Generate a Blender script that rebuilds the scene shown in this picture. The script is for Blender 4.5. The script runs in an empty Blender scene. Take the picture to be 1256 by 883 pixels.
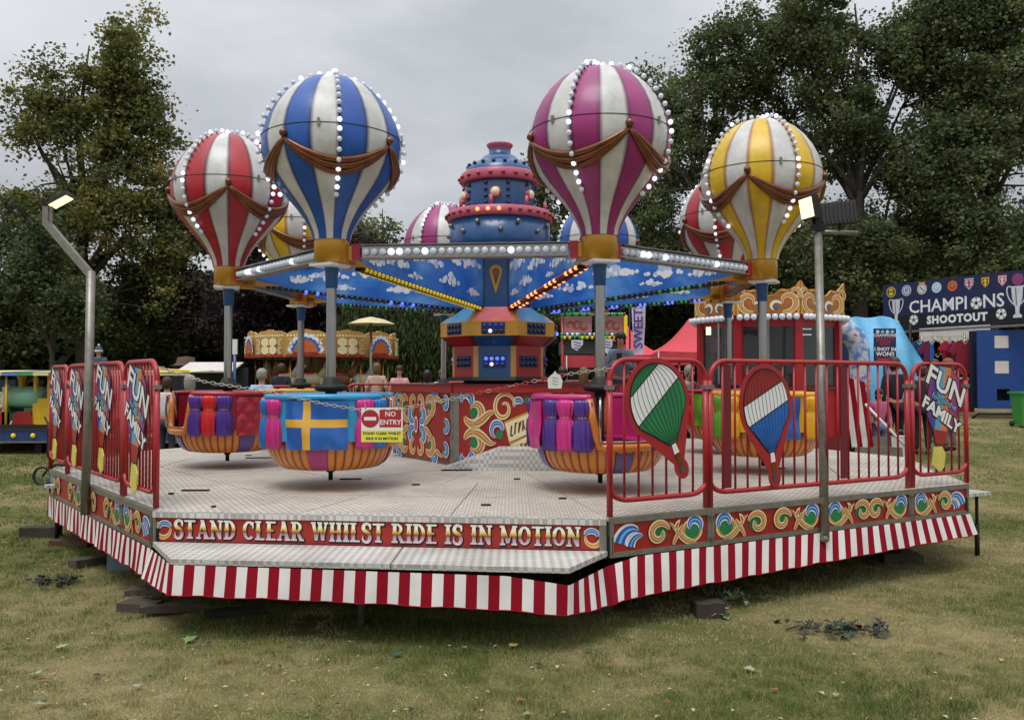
import bpy, math, random
import numpy as np
from mathutils import Vector, Matrix, noise
from mathutils.geometry import tessellate_polygon
S = bpy.context.scene
C = S.collection
PI = math.pi
R = math.radians
random.seed(7)

# ---------------------------------------------------------------- camera
F = 1075.0; PITCH = R(1.34); EYE = 1.6
cd = bpy.data.cameras.new('camera'); cam = bpy.data.objects.new('camera', cd); C.objects.link(cam)
cam.location = (0, 0, EYE); cam.rotation_euler = (R(90) + PITCH, 0, 0)
cd.sensor_width = 36; cd.lens = F / 1256 * 36; cd.clip_start = 0.05; cd.clip_end = 2000
S.camera = cam
S.render.resolution_x = 1024; S.render.resolution_y = 719

# ---------------------------------------------------------------- sky and sun
SUN_EL, SUN_AZ = R(66), R(202)
w = bpy.data.worlds.new("World"); S.world = w; w.use_nodes = True
nt = w.node_tree; nt.nodes.clear()
def N(t, **k):
    n = nt.nodes.new(t)
    for a, b in k.items(): setattr(n, a, b)
    return n
def L(a, b): nt.links.new(a, b)
out = N('ShaderNodeOutputWorld'); bg = N('ShaderNodeBackground')
sky = N('ShaderNodeTexSky', sky_type='NISHITA', sun_disc=False)
sky.sun_elevation = SUN_EL; sky.sun_rotation = SUN_AZ
tc = N('ShaderNodeTexCoord'); sep = N('ShaderNodeSeparateXYZ'); L(tc.outputs['Generated'], sep.inputs[0])
# overcast: cloud deck brighter towards the zenith, soft lumps
mp = N('ShaderNodeMapping'); mp.inputs['Scale'].default_value = (1.6, 1.6, 4.2); L(tc.outputs['Generated'], mp.inputs[0])
nz = N('ShaderNodeTexNoise'); nz.inputs['Scale'].default_value = 1.7; nz.inputs['Detail'].default_value = 6; nz.inputs['Roughness'].default_value = .5
L(mp.outputs[0], nz.inputs['Vector'])
cr = N('ShaderNodeValToRGB'); L(nz.outputs[0], cr.inputs[0])
cr.color_ramp.elements[0].position = .34; cr.color_ramp.elements[0].color = (.385, .405, .435, 1)
cr.color_ramp.elements[1].position = .66; cr.color_ramp.elements[1].color = (.60, .62, .65, 1)
mr = N('ShaderNodeMapRange'); L(sep.outputs['Z'], mr.inputs[0])
z2_ = N('ShaderNodeMath', operation='POWER'); L(sep.outputs['Z'], z2_.inputs[0]); z2_.inputs[1].default_value = 2.0; z2_.use_clamp = True; L(z2_.outputs[0], mr.inputs[0])
mr.inputs['From Min'].default_value = 0.0; mr.inputs['From Max'].default_value = 1.0
mr.inputs['To Min'].default_value = .98; mr.inputs['To Max'].default_value = 3.3
vm = N('ShaderNodeVectorMath', operation='SCALE'); L(cr.outputs[0], vm.inputs[0]); L(mr.outputs[0], vm.inputs['Scale'])
sc = N('ShaderNodeVectorMath', operation='SCALE'); L(sky.outputs[0], sc.inputs[0]); sc.inputs['Scale'].default_value = .08
mx = N('ShaderNodeMixRGB'); mx.inputs[0].default_value = .94
L(sc.outputs[0], mx.inputs[1]); L(vm.outputs[0], mx.inputs[2]); L(mx.outputs[0], bg.inputs[0])
bg.inputs[1].default_value = 1.0
L(bg.outputs[0], out.inputs[0])
sd = bpy.data.lights.new('sun', 'SUN'); sd.energy = 1.5; sd.angle = R(28); sd.color = (1, .97, .92)
so = bpy.data.objects.new('sun', sd); C.objects.link(so)
so.rotation_euler = (R(90) - SUN_EL, 0, R(-22))
S.view_settings.view_transform = 'Standard'; S.view_settings.look = 'None'
S.view_settings.exposure = 0.08; S.view_settings.gamma = 1.0
S.render.engine = 'CYCLES'

# ---------------------------------------------------------------- placing helpers (pixel of the photograph -> world point)
def ray(px, py):
    a = (px - 628) / F; b = (441.5 - py) / F
    return Vector((a, math.cos(PITCH) - b * math.sin(PITCH), math.sin(PITCH) + b * math.cos(PITCH)))
def at(px, py, Y):
    d = ray(px, py); return Vector((0, 0, EYE)) + d * (Y / d.y)
def on(px, py, z):
    d = ray(px, py); return Vector((0, 0, EYE)) + d * ((z - EYE) / d.z)
def gz(x, y):
    t = max(0.0, min(y, 34.0) - 10.5); s = .055 + .0015 * max(-12, min(12, x))
    base = s * (t * t / (t + 1.2)) if t > 0 else 0
    return base
def bump(x, y): return .012 * noise.noise(Vector((x * .7, y * .7, 3))) + .03 * noise.noise(Vector((x * .12, y * .12, 9)))
def ground(x, y): return gz(x, y) + bump(x, y) - .01

# ---------------------------------------------------------------- materials
MATS = {}
def lin(h):
    h = h.lstrip('#'); c = [int(h[i:i + 2], 16) / 255 for i in (0, 2, 4)]
    return tuple((x / 12.92 if x <= .04045 else ((x + .055) / 1.055) ** 2.4) for x in c)
def mat(name, hexc, rough=.5, metal=0, var=.12, scale=6, bump_s=0, bscale=60, coat=0, emit=0, dirt=0, trans=0, spec=.5):
    if name in MATS: return MATS[name]
    m = bpy.data.materials.new(name); MATS[name] = m; m.use_nodes = True
    t = m.node_tree; n = t.nodes; l = t.links
    p = n['Principled BSDF']; c = lin(hexc) if isinstance(hexc, str) else hexc
    p.inputs['Roughness'].default_value = rough; p.inputs['Metallic'].default_value = metal
    p.inputs['Specular IOR Level'].default_value = spec
    if coat: p.inputs['Coat Weight'].default_value = coat; p.inputs['Coat Roughness'].default_value = .12
    if trans: p.inputs['Transmission Weight'].default_value = trans
    tc = n.new('ShaderNodeTexCoord'); nz = n.new('ShaderNodeTexNoise'); nz.inputs['Scale'].default_value = scale
    nz.inputs['Detail'].default_value = 5; nz.inputs['Roughness'].default_value = .65
    l.new(tc.outputs['Object'], nz.inputs['Vector'])
    r = n.new('ShaderNodeValToRGB'); l.new(nz.outputs[0], r.inputs[0])
    lo = 1 - var; hi = 1 + var
    r.color_ramp.elements[0].position = .3; r.color_ramp.elements[0].color = (*[min(1, x * lo) for x in c], 1)
    r.color_ramp.elements[1].position = .7; r.color_ramp.elements[1].color = (*[min(1, x * hi) for x in c], 1)
    col = r.outputs[0]
    if dirt:
        n2 = n.new('ShaderNodeTexNoise'); n2.inputs['Scale'].default_value = scale * 2.3; n2.inputs['Detail'].default_value = 9
        n2.inputs['Roughness'].default_value = .75; l.new(tc.outputs['Object'], n2.inputs['Vector'])
        r2 = n.new('ShaderNodeValToRGB'); l.new(n2.outputs[0], r2.inputs[0])
        r2.color_ramp.elements[0].position = .52; r2.color_ramp.elements[0].color = (0, 0, 0, 1)
        r2.color_ramp.elements[1].position = .75; r2.color_ramp.elements[1].color = (dirt, dirt, dirt, 1)
        mx = n.new('ShaderNodeMixRGB'); l.new(r2.outputs[0], mx.inputs[0]); l.new(col, mx.inputs[1]); mx.inputs[2].default_value = (.07, .06, .05, 1)
        col = mx.outputs[0]
    l.new(col, p.inputs['Base Color'])
    if bump_s:
        nb = n.new('ShaderNodeTexNoise'); nb.inputs['Scale'].default_value = bscale; nb.inputs['Detail'].default_value = 4
        l.new(tc.outputs['Object'], nb.inputs['Vector'])
        b = n.new('ShaderNodeBump'); b.inputs['Strength'].default_value = bump_s; b.inputs['Distance'].default_value = .01
        l.new(nb.outputs[0], b.inputs['Height']); l.new(b.outputs[0], p.inputs['Normal'])
    if emit:
        p.inputs['Emission Color'].default_value = (*c, 1); p.inputs['Emission Strength'].default_value = emit
    return m
RED = mat('red_paint', '#a31520', .38, var=.1, coat=.15, dirt=.25)
DRED = mat('dark_red_paint', '#6e1220', .5, dirt=.3)
PRED = mat('panel_red', '#9c2119', .45, dirt=.2)
STEEL = mat('galvanised_steel', '#8b877d', .42, .6, var=.2, scale=12, dirt=.5, bump_s=.15)
GREYM = mat('grey_metal', '#8a8880', .4, .75, var=.15, scale=15, dirt=.3)
CHROME = mat('chrome', '#a3a19c', .2, 1, var=.05)
BLACK = mat('black_rubber', '#141414', .6, var=.2)
DARK = mat('dark_steel', '#1c1b1a', .6, .3, var=.2)
GOLD = mat('gold_paint', '#c08c2c', .3, .35, var=.12, coat=.3)
GOLDP = mat('gold_print', '#c4923a', .5)
CREAM = mat('cream_print', '#e8dcae', .5, var=.05)
WHITE = mat('white_paint', '#dcdcd8', .4, var=.04, dirt=.12)
PWHITE = mat('white_print', '#e8e8e6', .45, var=.03)
BLUE = mat('blue_paint', '#1b4c80', .3, var=.1, coat=.3)
PBLUE = mat('blue_print', '#1f62b4', .45)
LBLUE = mat('light_blue_print', '#7fb7dc', .45)
PGREEN = mat('green_print', '#1f7a45', .45)
DGREEN = mat('dark_green_print', '#14563a', .45)
PINKR = mat('pink_paint', '#b25068', .4, var=.1, coat=.2)
PBLACK = mat('black_print', '#0e0e10', .5)
YELLOW = mat('yellow_paint', '#e0b41e', .4, coat=.2, dirt=.1)
PORANGE = mat('orange_print', '#c65a22', .5)
ORANGE = mat('orange_paint', '#c8701f', .35, coat=.3, var=.15)
BROWN = mat('bronze_cloth', '#74421f', .28, .45, var=.3, scale=10, coat=.3)
BULB = mat('white_bulb', '#ccd2de', .12, var=.02, emit=.12)
BULBL = mat('lit_bulb', '#eef2ff', .2, var=.0, emit=.85)
BULBY = mat('yellow_bulb', '#d8b81a', .2, emit=.3)
BULBR = mat('red_bulb', '#8f1018', .15, emit=.03, coat=.5)
BULBRL = mat('red_bulb_lit', '#ff8a50', .2, emit=2.5)
BULBB = mat('blue_bulb', '#1c33b8', .12, emit=.12, coat=.5)
BULBBL = mat('blue_bulb_lit', '#5a78ff', .2, emit=1.0)
BULBG = mat('green_bulb', '#2a8a42', .15, emit=.2)
BULBD = mat('dark_blue_bulb', '#16203c', .12, coat=.5)
LEDL = mat('led_panel_lit', '#ffefb8', .3, emit=1.3, var=0)
PINK = mat('pink_fibreglass', '#c02a72', .3, coat=.4)
MAGENTA = mat('magenta_cloth', '#c2297c', .35, coat=.3)
PURPLE = mat('purple_cloth', '#4a2a86', .35, coat=.3)
SKYB = mat('sky_blue_cloth', '#2270b8', .35, coat=.3)
CYAN = mat('cyan_rim', '#2f97c8', .35, coat=.3)
CRIMSON = mat('crimson_fibreglass', '#a01e30', .32, coat=.4)
CRED = mat('red_cloth', '#c41c20', .35, coat=.3)
LIME = mat('lime_cloth', '#5da028', .35, coat=.3)
CYEL = mat('yellow_cloth', '#e0a81c', .35, coat=.3)
VIOLET = mat('violet_band', '#5c4a86', .4, coat=.2)
WOOD = mat('weathered_wood', '#4d4338', .85, var=.35, scale=9, bump_s=.5, bscale=25)
TENT = mat('red_tent_cloth', '#c8404c', .7, var=.06)
SKIN = mat('skin', '#b98468', .55, var=.06)
GLASS = mat('window_glass', '#17191c', .08, 0, var=.2, coat=.1)

KGLASS = mat('kiosk_glass', '#8a9090', .03, 0, var=.02, trans=.92)
def shader_mat(name):
    m = bpy.data.materials.new(name); MATS[name] = m; m.use_nodes = True
    return m, m.node_tree.nodes, m.node_tree.links, m.node_tree.nodes['Principled BSDF']
def vm_(n, l, op, a, b=None):
    x = n.new('ShaderNodeMath'); x.operation = op
    for i, s in enumerate((a, b)):
        if s is None: continue
        if isinstance(s, (int, float)): x.inputs[i].default_value = s
        else: l.new(s, x.inputs[i])
    return x.outputs[0]

def gore_mat(name, hexc, edge):
    """fibreglass balloon skin: sixteen painted gores, airbrushed darker line where two colours meet"""
    m, n, l, p = shader_mat(name)
    tc = n.new('ShaderNodeTexCoord'); s = n.new('ShaderNodeSeparateXYZ'); l.new(tc.outputs['Object'], s.inputs[0])
    a = vm_(n, l, 'ARCTAN2', s.outputs[1], s.outputs[0]); a = vm_(n, l, 'MULTIPLY', a, 8 / (2 * PI)); a = vm_(n, l, 'ADD', a, 63.0)
    fr = vm_(n, l, 'FRACT', a); half = vm_(n, l, 'GREATER_THAN', fr, .5)
    f2 = vm_(n, l, 'FRACT', vm_(n, l, 'MULTIPLY', fr, 2)); d = vm_(n, l, 'ABSOLUTE', vm_(n, l, 'SUBTRACT', f2, .5))
    c = lin(hexc); e = edge
    nz = n.new('ShaderNodeTexNoise'); nz.inputs['Scale'].default_value = 4; nz.inputs['Detail'].default_value = 6; l.new(tc.outputs['Object'], nz.inputs['Vector'])
    mp = n.new('ShaderNodeMapRange'); l.new(nz.outputs[0], mp.inputs[0]); mp.inputs['From Min'].default_value = .3; mp.inputs['From Max'].default_value = .7
    mp.inputs['To Min'].default_value = .66; mp.inputs['To Max'].default_value = 1.06; nz.inputs['Roughness'].default_value = .7
    mx = n.new('ShaderNodeMixRGB'); l.new(half, mx.inputs[0]); mx.inputs[1].default_value = (*c, 1); mx.inputs[2].default_value = (.66, .65, .62, 1)
    r = n.new('ShaderNodeValToRGB'); l.new(d, r.inputs[0])
    r.color_ramp.elements[0].position = .36; r.color_ramp.elements[0].color = (0, 0, 0, 1)
    r.color_ramp.elements[1].position = .5; r.color_ramp.elements[1].color = (.95, .95, .95, 1)
    m2 = n.new('ShaderNodeMixRGB'); l.new(r.outputs[0], m2.inputs[0]); l.new(mx.outputs[0], m2.inputs[1]); m2.inputs[2].default_value = (*e, 1)
    m3 = n.new('ShaderNodeVectorMath'); m3.operation = 'SCALE'; l.new(m2.outputs[0], m3.inputs[0]); l.new(mp.outputs[0], m3.inputs['Scale'])
    l.new(m3.outputs[0], p.inputs['Base Color']); p.inputs['Roughness'].default_value = .42; p.inputs['Coat Weight'].default_value = .18
    p.inputs['Coat Roughness'].default_value = .15
    return m

def deck_mat(name='tread_plate', s=16.0):
    m, n, l, p = shader_mat(name)
    tc = n.new('ShaderNodeTexCoord'); br = n.new('ShaderNodeTexBrick'); l.new(tc.outputs['Object'], br.inputs['Vector'])
    br.inputs['Scale'].default_value = s; br.offset = .5; br.inputs['Brick Width'].default_value = .8; br.inputs['Row Height'].default_value = .8
    br.inputs['Mortar Size'].default_value = .09; br.inputs['Mortar Smooth'].default_value = .4
    br.inputs['Color1'].default_value = (.66, .60, .51, 1); br.inputs['Color2'].default_value = (.57, .51, .43, 1); br.inputs['Mortar'].default_value = (.27, .25, .23, 1)
    nz = n.new('ShaderNodeTexNoise'); nz.inputs['Scale'].default_value = 1.3; nz.inputs['Detail'].default_value = 9; nz.inputs['Roughness'].default_value = .7
    l.new(tc.outputs['Object'], nz.inputs['Vector'])
    mr = n.new('ShaderNodeMapRange'); l.new(nz.outputs[0], mr.inputs[0]); mr.inputs['From Min'].default_value = .3; mr.inputs['From Max'].default_value = .7
    mr.inputs['To Min'].default_value = .78; mr.inputs['To Max'].default_value = 1.15
    v = n.new('ShaderNodeVectorMath'); v.operation = 'SCALE'; l.new(br.outputs[0], v.inputs[0]); l.new(mr.outputs[0], v.inputs['Scale'])
    d1 = n.new('ShaderNodeTexNoise'); d1.inputs['Scale'].default_value = 3.4; d1.inputs['Detail'].default_value = 12; d1.inputs['Roughness'].default_value = .82; d1.inputs['Distortion'].default_value = .6
    l.new(tc.outputs['Object'], d1.inputs['Vector']); dr = n.new('ShaderNodeValToRGB'); l.new(d1.outputs[0], dr.inputs[0])
    dr.color_ramp.elements[0].position = .52; dr.color_ramp.elements[0].color = (0, 0, 0, 1); dr.color_ramp.elements[1].position = .72; dr.color_ramp.elements[1].color = (.62, .62, .62, 1)
    dm_ = n.new('ShaderNodeMixRGB'); l.new(dr.outputs[0], dm_.inputs[0]); l.new(v.outputs[0], dm_.inputs[1]); dm_.inputs[2].default_value = (.20, .175, .14, 1)
    l.new(dm_.outputs[0], p.inputs['Base Color']); p.inputs['Roughness'].default_value = .5
    b = n.new('ShaderNodeBump'); b.inputs['Strength'].default_value = .5; b.inputs['Distance'].default_value = .01
    b.invert = True; l.new(br.outputs[1], b.inputs['Height']); l.new(b.outputs[0], p.inputs['Normal'])
    return m
DECK = deck_mat()
def checker_mat(name='chequer_plate', s=26.0):
    m, n, l, p = shader_mat(name)
    tc = n.new('ShaderNodeTexCoord'); mp = n.new('ShaderNodeMapping'); mp.inputs['Rotation'].default_value = (.0, .0, R(45)); l.new(tc.outputs['Object'], mp.inputs[0])
    ck = n.new('ShaderNodeTexChecker'); ck.inputs['Scale'].default_value = s; l.new(mp.outputs[0], ck.inputs['Vector'])
    ck.inputs[1].default_value = (.62, .60, .56, 1); ck.inputs[2].default_value = (.40, .385, .36, 1)
    nz = n.new('ShaderNodeTexNoise'); nz.inputs['Scale'].default_value = 2.5; nz.inputs['Detail'].default_value = 8; l.new(tc.outputs['Object'], nz.inputs['Vector'])
    mr = n.new('ShaderNodeMapRange'); l.new(nz.outputs[0], mr.inputs[0]); mr.inputs['From Min'].default_value = .3; mr.inputs['From Max'].default_value = .7
    mr.inputs['To Min'].default_value = .8; mr.inputs['To Max'].default_value = 1.2
    v = n.new('ShaderNodeVectorMath'); v.operation = 'SCALE'; l.new(ck.outputs[0], v.inputs[0]); l.new(mr.outputs[0], v.inputs['Scale'])
    l.new(v.outputs[0], p.inputs['Base Color']); p.inputs['Roughness'].default_value = .42; p.inputs['Metallic'].default_value = .1
    b = n.new('ShaderNodeBump'); b.inputs['Strength'].default_value = .4; b.inputs['Distance'].default_value = .01
    l.new(ck.outputs[1], b.inputs['Height']); l.new(b.outputs[0], p.inputs['Normal'])
    return m
CHEQ = checker_mat()
def cloud_mat():
    m, n, l, p = shader_mat('sky_painted_panel')
    tc = n.new('ShaderNodeTexCoord'); mp = n.new('ShaderNodeMapping'); mp.inputs['Scale'].default_value = (1.0, 1.0, 1.5)
    l.new(tc.outputs['Object'], mp.inputs[0])
    nz = n.new('ShaderNodeTexNoise'); nz.inputs['Scale'].default_value = 1.6; nz.inputs['Detail'].default_value = 3; nz.inputs['Roughness'].default_value = .6
    l.new(mp.outputs[0], nz.inputs['Vector'])
    r = n.new('ShaderNodeValToRGB'); l.new(nz.outputs[0], r.inputs[0]); e = r.color_ramp.elements
    e[0].position = .36; e[0].color = (.02, .12, .50, 1); e[1].position = .75; e[1].color = (.22, .46, .80, 1)
    k = e.new(.5); k.color = (.045, .20, .62, 1)
    l.new(r.outputs[0], p.inputs['Base Color']); p.inputs['Roughness'].default_value = .3; p.inputs['Coat Weight'].default_value = .3
    return m
CLOUD = cloud_mat()
def ramp_z_mat(name, stops, z0, z1, rough=.45):
    """print whose colour runs from bottom to top of the lettering"""
    m, n, l, p = shader_mat(name)
    tc = n.new('ShaderNodeTexCoord'); s = n.new('ShaderNodeSeparateXYZ'); l.new(tc.outputs['Object'], s.inputs[0])
    mr = n.new('ShaderNodeMapRange'); l.new(s.outputs[2], mr.inputs[0]); mr.inputs['From Min'].default_value = z0; mr.inputs['From Max'].default_value = z1
    r = n.new('ShaderNodeValToRGB'); l.new(mr.outputs[0], r.inputs[0]); e = r.color_ramp.elements
    e[0].position = stops[0][0]; e[0].color = (*lin(stops[0][1]), 1); e[1].position = stops[-1][0]; e[1].color = (*lin(stops[-1][1]), 1)
    for a, h in stops[1:-1]:
        k = e.new(a); k.color = (*lin(h), 1)
    l.new(r.outputs[0], p.inputs['Base Color']); p.inputs['Roughness'].default_value = rough
    return m
def wicker_mat():
    m, n, l, p = shader_mat('orange_wicker')
    tc = n.new('ShaderNodeTexCoord'); s = n.new('ShaderNodeSeparateXYZ'); l.new(tc.outputs['Object'], s.inputs[0])
    a = vm_(n, l, 'ARCTAN2', s.outputs[1], s.outputs[0])
    ribs = vm_(n, l, 'ABSOLUTE', vm_(n, l, 'SINE', vm_(n, l, 'MULTIPLY', a, 22.0)))
    rows = vm_(n, l, 'ABSOLUTE', vm_(n, l, 'SINE', vm_(n, l, 'MULTIPLY', s.outputs[2], 150.0)))
    k = vm_(n, l, 'MULTIPLY', vm_(n, l, 'POWER', ribs, .5), vm_(n, l, 'ADD', vm_(n, l, 'MULTIPLY', rows, .3), .7))
    r = n.new('ShaderNodeValToRGB'); l.new(k, r.inputs[0]); e = r.color_ramp.elements
    e[0].position = .25; e[0].color = (.10, .02, .01, 1); e[1].position = .8; e[1].color = (.70, .23, .03, 1)
    l.new(r.outputs[0], p.inputs['Base Color']); p.inputs['Roughness'].default_value = .4; p.inputs['Coat Weight'].default_value = .25
    b = n.new('ShaderNodeBump'); b.inputs['Strength'].default_value = .6; b.inputs['Distance'].default_value = .008
    l.new(k, b.inputs['Height']); l.new(b.outputs[0], p.inputs['Normal'])
    return m
WICKER = wicker_mat()
def cloth_mat(name, hexc, rough=.8):
    m, n, l, p = shader_mat(name)
    tc = n.new('ShaderNodeTexCoord'); nz = n.new('ShaderNodeTexNoise'); nz.inputs['Scale'].default_value = 3; nz.inputs['Detail'].default_value = 8; l.new(tc.outputs['Object'], nz.inputs['Vector'])
    c = lin(hexc); r = n.new('ShaderNodeValToRGB'); l.new(nz.outputs[0], r.inputs[0]); e = r.color_ramp.elements
    e[0].position = .3; e[0].color = (*[x * .8 for x in c], 1); e[1].position = .65; e[1].color = (*[min(1, x * 1.05) for x in c], 1)
    l.new(r.outputs[0], p.inputs['Base Color']); p.inputs['Roughness'].default_value = rough; p.inputs['Specular IOR Level'].default_value = .15
    return m
SKR = cloth_mat('skirt_red', '#8a0a1f'); SKW = cloth_mat('skirt_white', '#dcd8d2')

# ---------------------------------------------------------------- mesh builder
class Fr:
    """a flat frame: origin, U along, V up, W out of the surface"""
    def __init__(s, o, U, V, k=1.0):
        s.k = k; s.o = Vector(o); s.U = Vector(U).normalized(); s.V = Vector(V).normalized(); s.W = s.U.cross(s.V)
    def p(s, u, v, w=0): return s.o + s.U * (u * s.k) + s.V * v + s.W * w
    def sub(s, u, v, w=0, rot=0):
        U = s.U * math.cos(rot) + s.V * math.sin(rot); V = s.V * math.cos(rot) - s.U * math.sin(rot)
        return Fr(s.p(u, v, w), U, V, s.k)
class MB:
    def __init__(s): s.v = []; s.f = []; s.m = []; s.s = []; s.mats = []
    def mi(s, m):
        if m not in s.mats: s.mats.append(m)
        return s.mats.index(m)
    def add(s, vs, fs, m, sm=False):
        o = len(s.v); s.v.extend([tuple(v) for v in vs]); i = s.mi(m)
        for f in fs: s.f.append(tuple(o + k for k in f)); s.m.append(i); s.s.append(sm)
        return s
    def box(s, c, d, m, rz=0, M=None):
        x, y, z = d[0] / 2, d[1] / 2, d[2] / 2
        T = M if M else Matrix.Rotation(rz, 3, 'Z'); c = Vector(c)
        vs = [c + T @ Vector((a * x, b * y, e * z)) for e in (-1, 1) for b in (-1, 1) for a in (-1, 1)]
        return s.add(vs, [(0, 2, 3, 1), (4, 5, 7, 6), (0, 1, 5, 4), (1, 3, 7, 5), (3, 2, 6, 7), (2, 0, 4, 6)], m)
    def beam(s, a, b, w, h, m, up=(0, 0, 1)):
        a = Vector(a); b = Vector(b); d = (b - a); ln = d.length; d.normalize(); up = Vector(up)
        x = d.cross(up)
        if x.length < 1e-4: x = d.cross(Vector((1, 0, 0)))
        x.normalize(); u = x.cross(d)
        M = Matrix((d, x, u)).transposed()
        return s.box((a + b) / 2, (ln, w, h), m, M=M)
    def tube(s, pts, r, m, seg=8, closed=False, caps=True, sm=True):
        P = [Vector(p) for p in pts]; n = len(P)
        rs = r if isinstance(r, (list, tuple)) else [r] * n
        vs = []; prev = None
        for i in range(n):
            if closed: t = P[(i + 1) % n] - P[i - 1]
            else: t = P[min(i + 1, n - 1)] - P[max(i - 1, 0)]
            if t.length < 1e-9: t = Vector((0, 0, 1))
            t.normalize()
            if prev is None:
                prev = t.orthogonal().normalized()
            prev = (prev - t * prev.dot(t))
            if prev.length < 1e-6: prev = t.orthogonal()
            prev.normalize(); q = t.cross(prev)
            for k in range(seg):
                a = 2 * PI * (k + .5) / seg
                vs.append(P[i] + (prev * math.cos(a) + q * math.sin(a)) * rs[i])
        fs = []
        for i in range(n if closed else n - 1):
            j = (i + 1) % n
            for k in range(seg):
                k2 = (k + 1) % seg
                fs.append((i * seg + k, i * seg + k2, j * seg + k2, j * seg + k))
        if caps and not closed:
            fs.append(tuple(range(seg - 1, -1, -1))); fs.append(tuple((n - 1) * seg + k for k in range(seg)))
        return s.add(vs, fs, m, sm and seg > 4)
    def lathe(s, prof, seg, m, c=(0, 0, 0), a0=0, a1=2 * PI, sm=True, rf=None, mf=None, sx=1, sy=1, rot=0):
        """prof [(r,z)]; m material or per-row list; rf(angle,z,r)->r; mf(segment,row)->material"""
        full = abs(a1 - a0 - 2 * PI) < 1e-6; nc = seg if full else seg + 1; vs = []
        c = Vector(c); cr_, sr_ = math.cos(rot), math.sin(rot)
        for r, z in prof:
            for k in range(nc):
                a = a0 + (a1 - a0) * k / seg; q = rf(a, z, r) if rf else r
                x, y = q * math.cos(a) * sx, q * math.sin(a) * sy
                vs.append(c + Vector((x * cr_ - y * sr_, x * sr_ + y * cr_, z)))
        o = len(s.v); s.v.extend([tuple(v) for v in vs])
        for j in range(len(prof) - 1):
            for k in range(seg):
                k2 = (k + 1) % nc
                mm = mf(k, j) if mf else (m[j] if isinstance(m, (list, tuple)) else m)
                s.f.append((o + j * nc + k, o + j * nc + k2, o + (j + 1) * nc + k2, o + (j + 1) * nc + k)); s.m.append(s.mi(mm)); s.s.append(sm)
        return s
    def ball(s, c, r, m, seg=8, rings=5, sc=(1, 1, 1)):
        vs = [(c[0], c[1], c[2] - r * sc[2])]; fs = []
        for j in range(1, rings):
            b = -PI / 2 + PI * j / rings
            for k in range(seg):
                a = 2 * PI * k / seg
                vs.append((c[0] + r * sc[0] * math.cos(b) * math.cos(a), c[1] + r * sc[1] * math.cos(b) * math.sin(a), c[2] + r * sc[2] * math.sin(b)))
        vs.append((c[0], c[1], c[2] + r * sc[2])); T = len(vs) - 1
        for k in range(seg):
            k2 = (k + 1) % seg; fs.append((0, 1 + k2, 1 + k)); fs.append((T, T - seg + k, T - seg + k2))
            for j in range(rings - 2):
                a = 1 + j * seg; fs.append((a + k, a + k2, a + seg + k2, a + seg + k))
        return s.add(vs, fs, m, True)
    def poly(s, fr, pts, w0, w1, m, side=None):
        """flat outline in frame, front face at w1, thickness down to w0 (w0==w1: a print)"""
        n = len(pts); ar = sum(pts[i][0] * pts[(i + 1) % n][1] - pts[(i + 1) % n][0] * pts[i][1] for i in range(n))
        if ar < 0: pts = pts[::-1]
        tri = tessellate_polygon([[Vector((p[0], p[1], 0)) for p in pts]])
        fs = []
        for t in tri:
            a, b, c = [pts[i] for i in t]
            if (b[0] - a[0]) * (c[1] - a[1]) - (c[0] - a[0]) * (b[1] - a[1]) < 0: t = (t[0], t[2], t[1])
            fs.append(tuple(t))
        s.add([fr.p(u, v, w1) for u, v in pts], fs, m)
        if w1 - w0 > 1e-5:
            s.add([fr.p(u, v, w0) for u, v in pts] + [fr.p(u, v, w1) for u, v in pts],
                  [tuple(f[::-1]) for f in fs] + [(i, (i + 1) % n, n + (i + 1) % n, n + i) for i in range(n)], side or m)
        return s
    def ribbon(s, fr, pts, ws, h, m, dh=.0006):
        n = len(pts); vs = []; fs = []
        for i in range(n):
            a = pts[max(0, i - 1)]; b = pts[min(n - 1, i + 1)]; dx, dy = b[0] - a[0], b[1] - a[1]; q = math.hypot(dx, dy) or 1
            nx, ny = -dy / q, dx / q; w = ws[i] / 2; hh = h + dh * i / n
            vs.append(fr.p(pts[i][0] - nx * w, pts[i][1] - ny * w, hh)); vs.append(fr.p(pts[i][0] + nx * w, pts[i][1] + ny * w, hh))
        for i in range(n - 1): fs.append((2 * i, 2 * i + 2, 2 * i + 3, 2 * i + 1))
        return s.add(vs, fs, m)
    def text(s, fr, txt, size, m, off=0, h=.001, ext=0, align='CENTER', font_scale=1, space=1, shear=0, bold=0):
        vs, fs = text_geo(txt, off / size, ext / size, align, space, shear)
        s.add([fr.p(x * size * font_scale, y * size, z * size + h + ext) for x, y, z in vs], fs, m)
        return s
    def build(s, name, parent=None, loc=None, kind=None):
        me = bpy.data.meshes.new(name); me.from_pydata(s.v, [], s.f)
        for m in s.mats: me.materials.append(m)
        me.polygons.foreach_set('material_index', s.m); me.polygons.foreach_set('use_smooth', s.s); me.update()
        o = bpy.data.objects.new(name, me); C.objects.link(o)
        if parent: o.parent = parent
        if loc is not None: o.location = loc
        if kind: o['kind'] = kind
        return o
_T = {}
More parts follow.
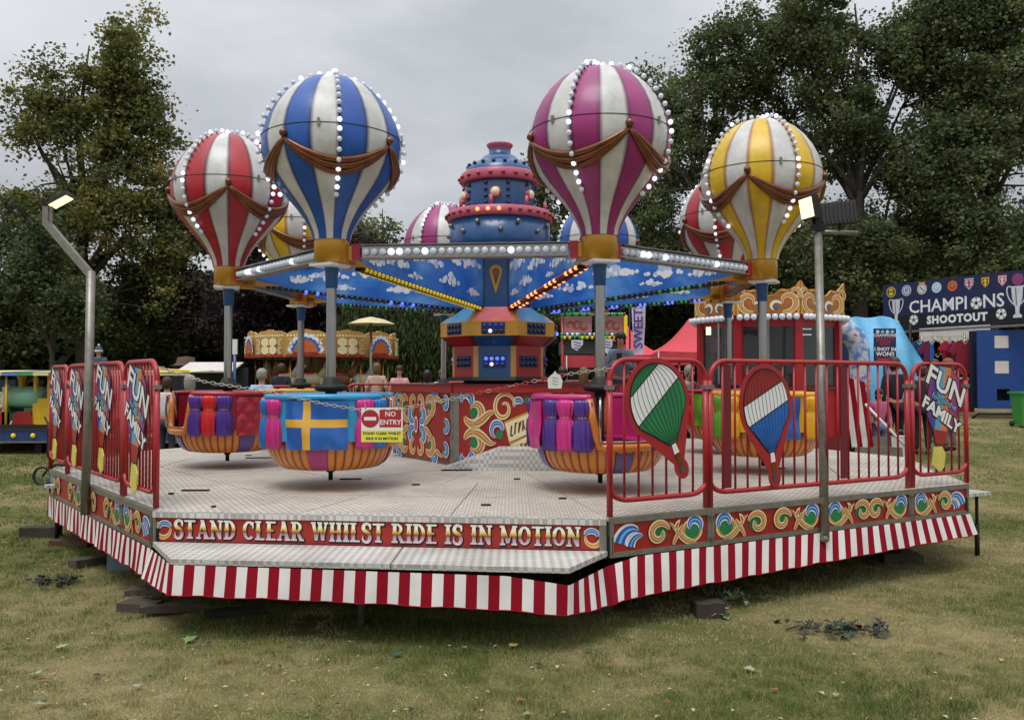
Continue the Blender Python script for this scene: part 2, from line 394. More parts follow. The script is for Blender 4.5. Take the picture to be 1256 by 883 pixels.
def text_geo(txt, off, ext, align, space, shear):
    k = (txt, round(off, 4), round(ext, 4), align, space, shear)
    if k in _T: return _T[k]
    cu = bpy.data.curves.new('lettering', 'FONT'); cu.body = txt; cu.size = 1; cu.offset = off; cu.extrude = ext; cu.align_x = align; cu.align_y = 'CENTER'
    cu.space_character = space; cu.shear = shear; cu.resolution_u = 2
    o = bpy.data.objects.new('lettering', cu); C.objects.link(o)
    dg = bpy.context.evaluated_depsgraph_get(); me = bpy.data.meshes.new_from_object(o.evaluated_get(dg))
    r = ([tuple(v.co) for v in me.vertices], [tuple(p.vertices) for p in me.polygons])
    bpy.data.objects.remove(o); bpy.data.curves.remove(cu); bpy.data.meshes.remove(me)
    _T[k] = r; return r
def tag(o, label, cat, group=None):
    o['label'] = label; o['category'] = cat
    if group: o['group'] = group
    return o
def thing(name, loc, label, cat, group=None, rz=0):
    o = bpy.data.objects.new(name, None); o.empty_display_size = .2; C.objects.link(o); o.location = loc; o.rotation_euler = (0, 0, rz)
    return tag(o, label, cat, group)
def kids(o): return [c for c in bpy.data.objects if c.parent == o]
def copy_tree(o, parent=None):
    ch = CH.get(o.name)
    if ch is None: ch = kids(o); CH[o.name] = ch
    c = o.copy(); C.objects.link(c); c.parent = parent
    for k in ch: copy_tree(k, c)
    return c
CH = {}
def dup(o, loc, rz, label):
    c = copy_tree(o); c.location = loc; c.rotation_euler = (0, 0, rz); c['label'] = label
    return c

# ---------------------------------------------------------------- fairground scroll painting
def spiral(cx, cy, r0, r1, a0, sweep, n=18):
    return [(cx + (r0 + (r1 - r0) * i / n) * math.cos(a0 + sweep * i / n), cy + (r0 + (r1 - r0) * i / n) * math.sin(a0 + sweep * i / n)) for i in range(n + 1)]
def taper(n, w, a=.25, b=.1):
    return [w * (a + (1 - a) * math.sin(PI * (i / n) ** .7) ** .8 if i < n * .5 else b + (1 - b) * math.sin(PI * (i / n) ** .7) ** .8) for i in range(n + 1)]
def stroke(mb, fr, pts, w, h, layers, a=.25, b=.12):
    n = len(pts) - 1; t = taper(n, 1, a, b)
    for k, (m, f) in enumerate(layers):
        mb.ribbon(fr, pts, [max(.002, w * x * f) for x in t], h + k * .0012, m)
GOLDL = [(CREAM, 1.15), (GOLDP, .74), (PORANGE, .34), (CREAM, .1)]
BLUEL = [(PWHITE, 1.12), (PBLUE, .7), (LBLUE, .2)]
GREENL = [(PGREEN, 1.0), (DGREEN, .45)]
def circle(cx, cy, r, n=16): return [(cx + r * math.cos(2 * PI * i / n), cy + r * math.sin(2 * PI * i / n)) for i in range(n)]
def bez(p0, p1, p2, p3, n=14):
    return [tuple((1 - t) ** 3 * a + 3 * (1 - t) ** 2 * t * b + 3 * (1 - t) * t * t * c + t ** 3 * d for a, b, c, d in zip(p0, p1, p2, p3)) for t in [i / n for i in range(n + 1)]]
def scroll_motif(mb, fr, x, H, flip=1, h=.001, sx=1.0):
    """yin-yang volute, acanthus leaf, big gold C scroll; x is where it starts, H its height; runs right (flip=1) or left"""
    k = H * 1.2
    def T(pts): return [(x + flip * p[0] * k * sx, p[1] * k) for p in pts]
    # volute
    mb.poly(fr, T(circle(.42, -.02, .38)), h, h, CREAM)
    mb.poly(fr, T(circle(.43, -.02, .33)), h + .001, h + .001, GOLDP)
    mb.poly(fr, T(circle(.42, -.03, .26)), h + .002, h + .002, PGREEN)
    stroke(mb, fr, T(spiral(.40, .12, .30, .10, 3.6, -4.2)), .27 * k, h + .0035, BLUEL, .3, .3)
    # stem and leaf
    stroke(mb, fr, T(bez((.3, -.38), (.8, -.42), (.95, .1), (1.25, .3))), .2 * k, h + .006, GOLDL)
    stroke(mb, fr, T(bez((.78, .2), (.86, -.05), (1.0, -.05), (1.12, -.4))), .17 * k, h + .008, GOLDL, .2, .5)
    mb.poly(fr, T([(.88, .38), (.95, .12), (1.06, .02), (1.1, .18), (1.02, .32)]), h + .011, h + .011, CREAM)
    mb.poly(fr, T([(.92, .30), (.98, .14), (1.05, .08), (1.06, .18), (1.0, .27)]), h + .012, h + .012, PORANGE)
    # big C
    mb.poly(fr, T(circle(1.60, -.02, .28)), h + .001, h + .001, PGREEN)
    stroke(mb, fr, T(spiral(1.62, 0, .37, .1, 2.9, -6.6, 26)), .22 * k, h + .009, GOLDL, .3, .5)
def comma(mb, fr, x, y, r, a0, flip=1, h=.001, w=.8, sweep=2.6):
    pts = [(x + flip * q[0], y + q[1]) for q in spiral(0, 0, r, r * .75, a0, sweep, 16)]
    t = [(1 - i / 16) ** .6 * .85 + .12 for i in range(17)]
    for k, (m, f) in enumerate(BLUEL): mb.ribbon(fr, pts, [max(.002, w * r * q * f) for q in t], h + k * .0012, m)

# ================================================================= SETTING
GX = [-400, -200, -120, -80, -55] + list(np.arange(-40, 40.01, .8)) + [55, 80, 120, 200, 400]
GY = [-60, -30, -12] + list(np.arange(-6, 3, .8)) + list(np.arange(3, 16, .4)) + list(np.arange(16, 40, .8)) + [45, 55, 70, 100, 160, 300, 600]
gv = [(x, y, ground(x, y)) for y in GY for x in GX]; nx_ = len(GX)
gf = [(j * nx_ + i, j * nx_ + i + 1, (j + 1) * nx_ + i + 1, (j + 1) * nx_ + i) for j in range(len(GY) - 1) for i in range(nx_ - 1)]
m, n, l, p = shader_mat('turf')
tc = n.new('ShaderNodeTexCoord')
def nz_(s, d=8, r=.6):
    q = n.new('ShaderNodeTexNoise'); q.inputs['Scale'].default_value = s; q.inputs['Detail'].default_value = d; q.inputs['Roughness'].default_value = r
    l.new(tc.outputs['Object'], q.inputs['Vector']); return q.outputs[0]
def rp_(src, stops):
    r = n.new('ShaderNodeValToRGB'); l.new(src, r.inputs[0]); e = r.color_ramp.elements
    e[0].position, e[0].color = stops[0][0], (*stops[0][1], 1); e[1].position, e[1].color = stops[-1][0], (*stops[-1][1], 1)
    for a, c in stops[1:-1]:
        k = e.new(a); k.color = (*c, 1)
    return r.outputs[0]
big = rp_(nz_(.55, 7, .62), [(.36, (.088, .104, .034)), (.48, (.155, .148, .06)), (.59, (.265, .218, .118))])
fin = rp_(nz_(55, 5, .8), [(.3, (.55, .55, .5)), (.7, (1.3, 1.3, 1.25))])
mid = rp_(nz_(6, 6, .7), [(.3, (.72, .75, .7)), (.7, (1.22, 1.2, 1.15))])
a1 = n.new('ShaderNodeMixRGB'); a1.blend_type = 'MULTIPLY'; a1.inputs[0].default_value = 1; l.new(big, a1.inputs[1]); l.new(fin, a1.inputs[2])
a2 = n.new('ShaderNodeMixRGB'); a2.blend_type = 'MULTIPLY'; a2.inputs[0].default_value = 1; l.new(a1.outputs[0], a2.inputs[1]); l.new(mid, a2.inputs[2])
l.new(a2.outputs[0], p.inputs['Base Color']); p.inputs['Roughness'].default_value = .95; p.inputs['Specular IOR Level'].default_value = .1
bb = n.new('ShaderNodeBump'); bb.inputs['Strength'].default_value = .6; bb.inputs['Distance'].default_value = .03; l.new(nz_(40, 6, .8), bb.inputs['Height']); l.new(bb.outputs[0], p.inputs['Normal'])
TURF = m
g = MB(); g.add(gv, gf, TURF, True); o = g.build('ground'); o['kind'] = 'structure'

def np_mesh(name, V, Fc, material, tint=None, parent=None, loops=None):
    """fast mesh from numpy; Fc (n,k) faces; tint: per-face grey value stored on corners"""
    me = bpy.data.meshes.new(name); nf, k = Fc.shape
    me.vertices.add(len(V)); me.vertices.foreach_set('co', V.astype(np.float32).ravel())
    me.loops.add(nf * k); me.loops.foreach_set('vertex_index', Fc.astype(np.int32).ravel())
    me.polygons.add(nf); me.polygons.foreach_set('loop_start', np.arange(0, nf * k, k, dtype=np.int32)); me.polygons.foreach_set('loop_total', np.full(nf, k, dtype=np.int32))
    if tint is not None:
        at_ = me.attributes.new('tint', 'FLOAT', 'FACE'); at_.data.foreach_set('value', tint.astype(np.float32))
    me.materials.append(material); me.update(calc_edges=True)
    o = bpy.data.objects.new(name, me); C.objects.link(o)
    if parent: o.parent = parent
    return o
def leaf_mat(name, cols, rough=.6, trans=.35):
    m, n, l, p = shader_mat(name)
    a = n.new('ShaderNodeAttribute'); a.attribute_name = 'tint'
    r = n.new('ShaderNodeValToRGB'); l.new(a.outputs['Fac'], r.inputs[0]); e = r.color_ramp.elements
    e[0].position, e[0].color = 0, (*cols[0], 1); e[1].position, e[1].color = 1, (*cols[-1], 1)
    for i, c in enumerate(cols[1:-1]):
        k = e.new((i + 1) / (len(cols) - 1)); k.color = (*c, 1)
    l.new(r.outputs[0], p.inputs['Base Color']); p.inputs['Roughness'].default_value = rough; p.inputs['Specular IOR Level'].default_value = .25
    if trans:
        t = n.new('ShaderNodeBsdfTranslucent'); l.new(r.outputs[0], t.inputs[0]); mx = n.new('ShaderNodeMixShader'); mx.inputs[0].default_value = trans
        l.new(p.outputs[0], mx.inputs[1]); l.new(t.outputs[0], mx.inputs[2]); l.new(mx.outputs[0], n['Material Output'].inputs[0])
    return m
rng = np.random.default_rng(11)
# grass blades, thick near the camera
nb = 460000
Y = 3.7 + (rng.random(nb) ** 2.0) * 17
X = (rng.random(nb) * 2 - 1) * (Y * .62 + .3)
Z = np.array([ground(x, y) for x, y in zip(X, Y)]) - .004
patch = np.array([noise.noise(Vector((x * .55, y * .55, 2.2))) for x, y in zip(X, Y)])
pt2 = np.array([noise.noise(Vector((x * 1.9, y * 1.9, 8.1))) for x, y in zip(X, Y)]); pt3 = np.array([noise.noise(Vector((x * 7, y * 7, 4.1))) for x, y in zip(X, Y)])
h_ = (.010 + .028 * rng.random(nb)) * np.clip(1 + .6 * patch - 1.0 * np.clip(pt2, 0, 1) + 1.1 * pt3, .25, 2.6); an = rng.random(nb) * 2 * PI; le = rng.random(nb) * .03
wd = .0018 + .0009 * (Y - 3.5)*.6
V = np.zeros((nb, 3, 3)); V[:, 0] = np.stack([X - np.cos(an) * wd, Y - np.sin(an) * wd, Z], 1); V[:, 1] = np.stack([X + np.cos(an) * wd, Y + np.sin(an) * wd, Z], 1)
a2_ = rng.random(nb) * 2 * PI; V[:, 2] = np.stack([X + np.cos(a2_) * le, Y + np.sin(a2_) * le, Z + h_], 1)
ti = np.clip(.50 + X * .035 - patch * .9 + np.clip(pt2 - .22, 0, 1) * 2.2 - pt3 * .35 + rng.normal(0, .2, nb), 0, 1)
GRASS = leaf_mat('grass_blade', [(.095, .14, .032), (.17, .205, .06), (.32, .30, .13), (.48, .41, .22)], .8, .25)
o = np_mesh('grass', V.reshape(-1, 3), np.arange(nb * 3).reshape(-1, 3), GRASS, ti)
tag(o, 'short dry mown grass with straw coloured patches in the foreground', 'grass'); o['kind'] = 'stuff'; 
del o['category']

# ================================================================= TREES
BARK = mat('bark', (.05, .042, .034), .9, var=.4, scale=5, bump_s=.6, bscale=12)
LEAF_LIME = leaf_mat('lime_leaves', [(.06, .072, .024), (.16, .175, .05), (.25, .24, .075), (.38, .28, .10)])
LEAF_DARK = leaf_mat('dark_leaves', [(.028, .04, .02), (.066, .09, .034), (.115, .14, .052), (.16, .18, .08)])
LEAF_RIGHT = leaf_mat('ash_leaves', [(.045, .060, .03), (.11, .14, .056), (.175, .205, .088), (.23, .25, .12)])
LEAF_BEECH = leaf_mat('copper_leaves', [(.018, .012, .015), (.038, .024, .028), (.058, .036, .038), (.07, .05, .044)])
LEAF_WILLOW = leaf_mat('willow_leaves', [(.03, .045, .014), (.055, .078, .024), (.085, .105, .034), (.11, .12, .045)])
def tree(name, label, base, blobs, trunk_r, nclump, per, leaf, lm, spread=.8, droop=0, group='trees around the park', seed=0, limbs=14, gap=.0):
    """blobs: [(cx,cy,cz,rx,ry,rz)] world ellipsoids of the crown"""
    rg = np.random.default_rng(seed + 100); rnd = random.Random(seed)
    t = thing(name, base, label, 'tree', group); bx, by, bz = base
    vol = np.array([b[3] * b[4] * b[5] for b in blobs]); vol = vol ** .8; vol /= vol.sum()
    cl = []; nclump = int(nclump * (.86 if gap > .06 else 1)); per = int(per * (.92 if gap > .03 else 1)); trunk_r *= .72
    for i in range(nclump):
        b = blobs[rg.choice(len(blobs), p=vol)]
        d = rg.normal(size=3); d /= np.linalg.norm(d); rr = (.3 + .85 * rg.random() ** .7)
        q = np.array([b[0] + d[0] * b[3] * rr, b[1] + d[1] * b[4] * rr, b[2] + d[2] * b[5] * rr])
        if noise.noise(Vector(q * .42) + Vector((seed, 0, 0))) < -.22 + gap: continue
        cl.append(q)
    cl = np.array(cl) - np.array(base); per = int(per * 1.75); leaf *= .60
    # wood
    tb = MB(); top = max(b[2] + b[5] * .1 for b in blobs) - bz; lean = rnd.uniform(-.4, .4)
    tp = [Vector((lean * math.sin(2.2 * k / 8) + rnd.uniform(-.12, .12) * (k > 0), rnd.uniform(-.15, .15) * (k > 0), top * k / 8)) for k in range(9)]
    if blobs[0][0] - bx:
        for k in range(9): tp[k].x += (blobs[0][0] - bx) * (k / 8) ** 1.5
    tb.tube(tp, [trunk_r * (1.25 if k == 0 else 1) * (1 - .115 * k) for k in range(9)], BARK, 8)
    tb.build('trunk', t)
    lb = MB(); idx = rg.permutation(len(cl))
    mains = []
    for i in idx[:limbs]:
        e = Vector(cl[i]); zt = max(top * .22, min(e.z * .62, top * .8)); k = zt / top * 8; a = tp[int(k)].lerp(tp[min(8, int(k) + 1)], k - int(k))
        mid = a.lerp(e, .5) + Vector((rnd.uniform(-.3, .3), rnd.uniform(-.3, .3), -.12 * (e - a).length * .6 + rnd.uniform(-.2, .5)))
        P = [a, a.lerp(mid, .5) + Vector((0, 0, .12)), mid, mid.lerp(e, .5) + Vector((0, 0, .1)), e]
        r0 = trunk_r * .42; lb.tube(P, [r0, r0 * .75, r0 * .5, r0 * .3, r0 * .1], BARK, 6); mains.append(P)
    for i in idx[limbs:limbs + int(len(cl) * .6)]:
        e = Vector(cl[i]); best = min((q for P in mains for q in P[1:]), key=lambda q: (q - e).length + (3 if q.z > e.z + .5 else 0))
        mid = best.lerp(e, .5) + Vector((rnd.uniform(-.2, .2), rnd.uniform(-.2, .2), rnd.uniform(0, .3)))
        r0 = trunk_r * .11 + .01; lb.tube([best, mid, e], [r0, r0 * .6, r0 * .2], BARK, 4)
    lb.build('branches', t)
    # foliage: leaves gathered round every twig end
    n = len(cl) * per; ci = np.repeat(np.arange(len(cl)), per)
    sc = spread * (.35 + .75 * rg.random(len(cl)))[ci]
    off = rg.normal(size=(n, 3)) * np.array([.62, .62, .40]); off *= sc[:, None]
    c = cl[ci] + off; c[:, 2] -= droop * np.abs(rg.normal(size=n)) * sc
    u = rg.normal(size=(n, 3)); u[:, 2] *= .55; u /= np.linalg.norm(u, axis=1)[:, None]
    v = rg.normal(size=(n, 3)); v -= (v * u).sum(1)[:, None] * u; v /= np.linalg.norm(v, axis=1)[:, None]
    if droop: u = u * .35 + np.array([0, 0, -1.0]); u /= np.linalg.norm(u, axis=1)[:, None]
    s_ = leaf * (.55 + .8 * rg.random(n)); wdt = .48 if not droop else .2
    P0 = c - u * s_[:, None] * .6; P1 = c + v * s_[:, None] * wdt; P2 = c + u * s_[:, None] * .6; P3 = c - v * s_[:, None] * wdt * .9
    V = np.stack([P0, P1, P2, P3], 1).reshape(-1, 3)
    tn = np.clip(.42 + rg.normal(0, .16, len(cl))[ci] + rg.normal(0, .13, n), 0, 1)
    np_mesh('crown', V, np.arange(n * 4).reshape(-1, 4), lm, tn, t)['kind'] = 'stuff'
    return t
def blob(px, py, Y, rx_px, rz_px, ry=None):
    c = at(px, py, Y); k = Y / F
    return (c.x, c.y, c.z, rx_px * k, ry or rx_px * k * .8, rz_px * k)
def gb(px, Y): x = (px - 628) / F * Y; return (x, Y, ground(x, Y) - .05)
tree('lime_tree', 'tall lime tree with yellowing leaves rising behind the left lamp post', gb(108, 30),
     [blob(110, 230, 30, 75, 90), blob(75, 60, 30, 45, 52), blob(145, 60, 30, 52, 50), blob(50, 150, 30, 48, 55), blob(165, 165, 30, 45, 60), blob(60, 265, 30, 60, 50), blob(175, 250, 30, 42, 45), blob(120, 345, 30, 90, 55), blob(105, 125, 30, 60, 70), blob(150, 120, 30, 40, 50), blob(20, 230, 30, 40, 60), blob(195, 190, 30, 26, 40), blob(185, 320, 30, 45, 50)],
     .42, 640, 90, .19, LEAF_LIME, .58, seed=1, limbs=22, gap=.07)
tree('dark_tree', 'dark tree standing low at the left edge beside the lime', gb(-10, 27),
     [blob(-20, 330, 27, 70, 95), blob(20, 370, 27, 55, 60), blob(-10, 240, 27, 30, 50)], .3, 260, 80, .19, LEAF_DARK, .65, seed=2, gap=.05)
tree('dark_tree', 'dark green tree between the lime and the copper beech', gb(225, 32),
     [blob(215, 330, 32, 60, 85), blob(225, 240, 32, 36, 50), blob(190, 390, 32, 60, 55), blob(262, 350, 32, 40, 70)], .32, 330, 85, .19, LEAF_DARK, .65, seed=3)
tree('thin_tree', 'slim leaning tree with bare trunk under the left lamp', gb(68, 25),
     [blob(60, 300, 25, 26, 30), blob(95, 380, 25, 30, 30), blob(40, 345, 25, 28, 30)], .14, 70, 60, .17, LEAF_DARK, .55, seed=4)
tree('copper_beech', 'copper beech with purple black leaves behind the carousel', gb(340, 31),
     [blob(330, 365, 31, 110, 75), blob(300, 290, 31, 50, 55), blob(400, 330, 31, 70, 50), blob(420, 390, 31, 70, 55)], .4, 520, 85, .19, LEAF_BEECH, .65, seed=5, group='trees around the park')
tree('green_tree', 'mid green tree showing between the blue balloon and the tower', gb(462, 34),
     [blob(462, 300, 34, 38, 55), blob(440, 340, 34, 50, 50), blob(485, 350, 34, 36, 55), blob(470, 258, 34, 22, 25)], .28, 240, 80, .2, LEAF_RIGHT, .6, seed=6)
tree('willow_tree', 'weeping willow hanging between the carousel and the tower', gb(495, 29),
     [blob(495, 385, 29, 50, 45), blob(530, 400, 29, 40, 40), blob(455, 405, 29, 35, 40)], .25, 190, 110, .26, LEAF_WILLOW, .7, droop=1.1, seed=7)
tree('ash_tree', 'ash tree rising just right of the tower behind the pink balloon', gb(705, 36),
     [blob(690, 260, 36, 45, 75), blob(655, 215, 36, 18, 35), blob(735, 200, 36, 50, 60), blob(770, 140, 36, 36, 50), blob(720, 330, 36, 70, 60), blob(815, 150, 36, 38, 60), blob(800, 240, 36, 50, 60)], .3, 560, 80, .2, LEAF_RIGHT, .62, seed=8)
tree('ash_tree', 'tall ash tree filling the sky between pink and yellow balloons', gb(880, 33),
     [blob(880, 130, 33, 60, 90), blob(860, 50, 33, 40, 35), blob(930, 50, 33, 70, 60), blob(840, 200, 33, 55, 70), blob(905, 250, 33, 80, 80), blob(960, 150, 33, 60, 80), blob(840, 300, 33, 65, 60), blob(950, 330, 33, 75, 60), blob(870, 20, 33, 40, 30), blob(980, 70, 33, 50, 70)],
     .4, 760, 80, .19, LEAF_RIGHT, .6, seed=9, limbs=24, gap=.07)
tree('ash_tree', 'tallest ash tree with bare branches showing above the flood light', gb(1055, 31),
     [blob(1050, 60, 31, 80, 90), blob(1000, 10, 31, 70, 50), blob(1110, 10, 31, 70, 60), blob(1060, 200, 31, 90, 90), blob(1110, 120, 31, 75, 80), blob(1040, 310, 31, 90, 60), blob(1150, 60, 31, 50, 70), blob(1080, 50, 31, 36, 60), blob(1092, 150, 31, 40, 60), blob(1075, 235, 31, 40, 40), blob(1120, 240, 31, 70, 60)],
     .45, 1000, 80, .19, LEAF_RIGHT, .6, seed=10, limbs=26, gap=.09)
tree('ash_tree', 'broad ash tree at the right edge above the football stall', gb(1215, 30),
     [blob(1210, 80, 30, 80, 90), blob(1180, 10, 30, 60, 50), blob(1270, 40, 30, 60, 80), blob(1190, 210, 30, 85, 85), blob(1260, 230, 30, 60, 90), blob(1180, 310, 30, 90, 55)],
     .42, 860, 80, .19, LEAF_RIGHT, .6, seed=11, limbs=24, gap=.04)
tree('dark_tree', 'dark bushy tree low behind the football stall banner', gb(1150, 38),
     [blob(1080, 330, 38, 110, 80), blob(1200, 330, 38, 90, 90), blob(990, 340, 38, 80, 80)], .3, 560, 80, .22, LEAF_DARK, .75, seed=12)
tree('dark_tree', 'dark tree low behind the red gazebos', gb(800, 40),
     [blob(780, 370, 40, 110, 70), blob(880, 360, 40, 90, 80), blob(680, 390, 40, 60, 60)], .3, 460, 80, .22, LEAF_DARK, .75, seed=13)
tree('ash_tree', 'ash tree standing beyond the right edge of the picture', gb(1400, 30), [blob(1400, 120, 30, 90, 110), blob(1380, 260, 30, 100, 90), blob(1450, 40, 30, 70, 60)], .42, 420, 80, .19, LEAF_RIGHT, .6, seed=14, limbs=18, gap=.04)
tree('dark_tree', 'dark tree standing beyond the left edge of the picture', gb(-130, 29), [blob(-130, 300, 29, 80, 120), blob(-170, 180, 29, 60, 80)], .35, 300, 80, .19, LEAF_DARK, .65, seed=15)
# under-storey belts: one mass nobody could count
for nm, lab, Yb, x0, x1, hh, lm, sd_, cnt in (('hedge', 'dark hedge of laurel closing the park on the left', 36, -60, 380, 3.2, LEAF_DARK, 21, 26000), ('hedge', 'dense undergrowth behind the stalls on the right', 42, 360, 1330, 4.0, LEAF_DARK, 22, 42000), ('hedge', 'far belt of trees closing the park behind everything', 60, -200, 1450, 7.0, LEAF_DARK, 23, 60000)):
    rg = np.random.default_rng(sd_); X0 = (x0 - 628) / F * Yb; X1 = (x1 - 628) / F * Yb
    hx = X0 + rg.random(cnt) * (X1 - X0); hy = Yb + rg.normal(0, 1.0, cnt)
    hv = np.array([1 + .35 * noise.noise(Vector((x * .35, sd_, 0))) + .2 * noise.noise(Vector((x * 1.3, sd_, 0))) for x in hx]) * hh
    hz = 1.0 + hv * rg.random(cnt) ** .75
    c = np.stack([hx, hy, hz], 1); u = rg.normal(size=(cnt, 3)); u /= np.linalg.norm(u, axis=1)[:, None]; v = np.cross(u, rg.normal(size=(cnt, 3))); v /= np.linalg.norm(v, axis=1)[:, None]
    s_ = (.22 + .2 * rg.random(cnt))[:, None] * (Yb / 36)
    V = np.stack([c - u * s_, c + v * s_ * .6, c + u * s_, c - v * s_ * .6], 1).reshape(-1, 3)
    o = np_mesh(nm, V, np.arange(cnt * 4).reshape(-1, 4), lm, np.clip(.35 + rg.normal(0, .2, cnt), 0, 1)); o['label'] = lab; o['kind'] = 'stuff'
# houses glimpsed through the trees
def brick_mat(name, c1, c2):
    m, n, l, p = shader_mat(name); tc = n.new('ShaderNodeTexCoord'); b = n.new('ShaderNodeTexBrick'); mp = n.new('ShaderNodeMapping'); mp.inputs['Rotation'].default_value = (R(90), 0, 0)
    l.new(tc.outputs['Object'], mp.inputs[0]); l.new(mp.outputs[0], b.inputs['Vector']); b.inputs['Scale'].default_value = 3.5
    b.inputs['Color1'].default_value = (*lin(c1), 1); b.inputs['Color2'].default_value = (*lin(c2), 1); b.inputs['Mortar'].default_value = (.25, .22, .2, 1); l.new(b.outputs[0], p.inputs['Base Color']); p.inputs['Roughness'].default_value = .9; return m
BRICK = brick_mat('house_brick', '#8a4630', '#75392a'); ROOF = mat('roof_tile', '#5b4a44', .9, var=.25, bump_s=.4, bscale=8)
def house(px, Y, w_, d_, ez, rz, label, gable=True):
    x = (px - 628) / F * Y; t = thing('brick_house', (x, Y, .8), label, 'house', 'houses beyond the trees')
    wl = MB(); wl.add([(-w_/2, 0, 0), (w_/2, 0, 0), (w_/2, 0, ez), (0, 0, rz), (-w_/2, 0, ez), (-w_/2, d_, 0), (w_/2, d_, 0), (w_/2, d_, ez), (0, d_, rz), (-w_/2, d_, ez)],
        [(0, 1, 2, 3, 4), (9, 8, 7, 6, 5), (0, 4, 9, 5), (1, 6, 7, 2)], BRICK); wl.build('wall', t)
    rf = MB(); e = .35
    for s in (-1, 1):
        a = Vector((0, -e, rz + .12)); b = Vector((s * (w_/2 + e), -e, ez - .25)); c = Vector((s * (w_/2 + e), d_ + e, ez - .25)); d = Vector((0, d_ + e, rz + .12))
        up = Vector((0, 0, .14)); q = [a, b, c, d, a + up, b + up, c + up, d + up]
        rf.add(q, [(0, 1, 2, 3), (4, 7, 6, 5), (0, 4, 5, 1), (1, 5, 6, 2), (2, 6, 7, 3)], ROOF)
    ro = rf.build('roof', t); ch = MB(); ch.box((w_ * .2, d_ * .5, rz + .3), (.6, .6, 1.2), BRICK); ch.tube([(w_*.2, d_*.5, rz+.9), (w_*.2, d_*.5, rz+1.2)], .12, ROOF); ch.build('chimney', ro)
    for k in (-1, 1):
        for zz in (.45, .78):
            f = MB(); f.box((k * w_ * .22, -.02, ez * zz), (1.1, .1, 1.0), WHITE); fo = f.build('window', t); gl = MB(); gl.box((k * w_ * .22, -.08, ez * zz), (.95, .04, .85), GLASS); gl.build('pane', fo)
house(38, 48, 5.5, 8, 1.8, 3.2, 'red brick house with a pitched roof behind the trees at far left')
house(215, 52, 5, 8, 2.0, 3.0, 'brick house half hidden by dark trees behind the left fence')
house(815, 50, 7, 8, 2.3, 3.6, 'grey roofed house glimpsed between the red gazebos')

# small dry litter trodden into the turf
lr = random.Random(5); lb_ = MB(); lm_ = [mat('litter_straw', '#a8905c', .9, var=.2), mat('litter_brown', '#6a4a30', .9, var=.2), mat('litter_pale', '#b8b094', .9, var=.1), mat('litter_dark', '#2a2a22', .9, var=.1)]
for i in range(1500):
    y = 4 + lr.random() ** 1.3 * 11; x = (lr.random() * 2 - 1) * y * .62
    if -4.6 < x < 4.2 and y > 5.6: continue
    s_ = lr.uniform(.005, .017) * (2 if lr.random() < .12 else 1); a = lr.uniform(0, 6.3); z = ground(x, y) + lr.uniform(.012, .026); c, sn = math.cos(a) * s_, math.sin(a) * s_
    lb_.add([(x - c, y - sn, z), (x + sn * .5, y - c * .5, z + s_ * .3), (x + c, y + sn, z), (x - sn * .5, y + c * .5, z + s_ * .2)], [(0, 1, 2), (0, 2, 3)], lm_[min(3, int(lr.random() ** 1.3 * 4))])
o = lb_.build('litter', kind='stuff'); o['label'] = 'tiny dry leaf scraps and straw bits scattered over the grass'

# ================================================================= THE BALLOON RIDE
CX, CY = -.143, 10.173; TH0 = -2.06; DZ = .70
ANG = [TH0 - k * PI / 4 for k in range(8)]       # front-left, left, left-back, back-left, back-right, right-back, right, front-right
def wp(o, par):                                  # mesh built in world coordinates under a thing standing at its base
    o.parent = par; o.matrix_parent_inverse = Matrix.Translation(-par.location); return o
def line_px(P, Q, px):
    """where the edge P-Q passes picture column px"""
    a = (px - 628) / F * math.cos(PITCH); d = Q - P      # x = a' * y (level approx)
    a = (px - 628) / F
    return (a * P.y - P.x) / (d.x - a * d.y)
PA, PB, PC, PD = on(188.5, 626, DZ), on(744.5, 635.5, DZ), on(1187, 593, DZ), on(61.6, 575.7, DZ)
POLY = [PA, PB, PC, Vector((4.62, 10.3, DZ)), Vector((3.3, 13.4, DZ)), Vector((.2, 14.8, DZ)), Vector((-3.2, 13.7, DZ)), Vector((-4.8, 11.2, DZ)), PD]
CEN = Vector((CX, CY, DZ))
plat = thing('ride_platform', (CX, CY, 0), 'grey octagonal ride platform with painted red fascia boards around its edge', 'ride platform')
# deck plates with open joints
fr_ = [1.0, .78, .56, .34, .12]; first = None
for i in range(9):
    P, Q = POLY[i], POLY[(i + 1) % 9]
    for j in range(4):
        ns = 3 if j < 2 else 2
        for k in range(ns):
            def pt(f, s): return CEN.lerp(P.lerp(Q, s), f)
            q = [pt(fr_[j], k / ns), pt(fr_[j], (k + 1) / ns), pt(fr_[j + 1], (k + 1) / ns), pt(fr_[j + 1], k / ns)]
            c = sum(q, Vector()) / 4; q = [v + (c - v).normalized() * .006 for v in q]
            b = MB(); z = DZ + random.uniform(-.0015, .0005)
            b.add([(v.x, v.y, z - .02) for v in q] + [(v.x, v.y, z) for v in q], [(3, 2, 1, 0), (4, 5, 6, 7), (0, 1, 5, 4), (1, 2, 6, 5), (2, 3, 7, 6), (3, 0, 4, 7)], DECK)
            wp(b.build('deck_plate'), plat)
b = MB(); b.add([(v.x * .995 + CX * .005, v.y * .995 + CY * .005, z) for z in (DZ - .12, DZ - .03) for v in POLY], [tuple(range(8, -1, -1)), tuple(range(9, 18))] + [(i, (i + 1) % 9, 9 + (i + 1) % 9, 9 + i) for i in range(9)], DARK)
for i in range(9):
    a = POLY[i]; d = Vector((a.x, a.y, .52)); b.beam(d * 1, Vector((CX, CY, .52)), .08, .12, DARK)
wp(b.build('under_frame'), plat)
leg = MB()
for px_, py_ in ((443, 768),):
    q = on(px_, py_, 0.0); wp(MB().tube([q, (q.x, q.y, .47)], .024, STEEL, 8).build('support_leg'), plat)
